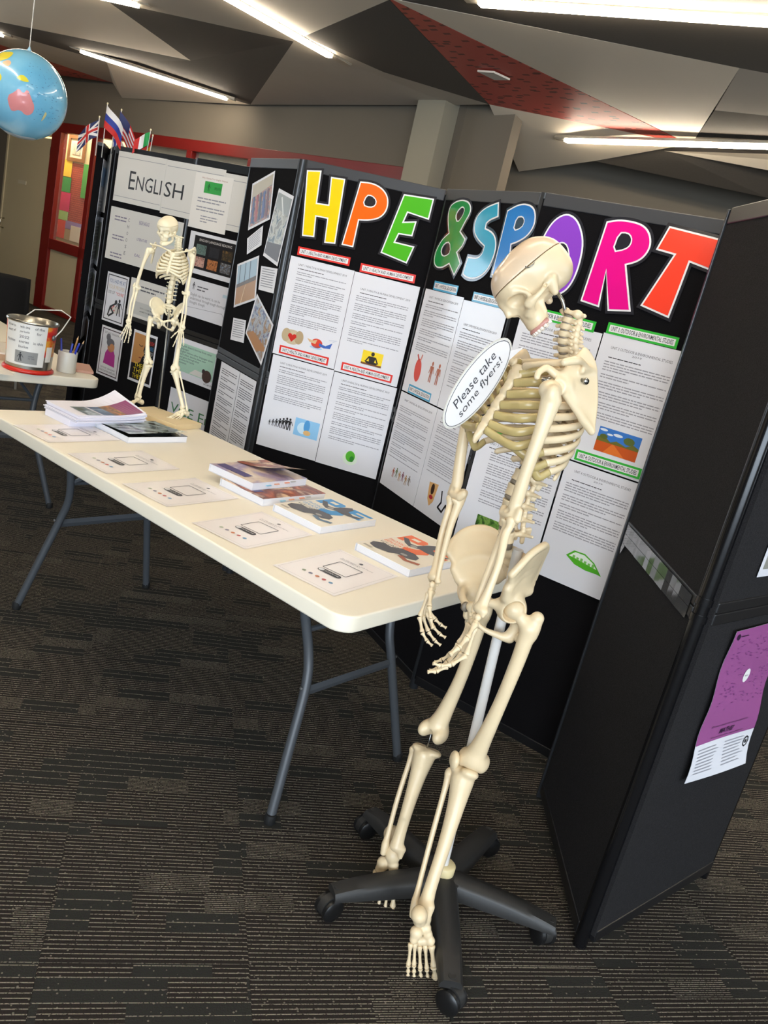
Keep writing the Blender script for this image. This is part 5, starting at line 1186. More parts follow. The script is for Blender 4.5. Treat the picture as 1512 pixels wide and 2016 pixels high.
# ------------------------------------------------------------------ inflatable globe
def globe_mat():
    m = bpy.data.materials.new('globe_vinyl'); m.use_nodes = True; nt = m.node_tree; b = nt.nodes['Principled BSDF']; b.inputs['Roughness'].default_value = .25; b.inputs['Coat Weight'].default_value = .6
    tc = nt.nodes.new('ShaderNodeTexCoord'); no = nt.nodes.new('ShaderNodeTexNoise'); no.inputs['Scale'].default_value = 3.2; no.inputs['Detail'].default_value = 5
    cr = nt.nodes.new('ShaderNodeValToRGB'); e = cr.color_ramp.elements; e[0].position = .3; e[0].color = lin('58a4cc') + (1,); e[1].position = .7; e[1].color = lin('8cc8e2') + (1,)
    nt.links.new(tc.outputs['Object'], no.inputs['Vector']); nt.links.new(no.outputs['Fac'], cr.inputs['Fac']); nt.links.new(cr.outputs['Color'], b.inputs['Base Color']); return m
gl = empty('inflatable_globe', (-2.15, 4.21, 1.945))
RG = .196
def gp(th, ph, r=RG):   # latitude th, longitude ph around the tilted axis
    p = Vector((math.cos(th) * math.cos(ph), math.cos(th) * math.sin(ph), math.sin(th)))
    crease = 1 + .018 * math.cos(6 * ph) * math.cos(th) ** 2 + .006 * math.sin(30 * th) * max(0, math.cos(6 * ph)) ** 8 * math.cos(th)
    return p * r * crease
b = MB(); n1, n2 = 48, 96; vs = []
for i in range(n1 + 1):
    for j in range(n2): vs.append(gp(-math.pi / 2 + math.pi * i / n1, 2 * math.pi * j / n2))
fs = [(i * n2 + j, i * n2 + (j + 1) % n2, (i + 1) * n2 + (j + 1) % n2, (i + 1) * n2 + j) for i in range(n1) for j in range(n2)]
GT_ = Matrix.Rotation(math.radians(-62.9), 4, 'Z') @ Matrix.Rotation(math.radians(8), 4, 'Y')
b.add(vs, fs).build('globe_skin', globe_mat(), gl, GT_, smooth=True)
def land(pts, m, name):
    """patch on the globe: polygon in lon/lat degrees"""
    q = smooth_poly(pts, 1); b = MB(); c_ = (sum(p[0] for p in q) / len(q), sum(p[1] for p in q) / len(q)); rings = 6; vs = [gp(math.radians(c_[1]), math.radians(c_[0]), RG * 1.006)]
    for r_ in range(1, rings + 1):
        for p in q: vs.append(gp(math.radians(c_[1] + (p[1] - c_[1]) * r_ / rings), math.radians(c_[0] + (p[0] - c_[0]) * r_ / rings), RG * 1.006))
    n = len(q); fs = [(0, 1 + i, 1 + (i + 1) % n) for i in range(n)] + [(1 + (r_ - 1) * n + i, 1 + r_ * n + i, 1 + r_ * n + (i + 1) % n, 1 + (r_ - 1) * n + (i + 1) % n) for r_ in range(1, rings) for i in range(n)]
    b.add(vs, fs).build(name, m, gl, GT_, smooth=True)
PK, YL, CR, WH = mat('globe_pink', 'd88a8c', .3, coat=.5), mat('globe_yellow', 'd8cc2a', .3, coat=.5), mat('globe_tan', 'c8c48c', .3, coat=.5), mat('globe_ice', 'b8cbd8', .3, coat=.5)
land([(-22, -4), (-12, 4), (-8, 10), (-2, 4), (3, 12), (8, 2), (14, -8), (12, -18), (4, -22), (-4, -16), (-14, -22), (-18, -18)], PK, 'australia_patch')
land([(-14, 22), (-6, 28), (2, 24), (4, 20), (-6, 19)], YL, 'island_patch'); land([(-42, 14), (-38, 22), (-32, 16), (-36, 8)], YL, 'island_patch'); land([(-70, 50), (-40, 62), (-34, 48), (-50, 34), (-66, 30)], mat('globe_asia', 'e0cc3a', .3, coat=.5), 'asia_patch')
land([(30, -10), (33, -14), (30, -22), (27, -26), (28, -18)], CR, 'island_patch'); land([(-60, -60), (-10, -64), (50, -60), (60, -72), (0, -80), (-60, -74)], WH, 'ice_patch'); land([(-44, 36), (-34, 44), (-26, 40), (-30, 32)], mat('globe_peach', 'e0b48c', .3, coat=.5), 'asia_patch')
rnd = random.Random(6); b = MB()
for k in range(110):
    ph, th = math.radians(rnd.uniform(0, 60)), math.radians(rnd.uniform(-25, 48)); d_ = rnd.uniform(.01, .035)
    b.add([gp(th, ph, RG * 1.005), gp(th, ph + d_, RG * 1.005), gp(th + .012, ph + d_, RG * 1.005), gp(th + .012, ph, RG * 1.005)], [(0, 1, 2, 3)])
b.build('place_names', mat('globe_ink', '3a6a90', .4), gl, GT_)
MB().lathe([(.0, .19), (.012, .199), (.006, .205), (.004, .214), (0, .215)], 12).build('valve_tab', mat('globe_valve', '9cc4d8', .3), gl, smooth=True)
MB().tube([(0, 0, .21), (.0, .0, 1.048)], .0022, 6).build('string', mat('white_string', 'd8d4cc', .6), gl)
tag(gl, 'inflatable blue globe hanging from the ceiling', 'globe')
# ================================================================== SKELETONS
M_BONE = mat('bone_plastic', 'dcc7a3', .34, spec=.5, noise=.10, nscale=14, bump=.08, bscale=60)
M_BONE2 = mat('bone_plastic_pale', 'ddd0ae', .32, spec=.5, noise=.06, nscale=10)
M_CAP = mat('skull_cap_plastic', 'dcc2a4', .25, spec=.5, noise=.05, nscale=8)
M_CART = mat('costal_cartilage', 'b7a26c', .3, spec=.6, sss=.0, noise=.08, nscale=20)
M_DISC = mat('disc_rubber', '7d7263', .6)
M_TOOTH = mat('tooth_enamel', 'e6dccd', .25); M_GUM = mat('gum_plastic', 'c08a7e', .4)
M_STEEL = mat('fitting_steel', 'a8a8a6', .25, 1.0)
M_SBONE = mat('small_bone_plastic', 'ebdfbf', .4, noise=.05, nscale=20)
M_POLE = mat('white_pole', 'd9d6d2', .3)
M_BLK = mat('black_nylon', '262524', .5, noise=.15, nscale=30, bump=.1, bscale=300)

def vnorm(a): return np.sqrt((a * a).sum(-1))
def RC(P, a, b, r1, r2):
    a = np.asarray(a, np.float32); b = np.asarray(b, np.float32); d = b - a
    t = np.clip(((P - a) @ d) / max(float(d @ d), 1e-9), 0, 1)
    return vnorm(P - a - t[..., None] * d) - (r1 + (r2 - r1) * t)
def PLN(P, pts, rs, k=.004):
    if len(pts) > 2:
        n = 4 if len(pts) < 8 else 1
        pts = [tuple(p) for p in spline(pts, n)]; rs = [float(v.x) for v in spline([(r, 0, 0) for r in rs], n)]
    f = None
    for i in range(len(pts) - 1):
        g = RC(P, pts[i], pts[i + 1], rs[i], rs[i + 1]); f = g if f is None else np.minimum(f, g)
    return f
def EL(P, c, r):
    q = P - np.asarray(c, np.float32); r = np.asarray(r, np.float32)
    k0 = vnorm(q / r); k1 = vnorm(q / (r * r)); return k0 * (k0 - 1) / np.maximum(k1, 1e-6)
def smin(a, b, k):
    h = np.clip(.5 + .5 * (b - a) / k, 0, 1); return b + (a - b) * h - k * h * (1 - h)
def smax(a, b, k): return -smin(-a, -b, k)
def U(P, *fs, k=.006):
    f = fs[0]
    for g in fs[1:]: f = smin(f, g, k)
    return f
def net(fn, lo, hi, h):
    """surface nets over a sampled distance field"""
    lo = np.array(lo, np.float32); hi = np.array(hi, np.float32); n = np.ceil((hi - lo) / h).astype(int) + 1
    ax = [lo[i] + h * np.arange(n[i], dtype=np.float32) for i in range(3)]
    P = np.stack(np.meshgrid(*ax, indexing='ij'), -1); F = fn(P).astype(np.float32)
    F[0] = F[-1] = 1e-3; F[:, 0] = F[:, -1] = 1e-3; F[:, :, 0] = F[:, :, -1] = 1e-3
    S = F < 0; N = np.array(S.shape) - 1
    cs = [(i, j, k) for i in (0, 1) for j in (0, 1) for k in (0, 1)]
    sl = lambda A, o: A[o[0]:o[0] + N[0], o[1]:o[1] + N[1], o[2]:o[2] + N[2]]
    cnt = sum(sl(S, o).astype(np.int8) for o in cs); act = (cnt > 0) & (cnt < 8)
    idx = -np.ones(act.shape, np.int64); I = np.argwhere(act); idx[act] = np.arange(len(I))
    acc = np.zeros((len(I), 3), np.float64); num = np.zeros(len(I))
    for a in cs:
        for d in range(3):
            if a[d] == 1: continue
            b = list(a); b[d] = 1; b = tuple(b)
            fa = F[I[:, 0] + a[0], I[:, 1] + a[1], I[:, 2] + a[2]]; fb = F[I[:, 0] + b[0], I[:, 1] + b[1], I[:, 2] + b[2]]
            m = (fa < 0) != (fb < 0); t = np.where(m, fa / np.where(m, fa - fb, 1), 0)
            p = np.array(a, float)[None] + t[:, None] * (np.array(b, float) - np.array(a, float))[None]
            acc[m] += p[m]; num[m] += 1
    V = (I + acc / np.maximum(num, 1)[:, None]) * h + lo
    Q = []
    for d in range(3):
        o = [slice(1, -1)] * 3; A = F; e1, e2 = (d + 1) % 3, (d + 2) % 3
        sa = [slice(None)] * 3; sb = [slice(None)] * 3; sa[d] = slice(0, -1); sb[d] = slice(1, None)
        a, b = S[tuple(sa)], S[tuple(sb)]; E_ = np.argwhere(a != b); inside = a[tuple(E_.T)]
        ok = (E_[:, e1] > 0) & (E_[:, e2] > 0) & (E_[:, e1] < N[e1]) & (E_[:, e2] < N[e2]); E_ = E_[ok]; inside = inside[ok]
        def cell(o1, o2):
            c = E_.copy(); c[:, e1] -= o1; c[:, e2] -= o2; return idx[c[:, 0], c[:, 1], c[:, 2]]
        q = np.stack([cell(1, 1), cell(0, 1), cell(0, 0), cell(1, 0)], -1); q[~inside] = q[~inside][:, ::-1]; Q.append(q)
    Q = np.concatenate(Q); Q = Q[(Q >= 0).all(1)]
    return V, Q
def net_mesh(name, fn, lo, hi, h):
    V, Q = net(fn, lo, hi, h)
    me = bpy.data.meshes.new(name); me.vertices.add(len(V)); me.vertices.foreach_set('co', V.astype(np.float32).ravel())
    me.loops.add(len(Q) * 4); me.loops.foreach_set('vertex_index', Q.astype(np.int32).ravel())
    me.polygons.add(len(Q)); me.polygons.foreach_set('loop_start', np.arange(0, len(Q) * 4, 4, dtype=np.int32))
    try: me.polygons.foreach_set('loop_total', np.full(len(Q), 4, dtype=np.int32))
    except Exception: pass
    me.update(calc_edges=True); me.validate()
    me.polygons.foreach_set('use_smooth', [True] * len(me.polygons)); return me
def mirrored(me):
    m2 = me.copy(); n = len(m2.vertices); co = np.empty(n * 3, np.float32); m2.vertices.foreach_get('co', co); co[0::3] *= -1; m2.vertices.foreach_set('co', co); m2.flip_normals(); m2.update(); return m2

# ---- bone shapes.  right-hand bones: x outwards (lateral), y forwards, z up; proximal joint at the origin
BN = {}
def stern_y(z): return .104 + (.535 - z) * .41
def both(key, fn, lo, hi, h):
    r = net_mesh(key, fn, lo, hi, h); BN[key] = (r, mirrored(r))
def f_femur(P):
    f = PLN(P, [(.045, 0, -.035), (.042, .006, -.12), (.032, .012, -.24), (.018, .006, -.35), (.010, 0, -.40)], [.019, .0168, .0160, .0205, .0275], .012)
    f = U(P, f, RC(P, (0, 0, 0), (.042, -.002, -.03), .0135, .0165), k=.012)
    f = smin(f, EL(P, (0, 0, 0), (.0235, .0235, .0235)), .004)
    f = smin(f, RC(P, (.055, -.006, -.004), (.052, -.004, -.045), .0155, .014), .014)
    f = smin(f, EL(P, (.024, -.018, -.07), (.009, .009, .013)), .012)
    for x in (-.014, .032): f = smin(f, EL(P, (x, -.010, -.415), (.0165, .029, .0225)), .010)
    f = smin(f, EL(P, (.009, .012, -.405), (.026, .016, .02)), .012)
    f = smax(f, -EL(P, (.009, -.034, -.428), (.0095, .026, .026)), .005)
    return f
both('femur', f_femur, (-.045, -.06, -.452), (.085, .05, .04), .0028)
def f_tibia(P):
    f = PLN(P, [(.002, 0, -.035), (.0, .004, -.10), (-.002, .004, -.20), (-.004, 0, -.30), (-.006, 0, -.345)], [.029, .0212, .016, .0148, .0185], .014)
    for x in (-.018, .020): f = smin(f, EL(P, (x, -.004, -.014), (.021, .024, .014)), .010)
    f = smin(f, RC(P, (.001, .020, -.022), (.0, .014, -.06), .009, .007), .014)
    f = smin(f, RC(P, (0, .012, -.06), (-.002, .012, -.24), .005, .004), .012)
    f = smin(f, RC(P, (-.022, 0, -.345), (-.024, .002, -.372), .010, .006), .010)
    f = smax(f, -EL(P, (-.018, -.004, .006), (.014, .016, .010)), .004); f = smax(f, -EL(P, (.020, -.004, .006), (.014, .016, .010)), .004)
    return f
both('tibia', f_tibia, (-.055, -.045, -.39), (.055, .045, .02), .0028)
def f_fibula(P):
    f = PLN(P, [(.036, -.014, -.036), (.036, -.012, -.08), (.034, -.008, -.2), (.027, -.006, -.32), (.024, -.004, -.355), (.022, -.002, -.385)], [.0105, .0072, .0066, .0068, .0105, .008], .008)
    return smin(f, EL(P, (.036, -.013, -.030), (.0115, .0115, .013)), .006)
both('fibula', f_fibula, (.0, -.035, -.40), (.06, .02, -.01), .0024)
both('patella', lambda P: smax(EL(P, (0, 0, 0), (.021, .0115, .022)), EL(P, (0, .006, .008), (.028, .03, .034)), .004), (-.03, -.02, -.03), (.03, .02, .03), .002)
def f_humerus(P):
    f = PLN(P, [(.012, 0, -.02), (.014, .002, -.09), (.010, .003, -.18), (.006, 0, -.25), (.002, 0, -.285)], [.021, .0145, .013, .0138, .013], .012)
    f = smin(f, EL(P, (-.002, -.002, 0), (.0235, .0235, .0235)), .006); f = smin(f, EL(P, (.02, .008, -.004), (.012, .014, .018)), .008)
    f = smin(f, RC(P, (-.022, 0, -.292), (.024, 0, -.292), .0105, .0095), .012); f = smin(f, EL(P, (-.030, -.004, -.284), (.009, .008, .009)), .008); f = smin(f, EL(P, (.024, 0, -.276), (.008, .007, .012)), .008)
    f = smax(f, -EL(P, (-.002, -.016, -.278), (.011, .009, .010)), .004); f = smax(f, -EL(P, (-.002, .014, -.280), (.009, .006, .007)), .004)
    f = smax(f, -(np.abs(P[..., 0] + .0) + np.abs(P[..., 2] + .305) * .9 - .004), .003)
    return f
both('humerus', f_humerus, (-.05, -.035, -.315), (.05, .035, .035), .0026)
def f_ulna(P):
    f = PLN(P, [(-.008, -.014, .012), (-.008, -.010, -.02), (-.008, -.003, -.08), (-.010, 0, -.17), (-.012, .0, -.235), (-.013, -.002, -.248)], [.0115, .0115, .0085, .007, .0062, .008], .007)
    f = smin(f, RC(P, (-.008, -.004, -.018), (-.008, .006, -.014), .009, .006), .006)
    f = smax(f, -EL(P, (-.008, .006, 0), (.02, .0115, .0115)), .003); return f
both('ulna', f_ulna, (-.035, -.035, -.262), (.02, .03, .035), .0022)
def f_radius(P):
    f = PLN(P, [(.014, .003, -.012), (.013, .002, -.03), (.010, .003, -.05), (.018, .002, -.12), (.012, .0, -.20), (.008, 0, -.238)], [.0115, .008, .0088, .0078, .009, .0135], .007)
    f = smin(f, RC(P, (.002, 0, -.238), (.018, 0, -.242), .0115, .010), .008); return smin(f, RC(P, (.019, 0, -.242), (.021, 0, -.254), .007, .004), .005)
both('radius', f_radius, (-.02, -.025, -.265), (.04, .03, .005), .0022)
def f_hip(P):
    A0 = np.array((.088, .026, .034)); A1 = np.array((.058, -.055, .040))
    CR = [(.124, .057, .088), (.132, .042, .112), (.132, .018, .137), (.125, -.012, .152), (.109, -.040, .155), (.088, -.063, .144), (.064, -.078, .121), (.044, -.088, .094), (.040, -.082, .064)]
    CR = [np.array(tuple(c)) for c in spline(CR, 4)]; f = None; n = len(CR)
    for i, c in enumerate(CR):
        b = A0 + (A1 - A0) * i / (n - 1); mid = (b + c) / 2 + np.array((-.010, 0, -.004)) * math.sin(math.pi * i / (n - 1))
        g = smin(RC(P, b, mid, .0105, .0058), RC(P, mid, c, .0058, .0052), .006); f = g if f is None else smin(f, g, .008)
    f = smin(f, PLN(P, CR, [.0072] * n, .004), .006)
    f = smin(f, EL(P, (.078, .004, .002), (.034, .036, .036)), .014)
    f = smin(f, RC(P, (.104, .046, .050), (.092, .036, .030), .0095, .012), .012)
    f = smin(f, PLN(P, [(.076, .022, .006), (.050, .050, .006), (.026, .064, -.004), (.009, .066, -.014)], [.0155, .0095, .0085, .010], .006), .010)
    f = smin(f, RC(P, (.009, .064, -.012), (.010, .058, -.040), .0085, .0085), .008)
    f = smin(f, PLN(P, [(.011, .057, -.042), (.030, .034, -.062), (.052, -.004, -.074)], [.0065, .006, .009], .005), .008)
    f = smin(f, PLN(P, [(.076, -.018, -.010), (.066, -.030, -.045), (.056, -.022, -.074)], [.019, .015, .0145], .01), .012)
    f = smin(f, RC(P, (.060, -.042, -.02), (.050, -.050, -.024), .007, .003), .006)
    f = smax(f, -EL(P, (.100, .010, -.004), (.030, .0265, .0265)), .004)
    return f
both('hip_bone', f_hip, (-.004, -.105, -.10), (.150, .085, .165), .0028)
def f_sacrum(P):
    cs = [((0, -.022, .120), (.027, .019, .016)), ((0, -.036, .096), (.024, .016, .016)), ((0, -.052, .072), (.020, .013, .015)), ((0, -.066, .048), (.016, .011, .014)), ((0, -.074, .026), (.012, .009, .013)), ((0, -.074, .006), (.008, .006, .010)), ((0, -.068, -.008), (.005, .004, .008))]
    f = None
    for c, r in cs:
        g = EL(P, c, r); f = g if f is None else smin(f, g, .010)
    for s in (-1, 1):
        f = smin(f, PLN(P, [(s * .018, -.030, .116), (s * .044, -.050, .100), (s * .040, -.062, .070), (s * .022, -.070, .036)], [.016, .016, .011, .006], .012), .012)
        for z, y, x in ((.106, -.024, .022), (.083, -.038, .019), (.060, -.053, .016), (.038, -.064, .013)): f = smax(f, -EL(P, (s * x, y, z), (.0045, .012, .0045)), .003)
    f = smin(f, PLN(P, [(0, -.056, .112), (0, -.074, .085), (0, -.082, .05)], [.006, .006, .004], .006), .010)
    return f
BN['sacrum'] = net_mesh('sacrum', f_sacrum, (-.07, -.10, -.02), (.07, .01, .145), .0028)
def f_scap(P):
    MBd = [(-.016, -.068, .066), (-.022, -.086, .046), (-.026, -.094, .020), (-.025, -.094, -.02), (-.022, -.088, -.06), (-.016, -.076, -.100)]
    LB = [(-.004, -.012, .022), (-.004, -.014, .014), (-.003, -.016, .004), (-.003, -.018, -.006), (-.004, -.024, -.022), (-.010, -.055, -.078)]
    f = None
    for a, b in zip(spline(LB, 7), spline(MBd, 7)):
        g = RC(P, tuple(a), tuple(b), .0040, .0034); f = g if f is None else smin(f, g, .010)
    f = smin(f, PLN(P, MBd, [.0045] * 6, .004), .004); f = smin(f, PLN(P, [(-.003, -.010, -.014), (-.006, -.036, -.052), (-.016, -.076, -.100)], [.0075, .0062, .0065], .006), .006)
    f = smin(f, RC(P, (0, 0, -.002), (-.004, -.018, 0), .0125, .011), .010); f = smin(f, EL(P, (.004, .004, -.002), (.0065, .0135, .0185)), .005)
    f = smin(f, PLN(P, [(-.024, -.092, .022), (-.004, -.066, .032), (.014, -.044, .042), (.028, -.022, .046), (.030, .004, .044)], [.004, .005, .0065, .009, .0075], .006), .008)
    f = smin(f, RC(P, (-.014, -.07, .026), (.004, -.05, .024), .004, .005), .01)
    f = smin(f, PLN(P, [(-.006, .002, .020), (-.010, .020, .036), (-.002, .042, .030), (.002, .050, .020)], [.0085, .0072, .0065, .006], .006), .008)
    f = smax(f, -EL(P, (.016, .006, -.002), (.012, .013, .017)), .003)
    return f
both('scapula', f_scap, (-.045, -.115, -.12), (.05, .07, .085), .0023)
def f_lumbar(P):
    x, y, z = P[..., 0], P[..., 1], P[..., 2]
    q = np.sqrt((x / 1.28) ** 2 + y ** 2) - (.0178 - .0022 * np.cos(np.clip(z / .0145, -1, 1) * math.pi / 2)); f = smax(q, np.abs(z) - .0135, .003)
    for s in (-1, 1):
        f = smin(f, RC(P, (s * .012, -.014, .004), (s * .014, -.032, .003), .0058, .0058), .005); f = smin(f, RC(P, (s * .014, -.030, .003), (s * .046, -.038, .006), .0052, .0036), .006)
        f = smin(f, PLN(P, [(s * .016, -.036, .019), (s * .014, -.038, 0), (s * .012, -.038, -.020)], [.0055, .0062, .0055], .005), .005); f = smin(f, RC(P, (s * .013, -.034, 0), (0, -.046, -.004), .005, .005), .005)
    f = smin(f, smin(RC(P, (0, -.046, .004), (0, -.070, .000), .0042, .005), RC(P, (0, -.046, -.010), (0, -.068, -.010), .0042, .005), .008), .005)
    return smax(f, -EL(P, (0, -.027, 0), (.0095, .0085, .04)), .003)
BN['lumbar'] = net_mesh('lumbar_vertebra', f_lumbar, (-.056, -.082, -.032), (.056, .026, .032), .002)
def f_thor(P):
    x, y, z = P[..., 0], P[..., 1], P[..., 2]
    q = np.sqrt((x / 1.1) ** 2 + y ** 2) - (.0142 - .0016 * np.cos(np.clip(z / .0105, -1, 1) * math.pi / 2)); f = smax(q, np.abs(z) - .0092, .003)
    for s in (-1, 1):
        f = smin(f, RC(P, (s * .010, -.010, .004), (s * .011, -.024, .004), .0045, .0048), .004); f = smin(f, RC(P, (s * .011, -.022, .004), (s * .033, -.036, .010), .0050, .0056), .005)
        f = smin(f, RC(P, (s * .011, -.026, .012), (s * .010, -.028, -.010), .0045, .0045), .004)
    f = smin(f, PLN(P, [(0, -.028, .002), (0, -.040, -.010), (0, -.056, -.030)], [.0060, .0045, .0038], .004), .006)
    return smax(f, -EL(P, (0, -.018, 0), (.0075, .0065, .03)), .003)
BN['thoracic'] = net_mesh('thoracic_vertebra', f_thor, (-.044, -.066, -.04), (.044, .022, .022), .0018)
def f_cerv(P):
    x, y, z = P[..., 0], P[..., 1], P[..., 2]
    q = np.sqrt((x / 1.25) ** 2 + y ** 2) - .0098; f = smax(q, np.abs(z) - .0062, .003)
    for s in (-1, 1):
        f = smin(f, RC(P, (s * .010, 0, 0), (s * .025, .000, -.003), .0045, .004), .004); f = smin(f, RC(P, (s * .010, -.008, 0), (s * .019, -.016, 0), .0045, .0065), .004)
        f = smin(f, RC(P, (s * .018, -.016, .007), (s * .018, -.018, -.007), .0058, .0058), .004); f = smin(f, RC(P, (s * .016, -.018, 0), (0, -.030, -.002), .0042, .0042), .004)
        f = smin(f, RC(P, (0, -.028, -.002), (s * .006, -.046, -.008), .0042, .0036), .004)
    return smax(f, -EL(P, (0, -.018, 0), (.0105, .008, .02)), .002)
BN['cervical'] = net_mesh('cervical_vertebra', f_cerv, (-.034, -.056, -.022), (.034, .018, .02), .0016)
def f_atlas(P):
    f = None; pts = [(.019 * math.cos(t), -.012 + .021 * math.sin(t), 0) for t in np.linspace(0, 2 * math.pi, 17)]
    f = PLN(P, pts, [.0045] * 17, .003)
    for s in (-1, 1): f = smin(f, EL(P, (s * .019, -.004, 0), (.010, .012, .0095)), .004); f = smin(f, RC(P, (s * .02, -.006, 0), (s * .036, -.008, 0), .005, .0045), .004)
    return smin(f, EL(P, (0, -.036, 0), (.006, .005, .005)), .004)
BN['atlas'] = net_mesh('atlas_vertebra', f_atlas, (-.046, -.048, -.016), (.046, .018, .016), .0017)
def f_skull(P):
    f = EL(P, (0, -.006, .018), (.069, .088, .066)); f = smin(f, EL(P, (0, -.034, .016), (.0715, .060, .063)), .02); f = smin(f, EL(P, (0, .044, .016), (.056, .042, .052)), .02)
    f = smin(f, EL(P, (0, -.058, -.018), (.056, .036, .040)), .02); f = smin(f, EL(P, (0, -.010, -.040), (.050, .050, .018)), .016)
    # temporal hollows behind the brow
    for s in (-1, 1):
        f = smax(f, -EL(P, (s * .082, .046, -.016), (.030, .034, .036)), .016)
        f = smin(f, RC(P, (s * .056, -.022, -.034), (s * .051, -.014, -.060), .0135, .0085), .010)
        f = smin(f, RC(P, (s * .006, .083, .001), (s * .047, .057, .003), .0075, .0068), .010)
        f = smin(f, PLN(P, [(s * .049, .052, .003), (s * .054, .036, -.020), (s * .054, .038, -.040)], [.0066, .0056, .0075], .005), .005)
    mx = EL(P, (0, .044, -.058), (.036, .030, .042)); mx = smin(mx, EL(P, (0, .048, -.086), (.029, .027, .018)), .012); mx = smin(mx, RC(P, (0, .080, -.002), (0, .090, -.030), .0105, .0070), .008); mx = smin(mx, EL(P, (0, .058, -.030), (.014, .028, .026)), .008)
    f = smin(f, mx, .012)
    for s in (-1, 1):
        f = smin(f, RC(P, (s * .051, .042, -.046), (s * .030, .054, -.060), .0112, .0115), .010)
        f = smin(f, PLN(P, [(s * .053, .048, -.043), (s * .064, .030, -.043), (s * .067, .010, -.040), (s * .061, -.008, -.034)], [.0110, .0075, .0058, .0065], .005), .006)
        f = smin(f, PLN(P, [(s * .022, .018, -.056), (s * .020, .022, -.078)], [.007, .0045], .005), .006)
        f = smax(f, -EL(P, (s * .037, .068, -.0205), (.0215, .026, .0168)), .004)
        f = smax(f, -EL(P, (s * .0055, .086, -.055), (.0074, .018, .014)), .003)
        f = smax(f, -EL(P, (s * .070, -.003, -.036), (.010, .0042, .0042)), .003)
        f = smax(f, -EL(P, (s * .046, .020, -.058), (.016, .020, .020)), .006)     # behind the cheek bone
    f = smax(f, -EL(P, (0, -.030, -.060), (.013, .017, .016)), .004)                # foramen magnum
    f = smin(f, EL(P, (0, -.016, -.054), (.012, .03, .006)), .006)
    return f + .0006 * np.sin(P[..., 0] * 90) * np.sin(P[..., 1] * 110 + 1) * np.sin(P[..., 2] * 100)
CUT = .024
BN['skull'] = net_mesh('skull', lambda P: smax(f_skull(P), P[..., 2] - (CUT - .0007), .0006), (-.085, -.108, -.112), (.085, .118, .034), .002)
BN['skull_cap'] = net_mesh('skull_cap', lambda P: smax(f_skull(P) - .0004, (CUT + .0007) - P[..., 2], .0006), (-.085, -.108, .016), (.085, .108, .096), .0024)
def f_mand(P):
    f = None
    for s in (-1, 1):
        g = PLN(P, [(s * .050, .002, -.046), (s * .049, .006, -.072), (s * .045, .012, -.098), (s * .036, .040, -.112), (s * .020, .072, -.122), (0, .083, -.124)], [.0065, .0085, .0105, .0100, .0105, .0120], .008)
        g = smin(g, PLN(P, [(s * .049, .016, -.078), (s * .047, .026, -.050)], [.008, .0045], .004), .010); g = smin(g, PLN(P, [(s * .030, .048, -.104), (s * .017, .072, -.108), (0, .080, -.108)], [.0065] * 3, .004), .008)
        f = g if f is None else smin(f, g, .006)
    return f
BN['mandible'] = net_mesh('mandible', f_mand, (-.066, -.012, -.142), (.066, .100, -.036), .0024)
def f_stern(P):
    d = np.array((0, .47, -.88)); pts = [(0, .087, .532), (0, .098, .512), (0, .108, .493)]
    f = None
    for z, w in ((.536, .022), (.524, .021), (.512, .016), (.498, .012), (.484, .0135), (.466, .012), (.452, .015), (.434, .0135), (.418, .0165), (.402, .013), (.390, .008), (.378, .005)):
        y = stern_y(z); g = EL(P, (0, y, z), (w, .0068, .0115)); f = g if f is None else smin(f, g, .008)
    return f
BN['sternum'] = net_mesh('sternum', f_stern, (-.035, .08, .36), (.035, .19, .555), .002)
def f_tarsal(P):   # right foot: ankle at origin, toes along +y, big toe on the inside (-x)
    f = smin(RC(P, (.002, -.036, -.048), (.004, -.006, -.036), .0200, .0175), EL(P, (.002, -.042, -.054), (.018, .017, .021)), .010)
    f = smin(f, EL(P, (-.004, .006, -.018), (.020, .026, .018)), .006); f = smin(f, EL(P, (-.008, .032, -.026), (.014, .014, .014)), .005)
    for x, y, z, r in ((-.012, .048, -.030, .0125), (-.018, .064, -.036, .012), (-.002, .066, -.034, .0115), (.011, .064, -.036, .0115), (.015, .032, -.040, .0165), (.022, .046, -.048, .011)): f = smin(f, EL(P, (x, y, z), (r, r * 1.1, r)), .005)
    return f
both('tarsals', f_tarsal, (-.04, -.085, -.09), (.045, .088, .012), .0022)
def f_carpal(P):   # right hand: wrist at origin, fingers along -z, thumb on +x... thumb side set by mirror, palm facing +y
    f = None
    for x, y, z, r in ((.014, 0, -.008, .0085), (.001, 0, -.009, .0078), (-.011, 0, -.009, .0072), (-.014, .006, -.010, .005), (.019, .002, -.022, .0078), (.010, 0, -.023, .0065), (.000, 0, -.023, .0085), (-.011, 0, -.022, .0082)):
        g = EL(P, (x, y, z), (r, r * .95, r)); f = g if f is None else smin(f, g, .0015)
    return f
both('carpals', f_carpal, (-.026, -.014, -.036), (.032, .018, .006), .0015)
# finger and toe bone: unit length along -z
prof = [(.0, .0), (.34, -.0), (.50, -.03), (.52, -.10), (.40, -.20), (.29, -.38), (.27, -.55), (.31, -.75), (.42, -.88), (.46, -.95), (.36, -.995), (0, -1.0)]
_b = MB().lathe(prof, 10); BN['digit'] = _b.mesh('digit_bone'); BN['digit'].polygons.foreach_set('use_smooth', [True] * len(BN['digit'].polygons))
_b = MB().box((0, 0, 0), (.0066, .0058, .0105), bev=.0018); BN['tooth'] = _b.mesh('tooth'); BN['tooth'].polygons.foreach_set('use_smooth', [True] * len(BN['tooth'].polygons))
_b = MB().lathe([(.0, -.5), (.9, -.5), (1.0, -.25), (1.0, .25), (.9, .5), (0, .5)], 20); BN['disc'] = _b.mesh('intervertebral_disc'); BN['disc'].polygons.foreach_set('use_smooth', [True] * len(BN['disc'].polygons))

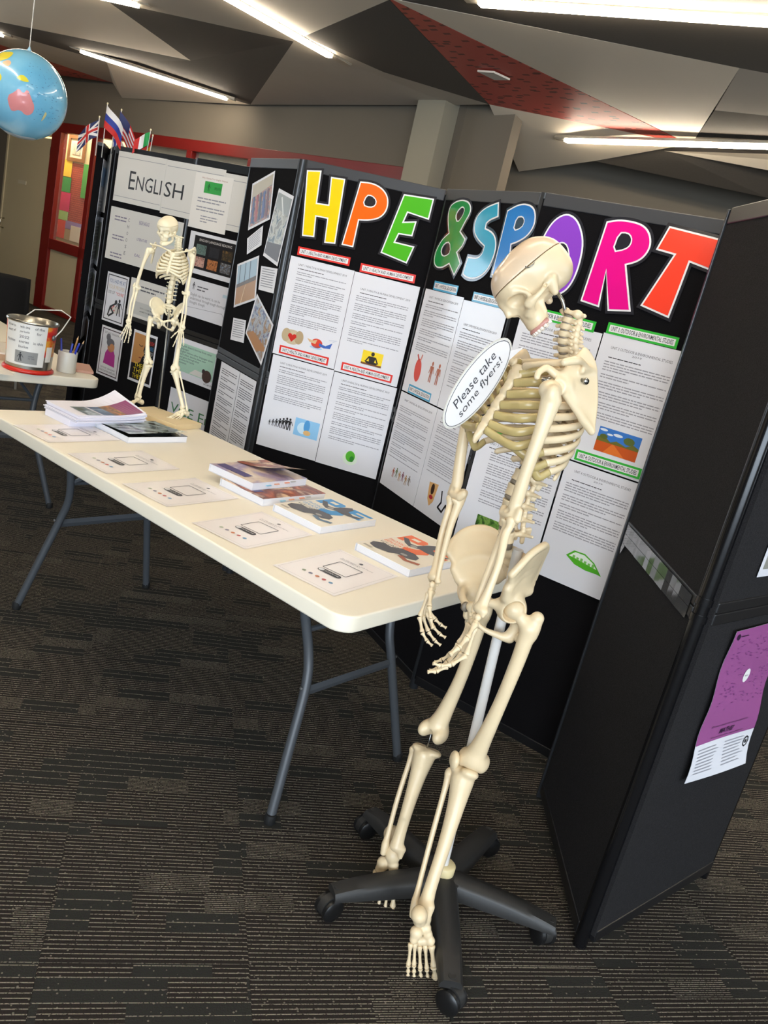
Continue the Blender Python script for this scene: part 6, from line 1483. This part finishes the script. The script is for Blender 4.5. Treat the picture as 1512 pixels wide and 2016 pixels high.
def basis(X, Y, Z, O, sc=(1, 1, 1)):
    return Matrix(((X[0] * sc[0], Y[0] * sc[1], Z[0] * sc[2], O[0]), (X[1] * sc[0], Y[1] * sc[1], Z[1] * sc[2], O[1]), (X[2] * sc[0], Y[2] * sc[1], Z[2] * sc[2], O[2]), (0, 0, 0, 1)))
def seg(p, q, front, L, s=1.0):
    """canonical bone (proximal origin, distal at -L z) laid from p to q with its front along 'front'"""
    p, q = Vector(p), Vector(q); Z = (p - q); k = Z.length / L; Z.normalize(); Y = Vector(front); Y = (Y - Z * Y.dot(Z)).normalized(); X = Y.cross(Z)
    return basis(X, Y, Z, p, (s, s, k))

class Skel:
    def __init__(s, root, Tm, bone, sc):
        s.root = root; s.inv = root.matrix_basis.inverted(); s.T = Tm; s.bone = bone; s.sc = sc; s.mats = {}
    def me(s, me, m):
        """mesh data shared per material"""
        k = (me.name, m.name)
        if k not in s.mats:
            c = me.copy() if len(me.materials) and me.materials[0] != m else me
            if len(c.materials) == 0: c.materials.append(m)
            else: c.materials[0] = m
            s.mats[k] = c
        return s.mats[k]
    def put(s, name, me, Mw, m=None, parent=None, pM=None):
        o = bpy.data.objects.new(name, s.me(me, m or s.bone)); COL.objects.link(o)
        if parent is None: o.parent = s.root; o.matrix_basis = s.inv @ Mw
        else: o.parent = parent; o.matrix_basis = pM.inverted() @ Mw
        return o
    def mesh(s, name, mb, m=None, parent=None, pM=None, Mw=None):
        me = mb.mesh(name); me.polygons.foreach_set('use_smooth', [True] * len(me.polygons)); me.materials.append(m or s.bone)
        o = bpy.data.objects.new(name, me); COL.objects.link(o); Mw = Mw or s.T
        if parent is None: o.parent = s.root; o.matrix_basis = s.inv @ Mw
        else: o.parent = parent; o.matrix_basis = pM.inverted() @ Mw
        return o
    def digit(s, p, q, r, parent, pM, name, m=None):
        p, q = Vector(p), Vector(q); Z = (p - q); L = Z.length; Z.normalize(); X = Z.orthogonal().normalized(); Y = Z.cross(X)
        return s.put(name, BN['digit'], basis(X, Y, Z, p, (r * 2, r * 2, L)), m, parent, pM)

SP = [(0, .004, .160), (0, .014, .198), (0, .019, .234), (0, .018, .270), (0, .010, .304), (0, .0, .336), (0, -.010, .360), (0, -.021, .383), (0, -.031, .405), (0, -.039, .427), (0, -.045, .448), (0, -.048, .469), (0, -.049, .490), (0, -.047, .510), (0, -.042, .529), (0, -.034, .547), (0, -.024, .564), (0, -.013, .582), (0, -.004, .598), (0, .002, .614), (0, .005, .629), (0, .006, .644), (0, .005, .658), (0, .004, .674)]
RIB_W = [.050, .075, .094, .106, .114, .119, .122, .123, .121, .115, .105, .082]
RIB_E = [.547, .526, .503, .480, .457, .434, .411, .389, .367, .348, .330, .326]
RIB_A = [118, 124, 126, 127, 126, 123, 119, 113, 107, 100, 78, 52]
ST_Z = [.528, .508, .482, .458, .436, .416, .402]
def skeleton(root, Tm, J, skullM, sc, bone, jaw=False, cart=None, hand_pose=None, label=None, small=False):
    S = Skel(root, Tm, bone, sc); X, Y, Z = [Vector(Tm.col[i][:3]).normalized() for i in range(3)]; inv = S.inv
    # spine
    for i, p in enumerate(SP):
        a = Vector(SP[max(i - 1, 0)]); b = Vector(SP[min(i + 1, len(SP) - 1)]); zz = (b - a).normalized(); xx = Vector((1, 0, 0)); yy = zz.cross(xx)
        kind, k = ('lumbar', 1.0) if i < 5 else (('thoracic', 1.22 - .030 * (i - 5)) if i < 17 else (('cervical', 1.1 - .015 * (i - 17)) if i < 23 else ('atlas', 1.0)))
        nm = {'lumbar': 'lumbar_vertebra', 'thoracic': 'thoracic_vertebra', 'cervical': 'cervical_vertebra', 'atlas': 'atlas_vertebra'}[kind]
        Mv = Tm @ basis(xx, yy, zz, p, (k, k, k)); o = S.put(nm, BN[kind], Mv)
        if i > 0:
            c = (Vector(SP[i - 1]) + Vector(p)) / 2; r = (.0165, .0125, .0092)[0 if i < 5 else (1 if i < 17 else 2)]
            S.put('intervertebral_disc', BN['disc'], Tm @ basis(xx, yy, zz, c, (r * 1.2, r, .009 if i < 6 else .006)), M_DISC if not small else bone, o, Mv)
    MBd = MB().tube([(0, .0, .13), (0, .004, .16)], .017, 12, ell=1.2); S.mesh('lumbosacral_disc', MBd, M_DISC if not small else bone)
    # pelvis
    hx = (Vector(J['Rhip']) - Vector(J['Lhip'])).normalized(); hz = (Z - hx * Z.dot(hx)).normalized(); hy = hz.cross(hx); hc = (Vector(J['Rhip']) + Vector(J['Lhip'])) / 2
    Tp = basis(hx, hy, hz, hc, (sc, sc, sc))
    for sd, k in ((1, 0), (-1, 1)): S.put('hip_bone', BN['hip_bone'][k], Tp)
    S.put('sacrum', BN['sacrum'], Tp.lerp(Tm, .5))
    MBp = MB().tube([(-.004, .065, -.02), (.004, .065, -.02)], .012, 10); S.mesh('pubic_disc', MBp, M_DISC if not small else bone)
    # ribs with their cartilages
    for sd in (1, -1):
        prev = None
        for i in range(12):
            v = SP[16 - i]; w = RIB_W[i]; yb = v[1] - .030; zs = ST_Z[i] if i < 7 else None
            yf = stern_y(ST_Z[i]) + .004 if i < 7 else (.150, .138, .118, .10, .09)[i - 7]
            yc, hb = (yb + yf) / 2, (yf - yb) / 2; e = math.radians(RIB_A[i]); f0 = math.radians(9); pts = []; n = 18
            pts.append((sd * .012, v[1] - .006, v[2] + .006))
            for q in range(n + 1):
                t = q / n; ph = f0 + (e - f0) * t; x = w * math.sin(ph) ** .9; y = yc - hb * math.cos(ph); z = v[2] + .006 - (v[2] + .006 - RIB_E[i]) * (t ** 1.15) * (1.25 if small else 1)
                pts.append((sd * x, y, z))
            rr = [.0052] * 2 + [.0058] * (n - 3) + [.0066, .0070, .0074]; hgt = (.0086 if 0 < i < 10 else .007) * (1.3 if small else 1)
            mb = MB().tube(pts, [hgt * (.8 if q < 2 else (.35 if (i > 9 and q == len(pts) - 1) else 1)) for q in range(len(pts))], 8, ell=.56, up=(0, 0, 1))
            o = S.mesh('rib', mb)
            E_ = Vector(pts[-1]); tang = (E_ - Vector(pts[-2])).normalized(); cp = None
            if i < 7:
                en = Vector((sd * .013, stern_y(zs) + .001, zs)); d = (en - E_).length
                cp = spline([E_ - tang * .004, E_ + tang * d * .35 + Vector((0, 0, -.004 * max(0, i - 3))), E_.lerp(en, .68) + Vector((0, .004, -.004 * max(0, i - 3))), en], 6)
            elif i < 10 and prev is not None:
                en = prev[int(len(prev) * .52)]; d = (en - E_).length
                cp = spline([E_ - tang * .004, E_ + tang * d * .4 + Vector((0, 0, -.006)), E_.lerp(en, .7) + Vector((0, .004, -.004)), en], 6)
            if cp:
                prev = cp; m_ = cart or bone
                mb = MB().tube(cp, lerp_list([.0092, .0098, .0100, .0090], len(cp)), 8, ell=.6, up=(0, 0, 1)); S.mesh('costal_cartilage', mb, m_, o, S.T)
    S.put('sternum', BN['sternum'], Tm)
    # skull
    so = S.put('skull', BN['skull'], skullM); S.put('skull_cap', BN['skull_cap'], skullM, M_CAP if not small else bone, so, skullM)
    tp = []
    for i in range(14):
        t = (i - 6.5) / 6.5; x = .0265 * math.sin(t * 1.25) / math.sin(1.25); y = .0725 - .042 * abs(t) ** 2.1; a = -t * 1.15; tp.append((x, y, a))
        if not small:
            kx = 1.0 + .35 * (abs(t) > .55)
            S.put('tooth', BN['tooth'], skullM @ (Matrix.Translation((x, y, -.1045)) @ Matrix.Rotation(a, 4, 'Z') @ Matrix.Diagonal((kx, 1.15, 1.0, 1))), M_TOOTH, so, skullM)
    if not small: S.mesh('gum', MB().tube([(x, y - .001, -.0985) for x, y, a in tp], .0058, 8), M_GUM, so, skullM, skullM)
    else: S.mesh('tooth_row', MB().tube([(x, y - .001, -.103) for x, y, a in tp], .006, 8), bone, so, skullM, skullM)
    if jaw: S.put('mandible', BN['mandible'], skullM @ Matrix.Translation((0, -.012, .002)), None, so, skullM)
    if not small:
        S.mesh('skull_hook', MB().tube([(-.0675 + .006 * math.sin(t * .6) - .004, -.004 + .011 * math.cos(t * .6), CUT + .006 * math.sin(t * .6)) for t in range(11)], .0013, 6), M_STEEL, so, skullM, skullM)
    base = skullM @ Vector((0, -.030, -.052)); at = Tm @ Vector(SP[-1])
    S.mesh('neck_rod', MB().tube([tuple(base), tuple(base.lerp(at, .5)), tuple(at + Z * -.02 * sc)], (.004 if not small else .009) * sc, 8), M_STEEL if not small else bone, Mw=Matrix.Identity(4))
    # shoulder girdle and limbs
    for sd, key in ((1, 'R'), (-1, 'L')):
        k = 0 if sd == 1 else 1; A = Tm.inverted()
        sh = Vector(J[key + 'sh']); el = Vector(J[key + 'el']); wr = Vector(J[key + 'wr']); hp = Vector(J[key + 'hip']); kn = Vector(J[key + 'kn']); an = Vector(J[key + 'an'])
        g = A @ sh; gl_ = g + Vector((-sd * .024, -.012, .004))
        ry = J.get(key + 'scap', 0.0)
        Ms = Tm @ Matrix.Translation(gl_) @ Matrix.Rotation(sd * ry, 4, 'Z') @ Matrix.Rotation(sd * -.05, 4, 'Y')
        if key + 'scap3' in J:
            G_, I_, S_ = [Vector(v) for v in J[key + 'scap3']]; zc = (S_ - I_).normalized(); yc_ = G_ - (S_ + I_) / 2; yc_ = (yc_ - zc * yc_.dot(zc)).normalized(); Ms = basis(yc_.cross(zc), yc_, zc, G_, (1, 1, 1))
        acr = Tm.inverted() @ (Ms @ Vector((sd * .028, .0, .046)))
        S.put('scapula', BN['scapula'][k], Ms)
        cl = spline([(sd * .014, .101, .545), (sd * .05, .110, .556), Vector((sd * .09, .07, .562)).lerp(acr + Vector((0, .02, .01)), .45), acr], 7)
        S.mesh('clavicle', MB().tube(cl, [.0045] + lerp_list([.0100, .0075, .0062, .0062, .0068, .0075, .0070], len(cl) - 2) + [.004], 10, ell=.8, up=(0, 0, 1)))
        fr = Vector(J.get(key + 'armf', Y))
        S.put('humerus', BN['humerus'][k], seg(sh, el, fr, .292, sc)); S.put('ulna', BN['ulna'][k], seg(el, wr, fr, .25, sc)); S.put('radius', BN['radius'][k], seg(el, wr, fr, .25, sc))
        if not small:
            S.mesh('shoulder_bolt', MB().lathe([(.006, -.012), (.006, .0), (.009, .001), (.008, .006), (0, .007)], 10, tuple(Tm @ (gl_ + Vector((sd * .012, .014, .012)))), tuple(X * sd)), M_STEEL, Mw=Matrix.Identity(4))
            S.mesh('scapula_bolt', MB().lathe([(.0, -.012), (.004, -.01), (.004, .0), (.0075, .002), (.006, .006), (0, .007)], 10, tuple(Ms @ Vector((sd * .004, -.055, .004))), tuple(X * sd)), M_STEEL, Mw=Matrix.Identity(4))
        # hand
        hd = J[key + 'hand']; D = Vector(hd[0]).normalized(); Pn = Vector(hd[1]); Pn = (Pn - D * Pn.dot(D)).normalized(); curl = hd[2]; hs = sc * .9; Mh = basis(Pn.cross(-D), Pn, -D, wr, (hs, hs, hs))
        th = hd[3]   # +1: thumb on +x of the hand frame
        cm = BN['carpals'][0 if th > 0 else 1]; ho = S.put('hand', cm, Mh)
        def H(x, y, z): return Mh @ Vector((x * th, y, z))
        for f, (x, ml, l1, l2, l3, spread) in enumerate(((.020, .066, .040, .024, .018, .22), (.007, .064, .044, .028, .019, .06), (-.005, .058, .041, .026, .018, -.08), (-.016, .053, .032, .019, .017, -.22))):
            d0 = Vector((math.sin(spread), 0, -math.cos(spread))); p0 = Vector((x, 0, -.030)); p1 = p0 + d0 * ml; S.digit(H(*p0), H(*p1), .0072 * sc, ho, Mh, 'finger_bone')
            ang = curl[f][0]; p = p1 + d0 * .002
            for n_, L_ in enumerate((l1, l2, l3)):
                dr = Vector((math.sin(spread) * math.cos(ang), math.sin(ang), -math.cos(spread) * math.cos(ang))); q = p + dr * L_; S.digit(H(*p), H(*q), (.0064, .0056, .0048)[n_] * sc, ho, Mh, 'finger_bone'); p = q + dr * .0015; ang += curl[f][1]
        p = Vector((.024, .004, -.024))
        for n_, (L_, dr) in enumerate(((.044, Vector((.55, .35, -.75))), (.032, Vector((.42, .50, -.78))), (.026, Vector((.30, .60, -.75))))):
            dr = dr.normalized(); q = p + dr * L_; S.digit(H(*p), H(*q), (.0074, .0068, .0058)[n_] * sc, ho, Mh, 'finger_bone'); p = q + dr * .0015
        # leg
        fl = Vector(J[key + 'legf']); S.put('femur', BN['femur'][k], seg(hp, kn, Vector(J.get(key + 'femf', fl)), .432, sc)); kb = Vector(J.get(key + 'ktop', kn)); Mt_ = seg(kb, an, Vector(J.get(key + 'shankf', fl)), .362, sc)
        S.put('tibia', BN['tibia'][k], Mt_); S.put('fibula', BN['fibula'][k], Mt_)
        if J.get(key + 'pat', True):
            S.put('patella', BN['patella'][k], seg(kn + Vector(fl).normalized() * .036 * sc + (hp - kn).normalized() * .012 * sc, kn + Vector(fl).normalized() * .036 * sc - (hp - kn).normalized() * .1, fl, .1 / sc * sc, sc) if False else basis(*(lambda z, y: (y.cross(z), y, z))((hp - kn).normalized(), (lambda z, y: (y - z * y.dot(z)).normalized())((hp - kn).normalized(), Vector(fl))), kn + Vector(fl).normalized() * .036 * sc + (hp - kn).normalized() * .014 * sc, (sc, sc, sc)))
        if not small: S.mesh('knee_rod', MB().tube([tuple(kn + (hp - kn).normalized() * .03), tuple(kb + (an - kb).normalized() * .03)], .0022, 6), M_STEEL, Mw=Matrix.Identity(4))
        ft = J[key + 'foot']; D = Vector(ft[0]).normalized(); Uz = Vector(ft[1]); Uz = (Uz - D * Uz.dot(D)).normalized(); fs_ = sc * (1.0 if small else (.92 if key == 'L' else 1.05)); Mf = basis(D.cross(Uz), D, Uz, an, (fs_, fs_, fs_)); fo = S.put('foot', BN['tarsals'][k], Mf)
        def Fp(x, y, z): return Mf @ Vector((x * sd, y, z))
        for f, (x, y, z, dx, ml, l1, l2) in enumerate(((-.020, .074, -.040, -.05, .056, .030, .024), (-.004, .076, -.038, -.01, .064, .022, .016), (.010, .074, -.042, .03, .061, .020, .014), (.020, .056, -.050, .10, .058, .018, .012), (.030, .050, -.056, .16, .058, .017, .011))):
            dr = Vector((dx, .95, -.28)).normalized(); p = Vector((x, y, z)); q = p + dr * ml; S.digit(Fp(*p), Fp(*q), (.0088 if f == 0 else .0064) * sc, fo, Mf, 'toe_bone'); p = q + dr * .0015
            for n_, L_ in enumerate((l1, l2)):
                dr = Vector((dx * .6, .95, (-.05, -.45)[n_])).normalized(); q = p + dr * L_; S.digit(Fp(*p), Fp(*q), (.0082 if f == 0 else .0055) * sc, fo, Mf, 'toe_bone'); p = q + dr * .0015
    return S
NC = [(.25, .35)] * 4

# ------------------------------------------------------------------ the life-size skeleton on its castor stand
big = tag(empty('skeleton', (.373, 1.826, 0)), 'life-size cream plastic skeleton leaning on a five-armed castor stand', 'skeleton model')
Fd = Vector((-.819, -.574, 0)); Rt = Vector((-.574, .819, 0)); Up = Vector((0, 0, 1))
Tb = basis(Rt, Fd, Up, (.290, 1.830, .864))
skf = Vector((-.61, -.12, -.787)).normalized(); sku = Vector((-.786, .164, .5895)); sku = (sku - skf * sku.dot(skf)).normalized()
skM = basis(skf.cross(sku), skf, sku, (.190, 1.838, 1.583), (.94, .93, .89))
Jb = dict(Rsh=(.142, 1.95, 1.362), Rel=(.156, 1.90, 1.072), Rwr=(.155, 1.84, .871), Lsh=(.264, 1.655, 1.383), Lel=(.253, 1.635, 1.119), Lwr=(.232, 1.565, .923),
          Rhip=(.253, 1.90, .845), Rkn=(.254, 1.905, .438), Rktop=(.255, 1.903, .402), Ran=(.228, 1.815, .138), Lhip=(.340, 1.76, .878), Lkn=(.342, 1.772, .452), Lan=(.308, 1.622, .144),
          Rlegf=(-.35, -.94, 0), Llegf=(-.98, -.2, 0), Rarmf=(-.9, -.4, 0), Larmf=(-.85, -.5, 0), Rpat=False, Lscap=0.15, Rscap=.1, Lscap3=((.281, 1.665, 1.396), (.360, 1.675, 1.326), (.319, 1.69, 1.449)), Lshankf=(.75, .6, 0), Lfemf=(-.30, -.95, 0), Rfemf=(.55, .83, 0),
          Rfoot=((.08, -.62, -.78), (0, -.75, .65)), Lfoot=((.30, .10, -.93), (.0, .98, .1)),
          Rhand=((-.06, -.14, -.98), (.9, -.3, .1), [(.55, .35), (.7, .3), (.8, .3), (.9, .25)], 1), Lhand=((-.16, -.30, -.94), (-.9, -.2, .2), [(.75, .4), (.5, .35), (.35, .3), (.25, .3)], -1))
skeleton(big, Tb, Jb, skM, 1.0, M_BONE, cart=M_CART)
B0 = Vector((.373, 1.826, 0)); loc = lambda v: tuple(Vector(v) - B0)
MB().tube([loc((.368, 1.826, .09)), loc((.322, 1.822, 1.0))], .0125, 14).build('pole', M_POLE, big, smooth=True, angle=60)
MB().lathe([(0, .078), (.052, .078), (.058, .085), (.055, .1), (.03, .104), (0, .104)], 28, loc((.371, 1.826, 0))).build('hub', M_BLK, big, smooth=True, angle=50)
MB().lathe([(.0, .100), (.027, .100), (.029, .104), (.029, .126), (.025, .130), (.014, .130), (0, .128)], 24, loc((.370, 1.826, 0))).build('hub_cap', mat('cream_hub_cap', 'dccb9c', .35), big, smooth=True, angle=50)
for k in range(5):
    a = math.radians((-86, -11, 61, 133, 205)[k]); R_ = (.312, .292, .290, .292, .292)[k]; d = Vector((math.cos(a), math.sin(a), 0)); n_ = Vector((-d.y, d.x, 0)); b = MB(); rings = []
    for t in [i / 10 for i in range(11)]:
        r = .03 + (R_ - .017) * t; w = .034 - .007 * t; zt = .106 - .004 * t - .020 * t ** 3; zb = .056 + .004 * t; c = B0 + d * r - B0
        ring = []
        for (x, z) in ((-w, zb), (-w, zt - .012), (-w * .72, zt - .002), (0, zt), (w * .72, zt - .002), (w, zt - .012), (w, zb)): ring.append(tuple(c + n_ * x + Vector((0, 0, z))))
        rings.append(ring)
    m_ = 7; vs = [v for r_ in rings for v in r_]; fs = [(i * m_ + j, (i + 1) * m_ + j, (i + 1) * m_ + (j + 1) % m_, i * m_ + (j + 1) % m_)[::-1] for i in range(10) for j in range(m_)]; fs += [tuple(range(m_)), tuple(10 * m_ + j for j in reversed(range(m_)))]
    arm = b.add(vs, fs).build('base_arm', M_BLK, big, smooth=True, angle=45)
    tipc = d * R_; ca_ = a + (0.9, 2.2, -.6, 1.4, .3)[k]; wd = Vector((math.cos(ca_), math.sin(ca_), 0)); cw = tipc + wd * .014 + Vector((0, 0, .030))
    fork = MB(); fork.tube([tuple(tipc + Vector((0, 0, .085))), tuple(tipc + Vector((0, 0, .045)))], .010, 10); ax = Vector((-wd.y, wd.x, 0))
    fork.lathe([(0, -.010), (.030, -.010), (.030, .010), (0, .010)], 16, tuple(cw + Vector((0, 0, .005))), tuple(ax)); fork.build('castor_housing', M_BLK, arm, smooth=True, angle=40)
    for sgn in (-1, 1): MB().lathe([(0, -.009), (.025, -.009), (.030, -.005), (.030, .005), (.025, .009), (.009, .011), (0, .011)], 20, tuple(cw + ax * sgn * .016), tuple(ax * sgn)).build('castor_wheel', mat('castor_black', '141415', .35), arm, smooth=True, angle=40)
    MB().lathe([(.006, 0), (.005, .003), (0, .004)], 10, tuple(d * (R_ - .007) + Vector((0, 0, .0795)))).build('arm_pin', M_CLIP, arm)

# speech bubble card held against the breastbone
e1_ = Vector((.3945, .2460, .8853)).normalized()
vv = Vector((.6065, .6529, -.4517))
vv = (vv - e1_ * vv.dot(e1_)).normalized(); eu = -vv; nn = e1_.cross(eu)
Mb = basis(e1_, eu, nn, (.121, 1.655, 1.362))
sb = empty('speech_bubble_sign', M=Mb); n_ = 40
oval = [(.104 * math.cos(2 * math.pi * i / n_), .049 * math.sin(2 * math.pi * i / n_)) for i in range(n_)]
MB().prism(offset_poly(oval, .004), -.0012, 0).build('laminate_back', mat('clear_laminate', 'd6d2c8', .12, coat=1.0), sb)
MB().prism(oval, 0, .0006).build('card_face', mat('bubble_card', 'e6e2e0', .35), sb); MB().prism([(.080, -.0335), (.122, -.046), (.095, -.0195)], -.0002, .0004).build('card_tail', mat('bubble_card', 'e6e2e0'), sb)
rim = MB(); oo = oval + [oval[0]]; rim.strokes([(x * .985, y * .97) for x, y in oo], .0014, .0010); rim.build('outline', M_INK, sb)
GI = mat('ink_3c3c42', '3c3c42', .5)
text('Please take', sb, -.066, .004, .066, .026, GI, .0011, shear=.15); text('some flyers!', sb, -.072, -.026, .070, -.002, GI, .0011, shear=.15)
tag(sb, 'oval speech bubble card reading please take some flyers', 'sign')

# ------------------------------------------------------------------ the small table-top skeleton
sm = tag(empty('skeleton', (-1.01, 3.40, .7405)), 'half-size ivory plastic skeleton standing on the far end of the table', 'skeleton model')
k_ = .505; Fs = Vector((.02, -1, 0)).normalized(); Rs = Fs.cross(Up)
Ts = basis(Rs, Fs, Up, (-1.079, 3.47, 1.143), (k_, k_, k_))
sf = Vector((-.22, -.93, -.30)).normalized(); su = Vector((-.06, -.28, 1)); su = (su - sf * su.dot(sf)).normalized()
Ms_ = basis(sf.cross(su), sf, su, (-1.128, 3.455, 1.508), (k_, k_, k_))
Js = dict(Rsh=(-1.185, 3.46, 1.403), Rel=(-1.223, 3.47, 1.245), Rwr=(-1.222, 3.44, 1.100), Lsh=(-1.010, 3.45, 1.422), Lel=(-1.008, 3.45, 1.268), Lwr=(-.993, 3.42, 1.130),
          Rhip=(-1.122, 3.465, 1.143), Rkn=(-1.108, 3.42, .955), Ran=(-1.138, 3.44, .800), Lhip=(-1.036, 3.465, 1.145), Lkn=(-.998, 3.42, .955), Lan=(-.930, 3.42, .803),
          Rlegf=(-.2, -1, 0), Llegf=(.1, -1, 0), Rarmf=(-.1, -1, 0), Larmf=(0, -1, 0), Rscap=.5, Lscap=.5,
          Rfoot=((-.5, -.8, -.18), (0, 0, 1)), Lfoot=((-.45, -.85, -.15), (0, 0, 1)),
          Rhand=((-.12, -.05, -.98), (-.1, -1, 0), [(.1, .12)] * 4, -1), Lhand=((.04, -.1, -.98), (0, -1, 0), [(.1, .12)] * 4, 1))
skeleton(sm, Ts, Js, Ms_, k_, M_SBONE, jaw=True, small=True)
S0 = Vector((-1.01, 3.40, .7405))
MB().tube([tuple(Vector((-1.053, 3.475, .765)) - S0), tuple(Vector((-1.079, 3.488, 1.2)) - S0)], .0032, 8).build('pole', mat('thin_steel_rod', 'a6a6a0', .35, .6), sm, smooth=True)
bq = [(-1.135, 3.40), (-1.10, 3.55), (-.90, 3.47), (-.90, 3.30)]; bc = Vector((-1.01, 3.42))
MB().prism([(-1.150 + 1.01, 3.365 - 3.40), (-.905 + 1.01, 3.255 - 3.40), (-.84 + 1.01, 3.40 - 3.40), (-1.085 + 1.01, 3.51 - 3.40)], .0, .022).build('base_board', mat('pale_wood_board', 'dcc79c', .5, noise=.08, nscale=12), sm)
flush_text()
for o in bpy.data.objects:
    for k in ('_w', '_h', '_cu'):
        if k in o: del o[k]

for o in bpy.data.objects:
    if o.type == 'MESH' and o.parent is not None and o.name.split('.')[0] in ('printed_text', 'job_words', 'printed_heading', 'page_lines', 'place_names', 'border_line', 'city_print'):
        o['kind'] = 'stuff'
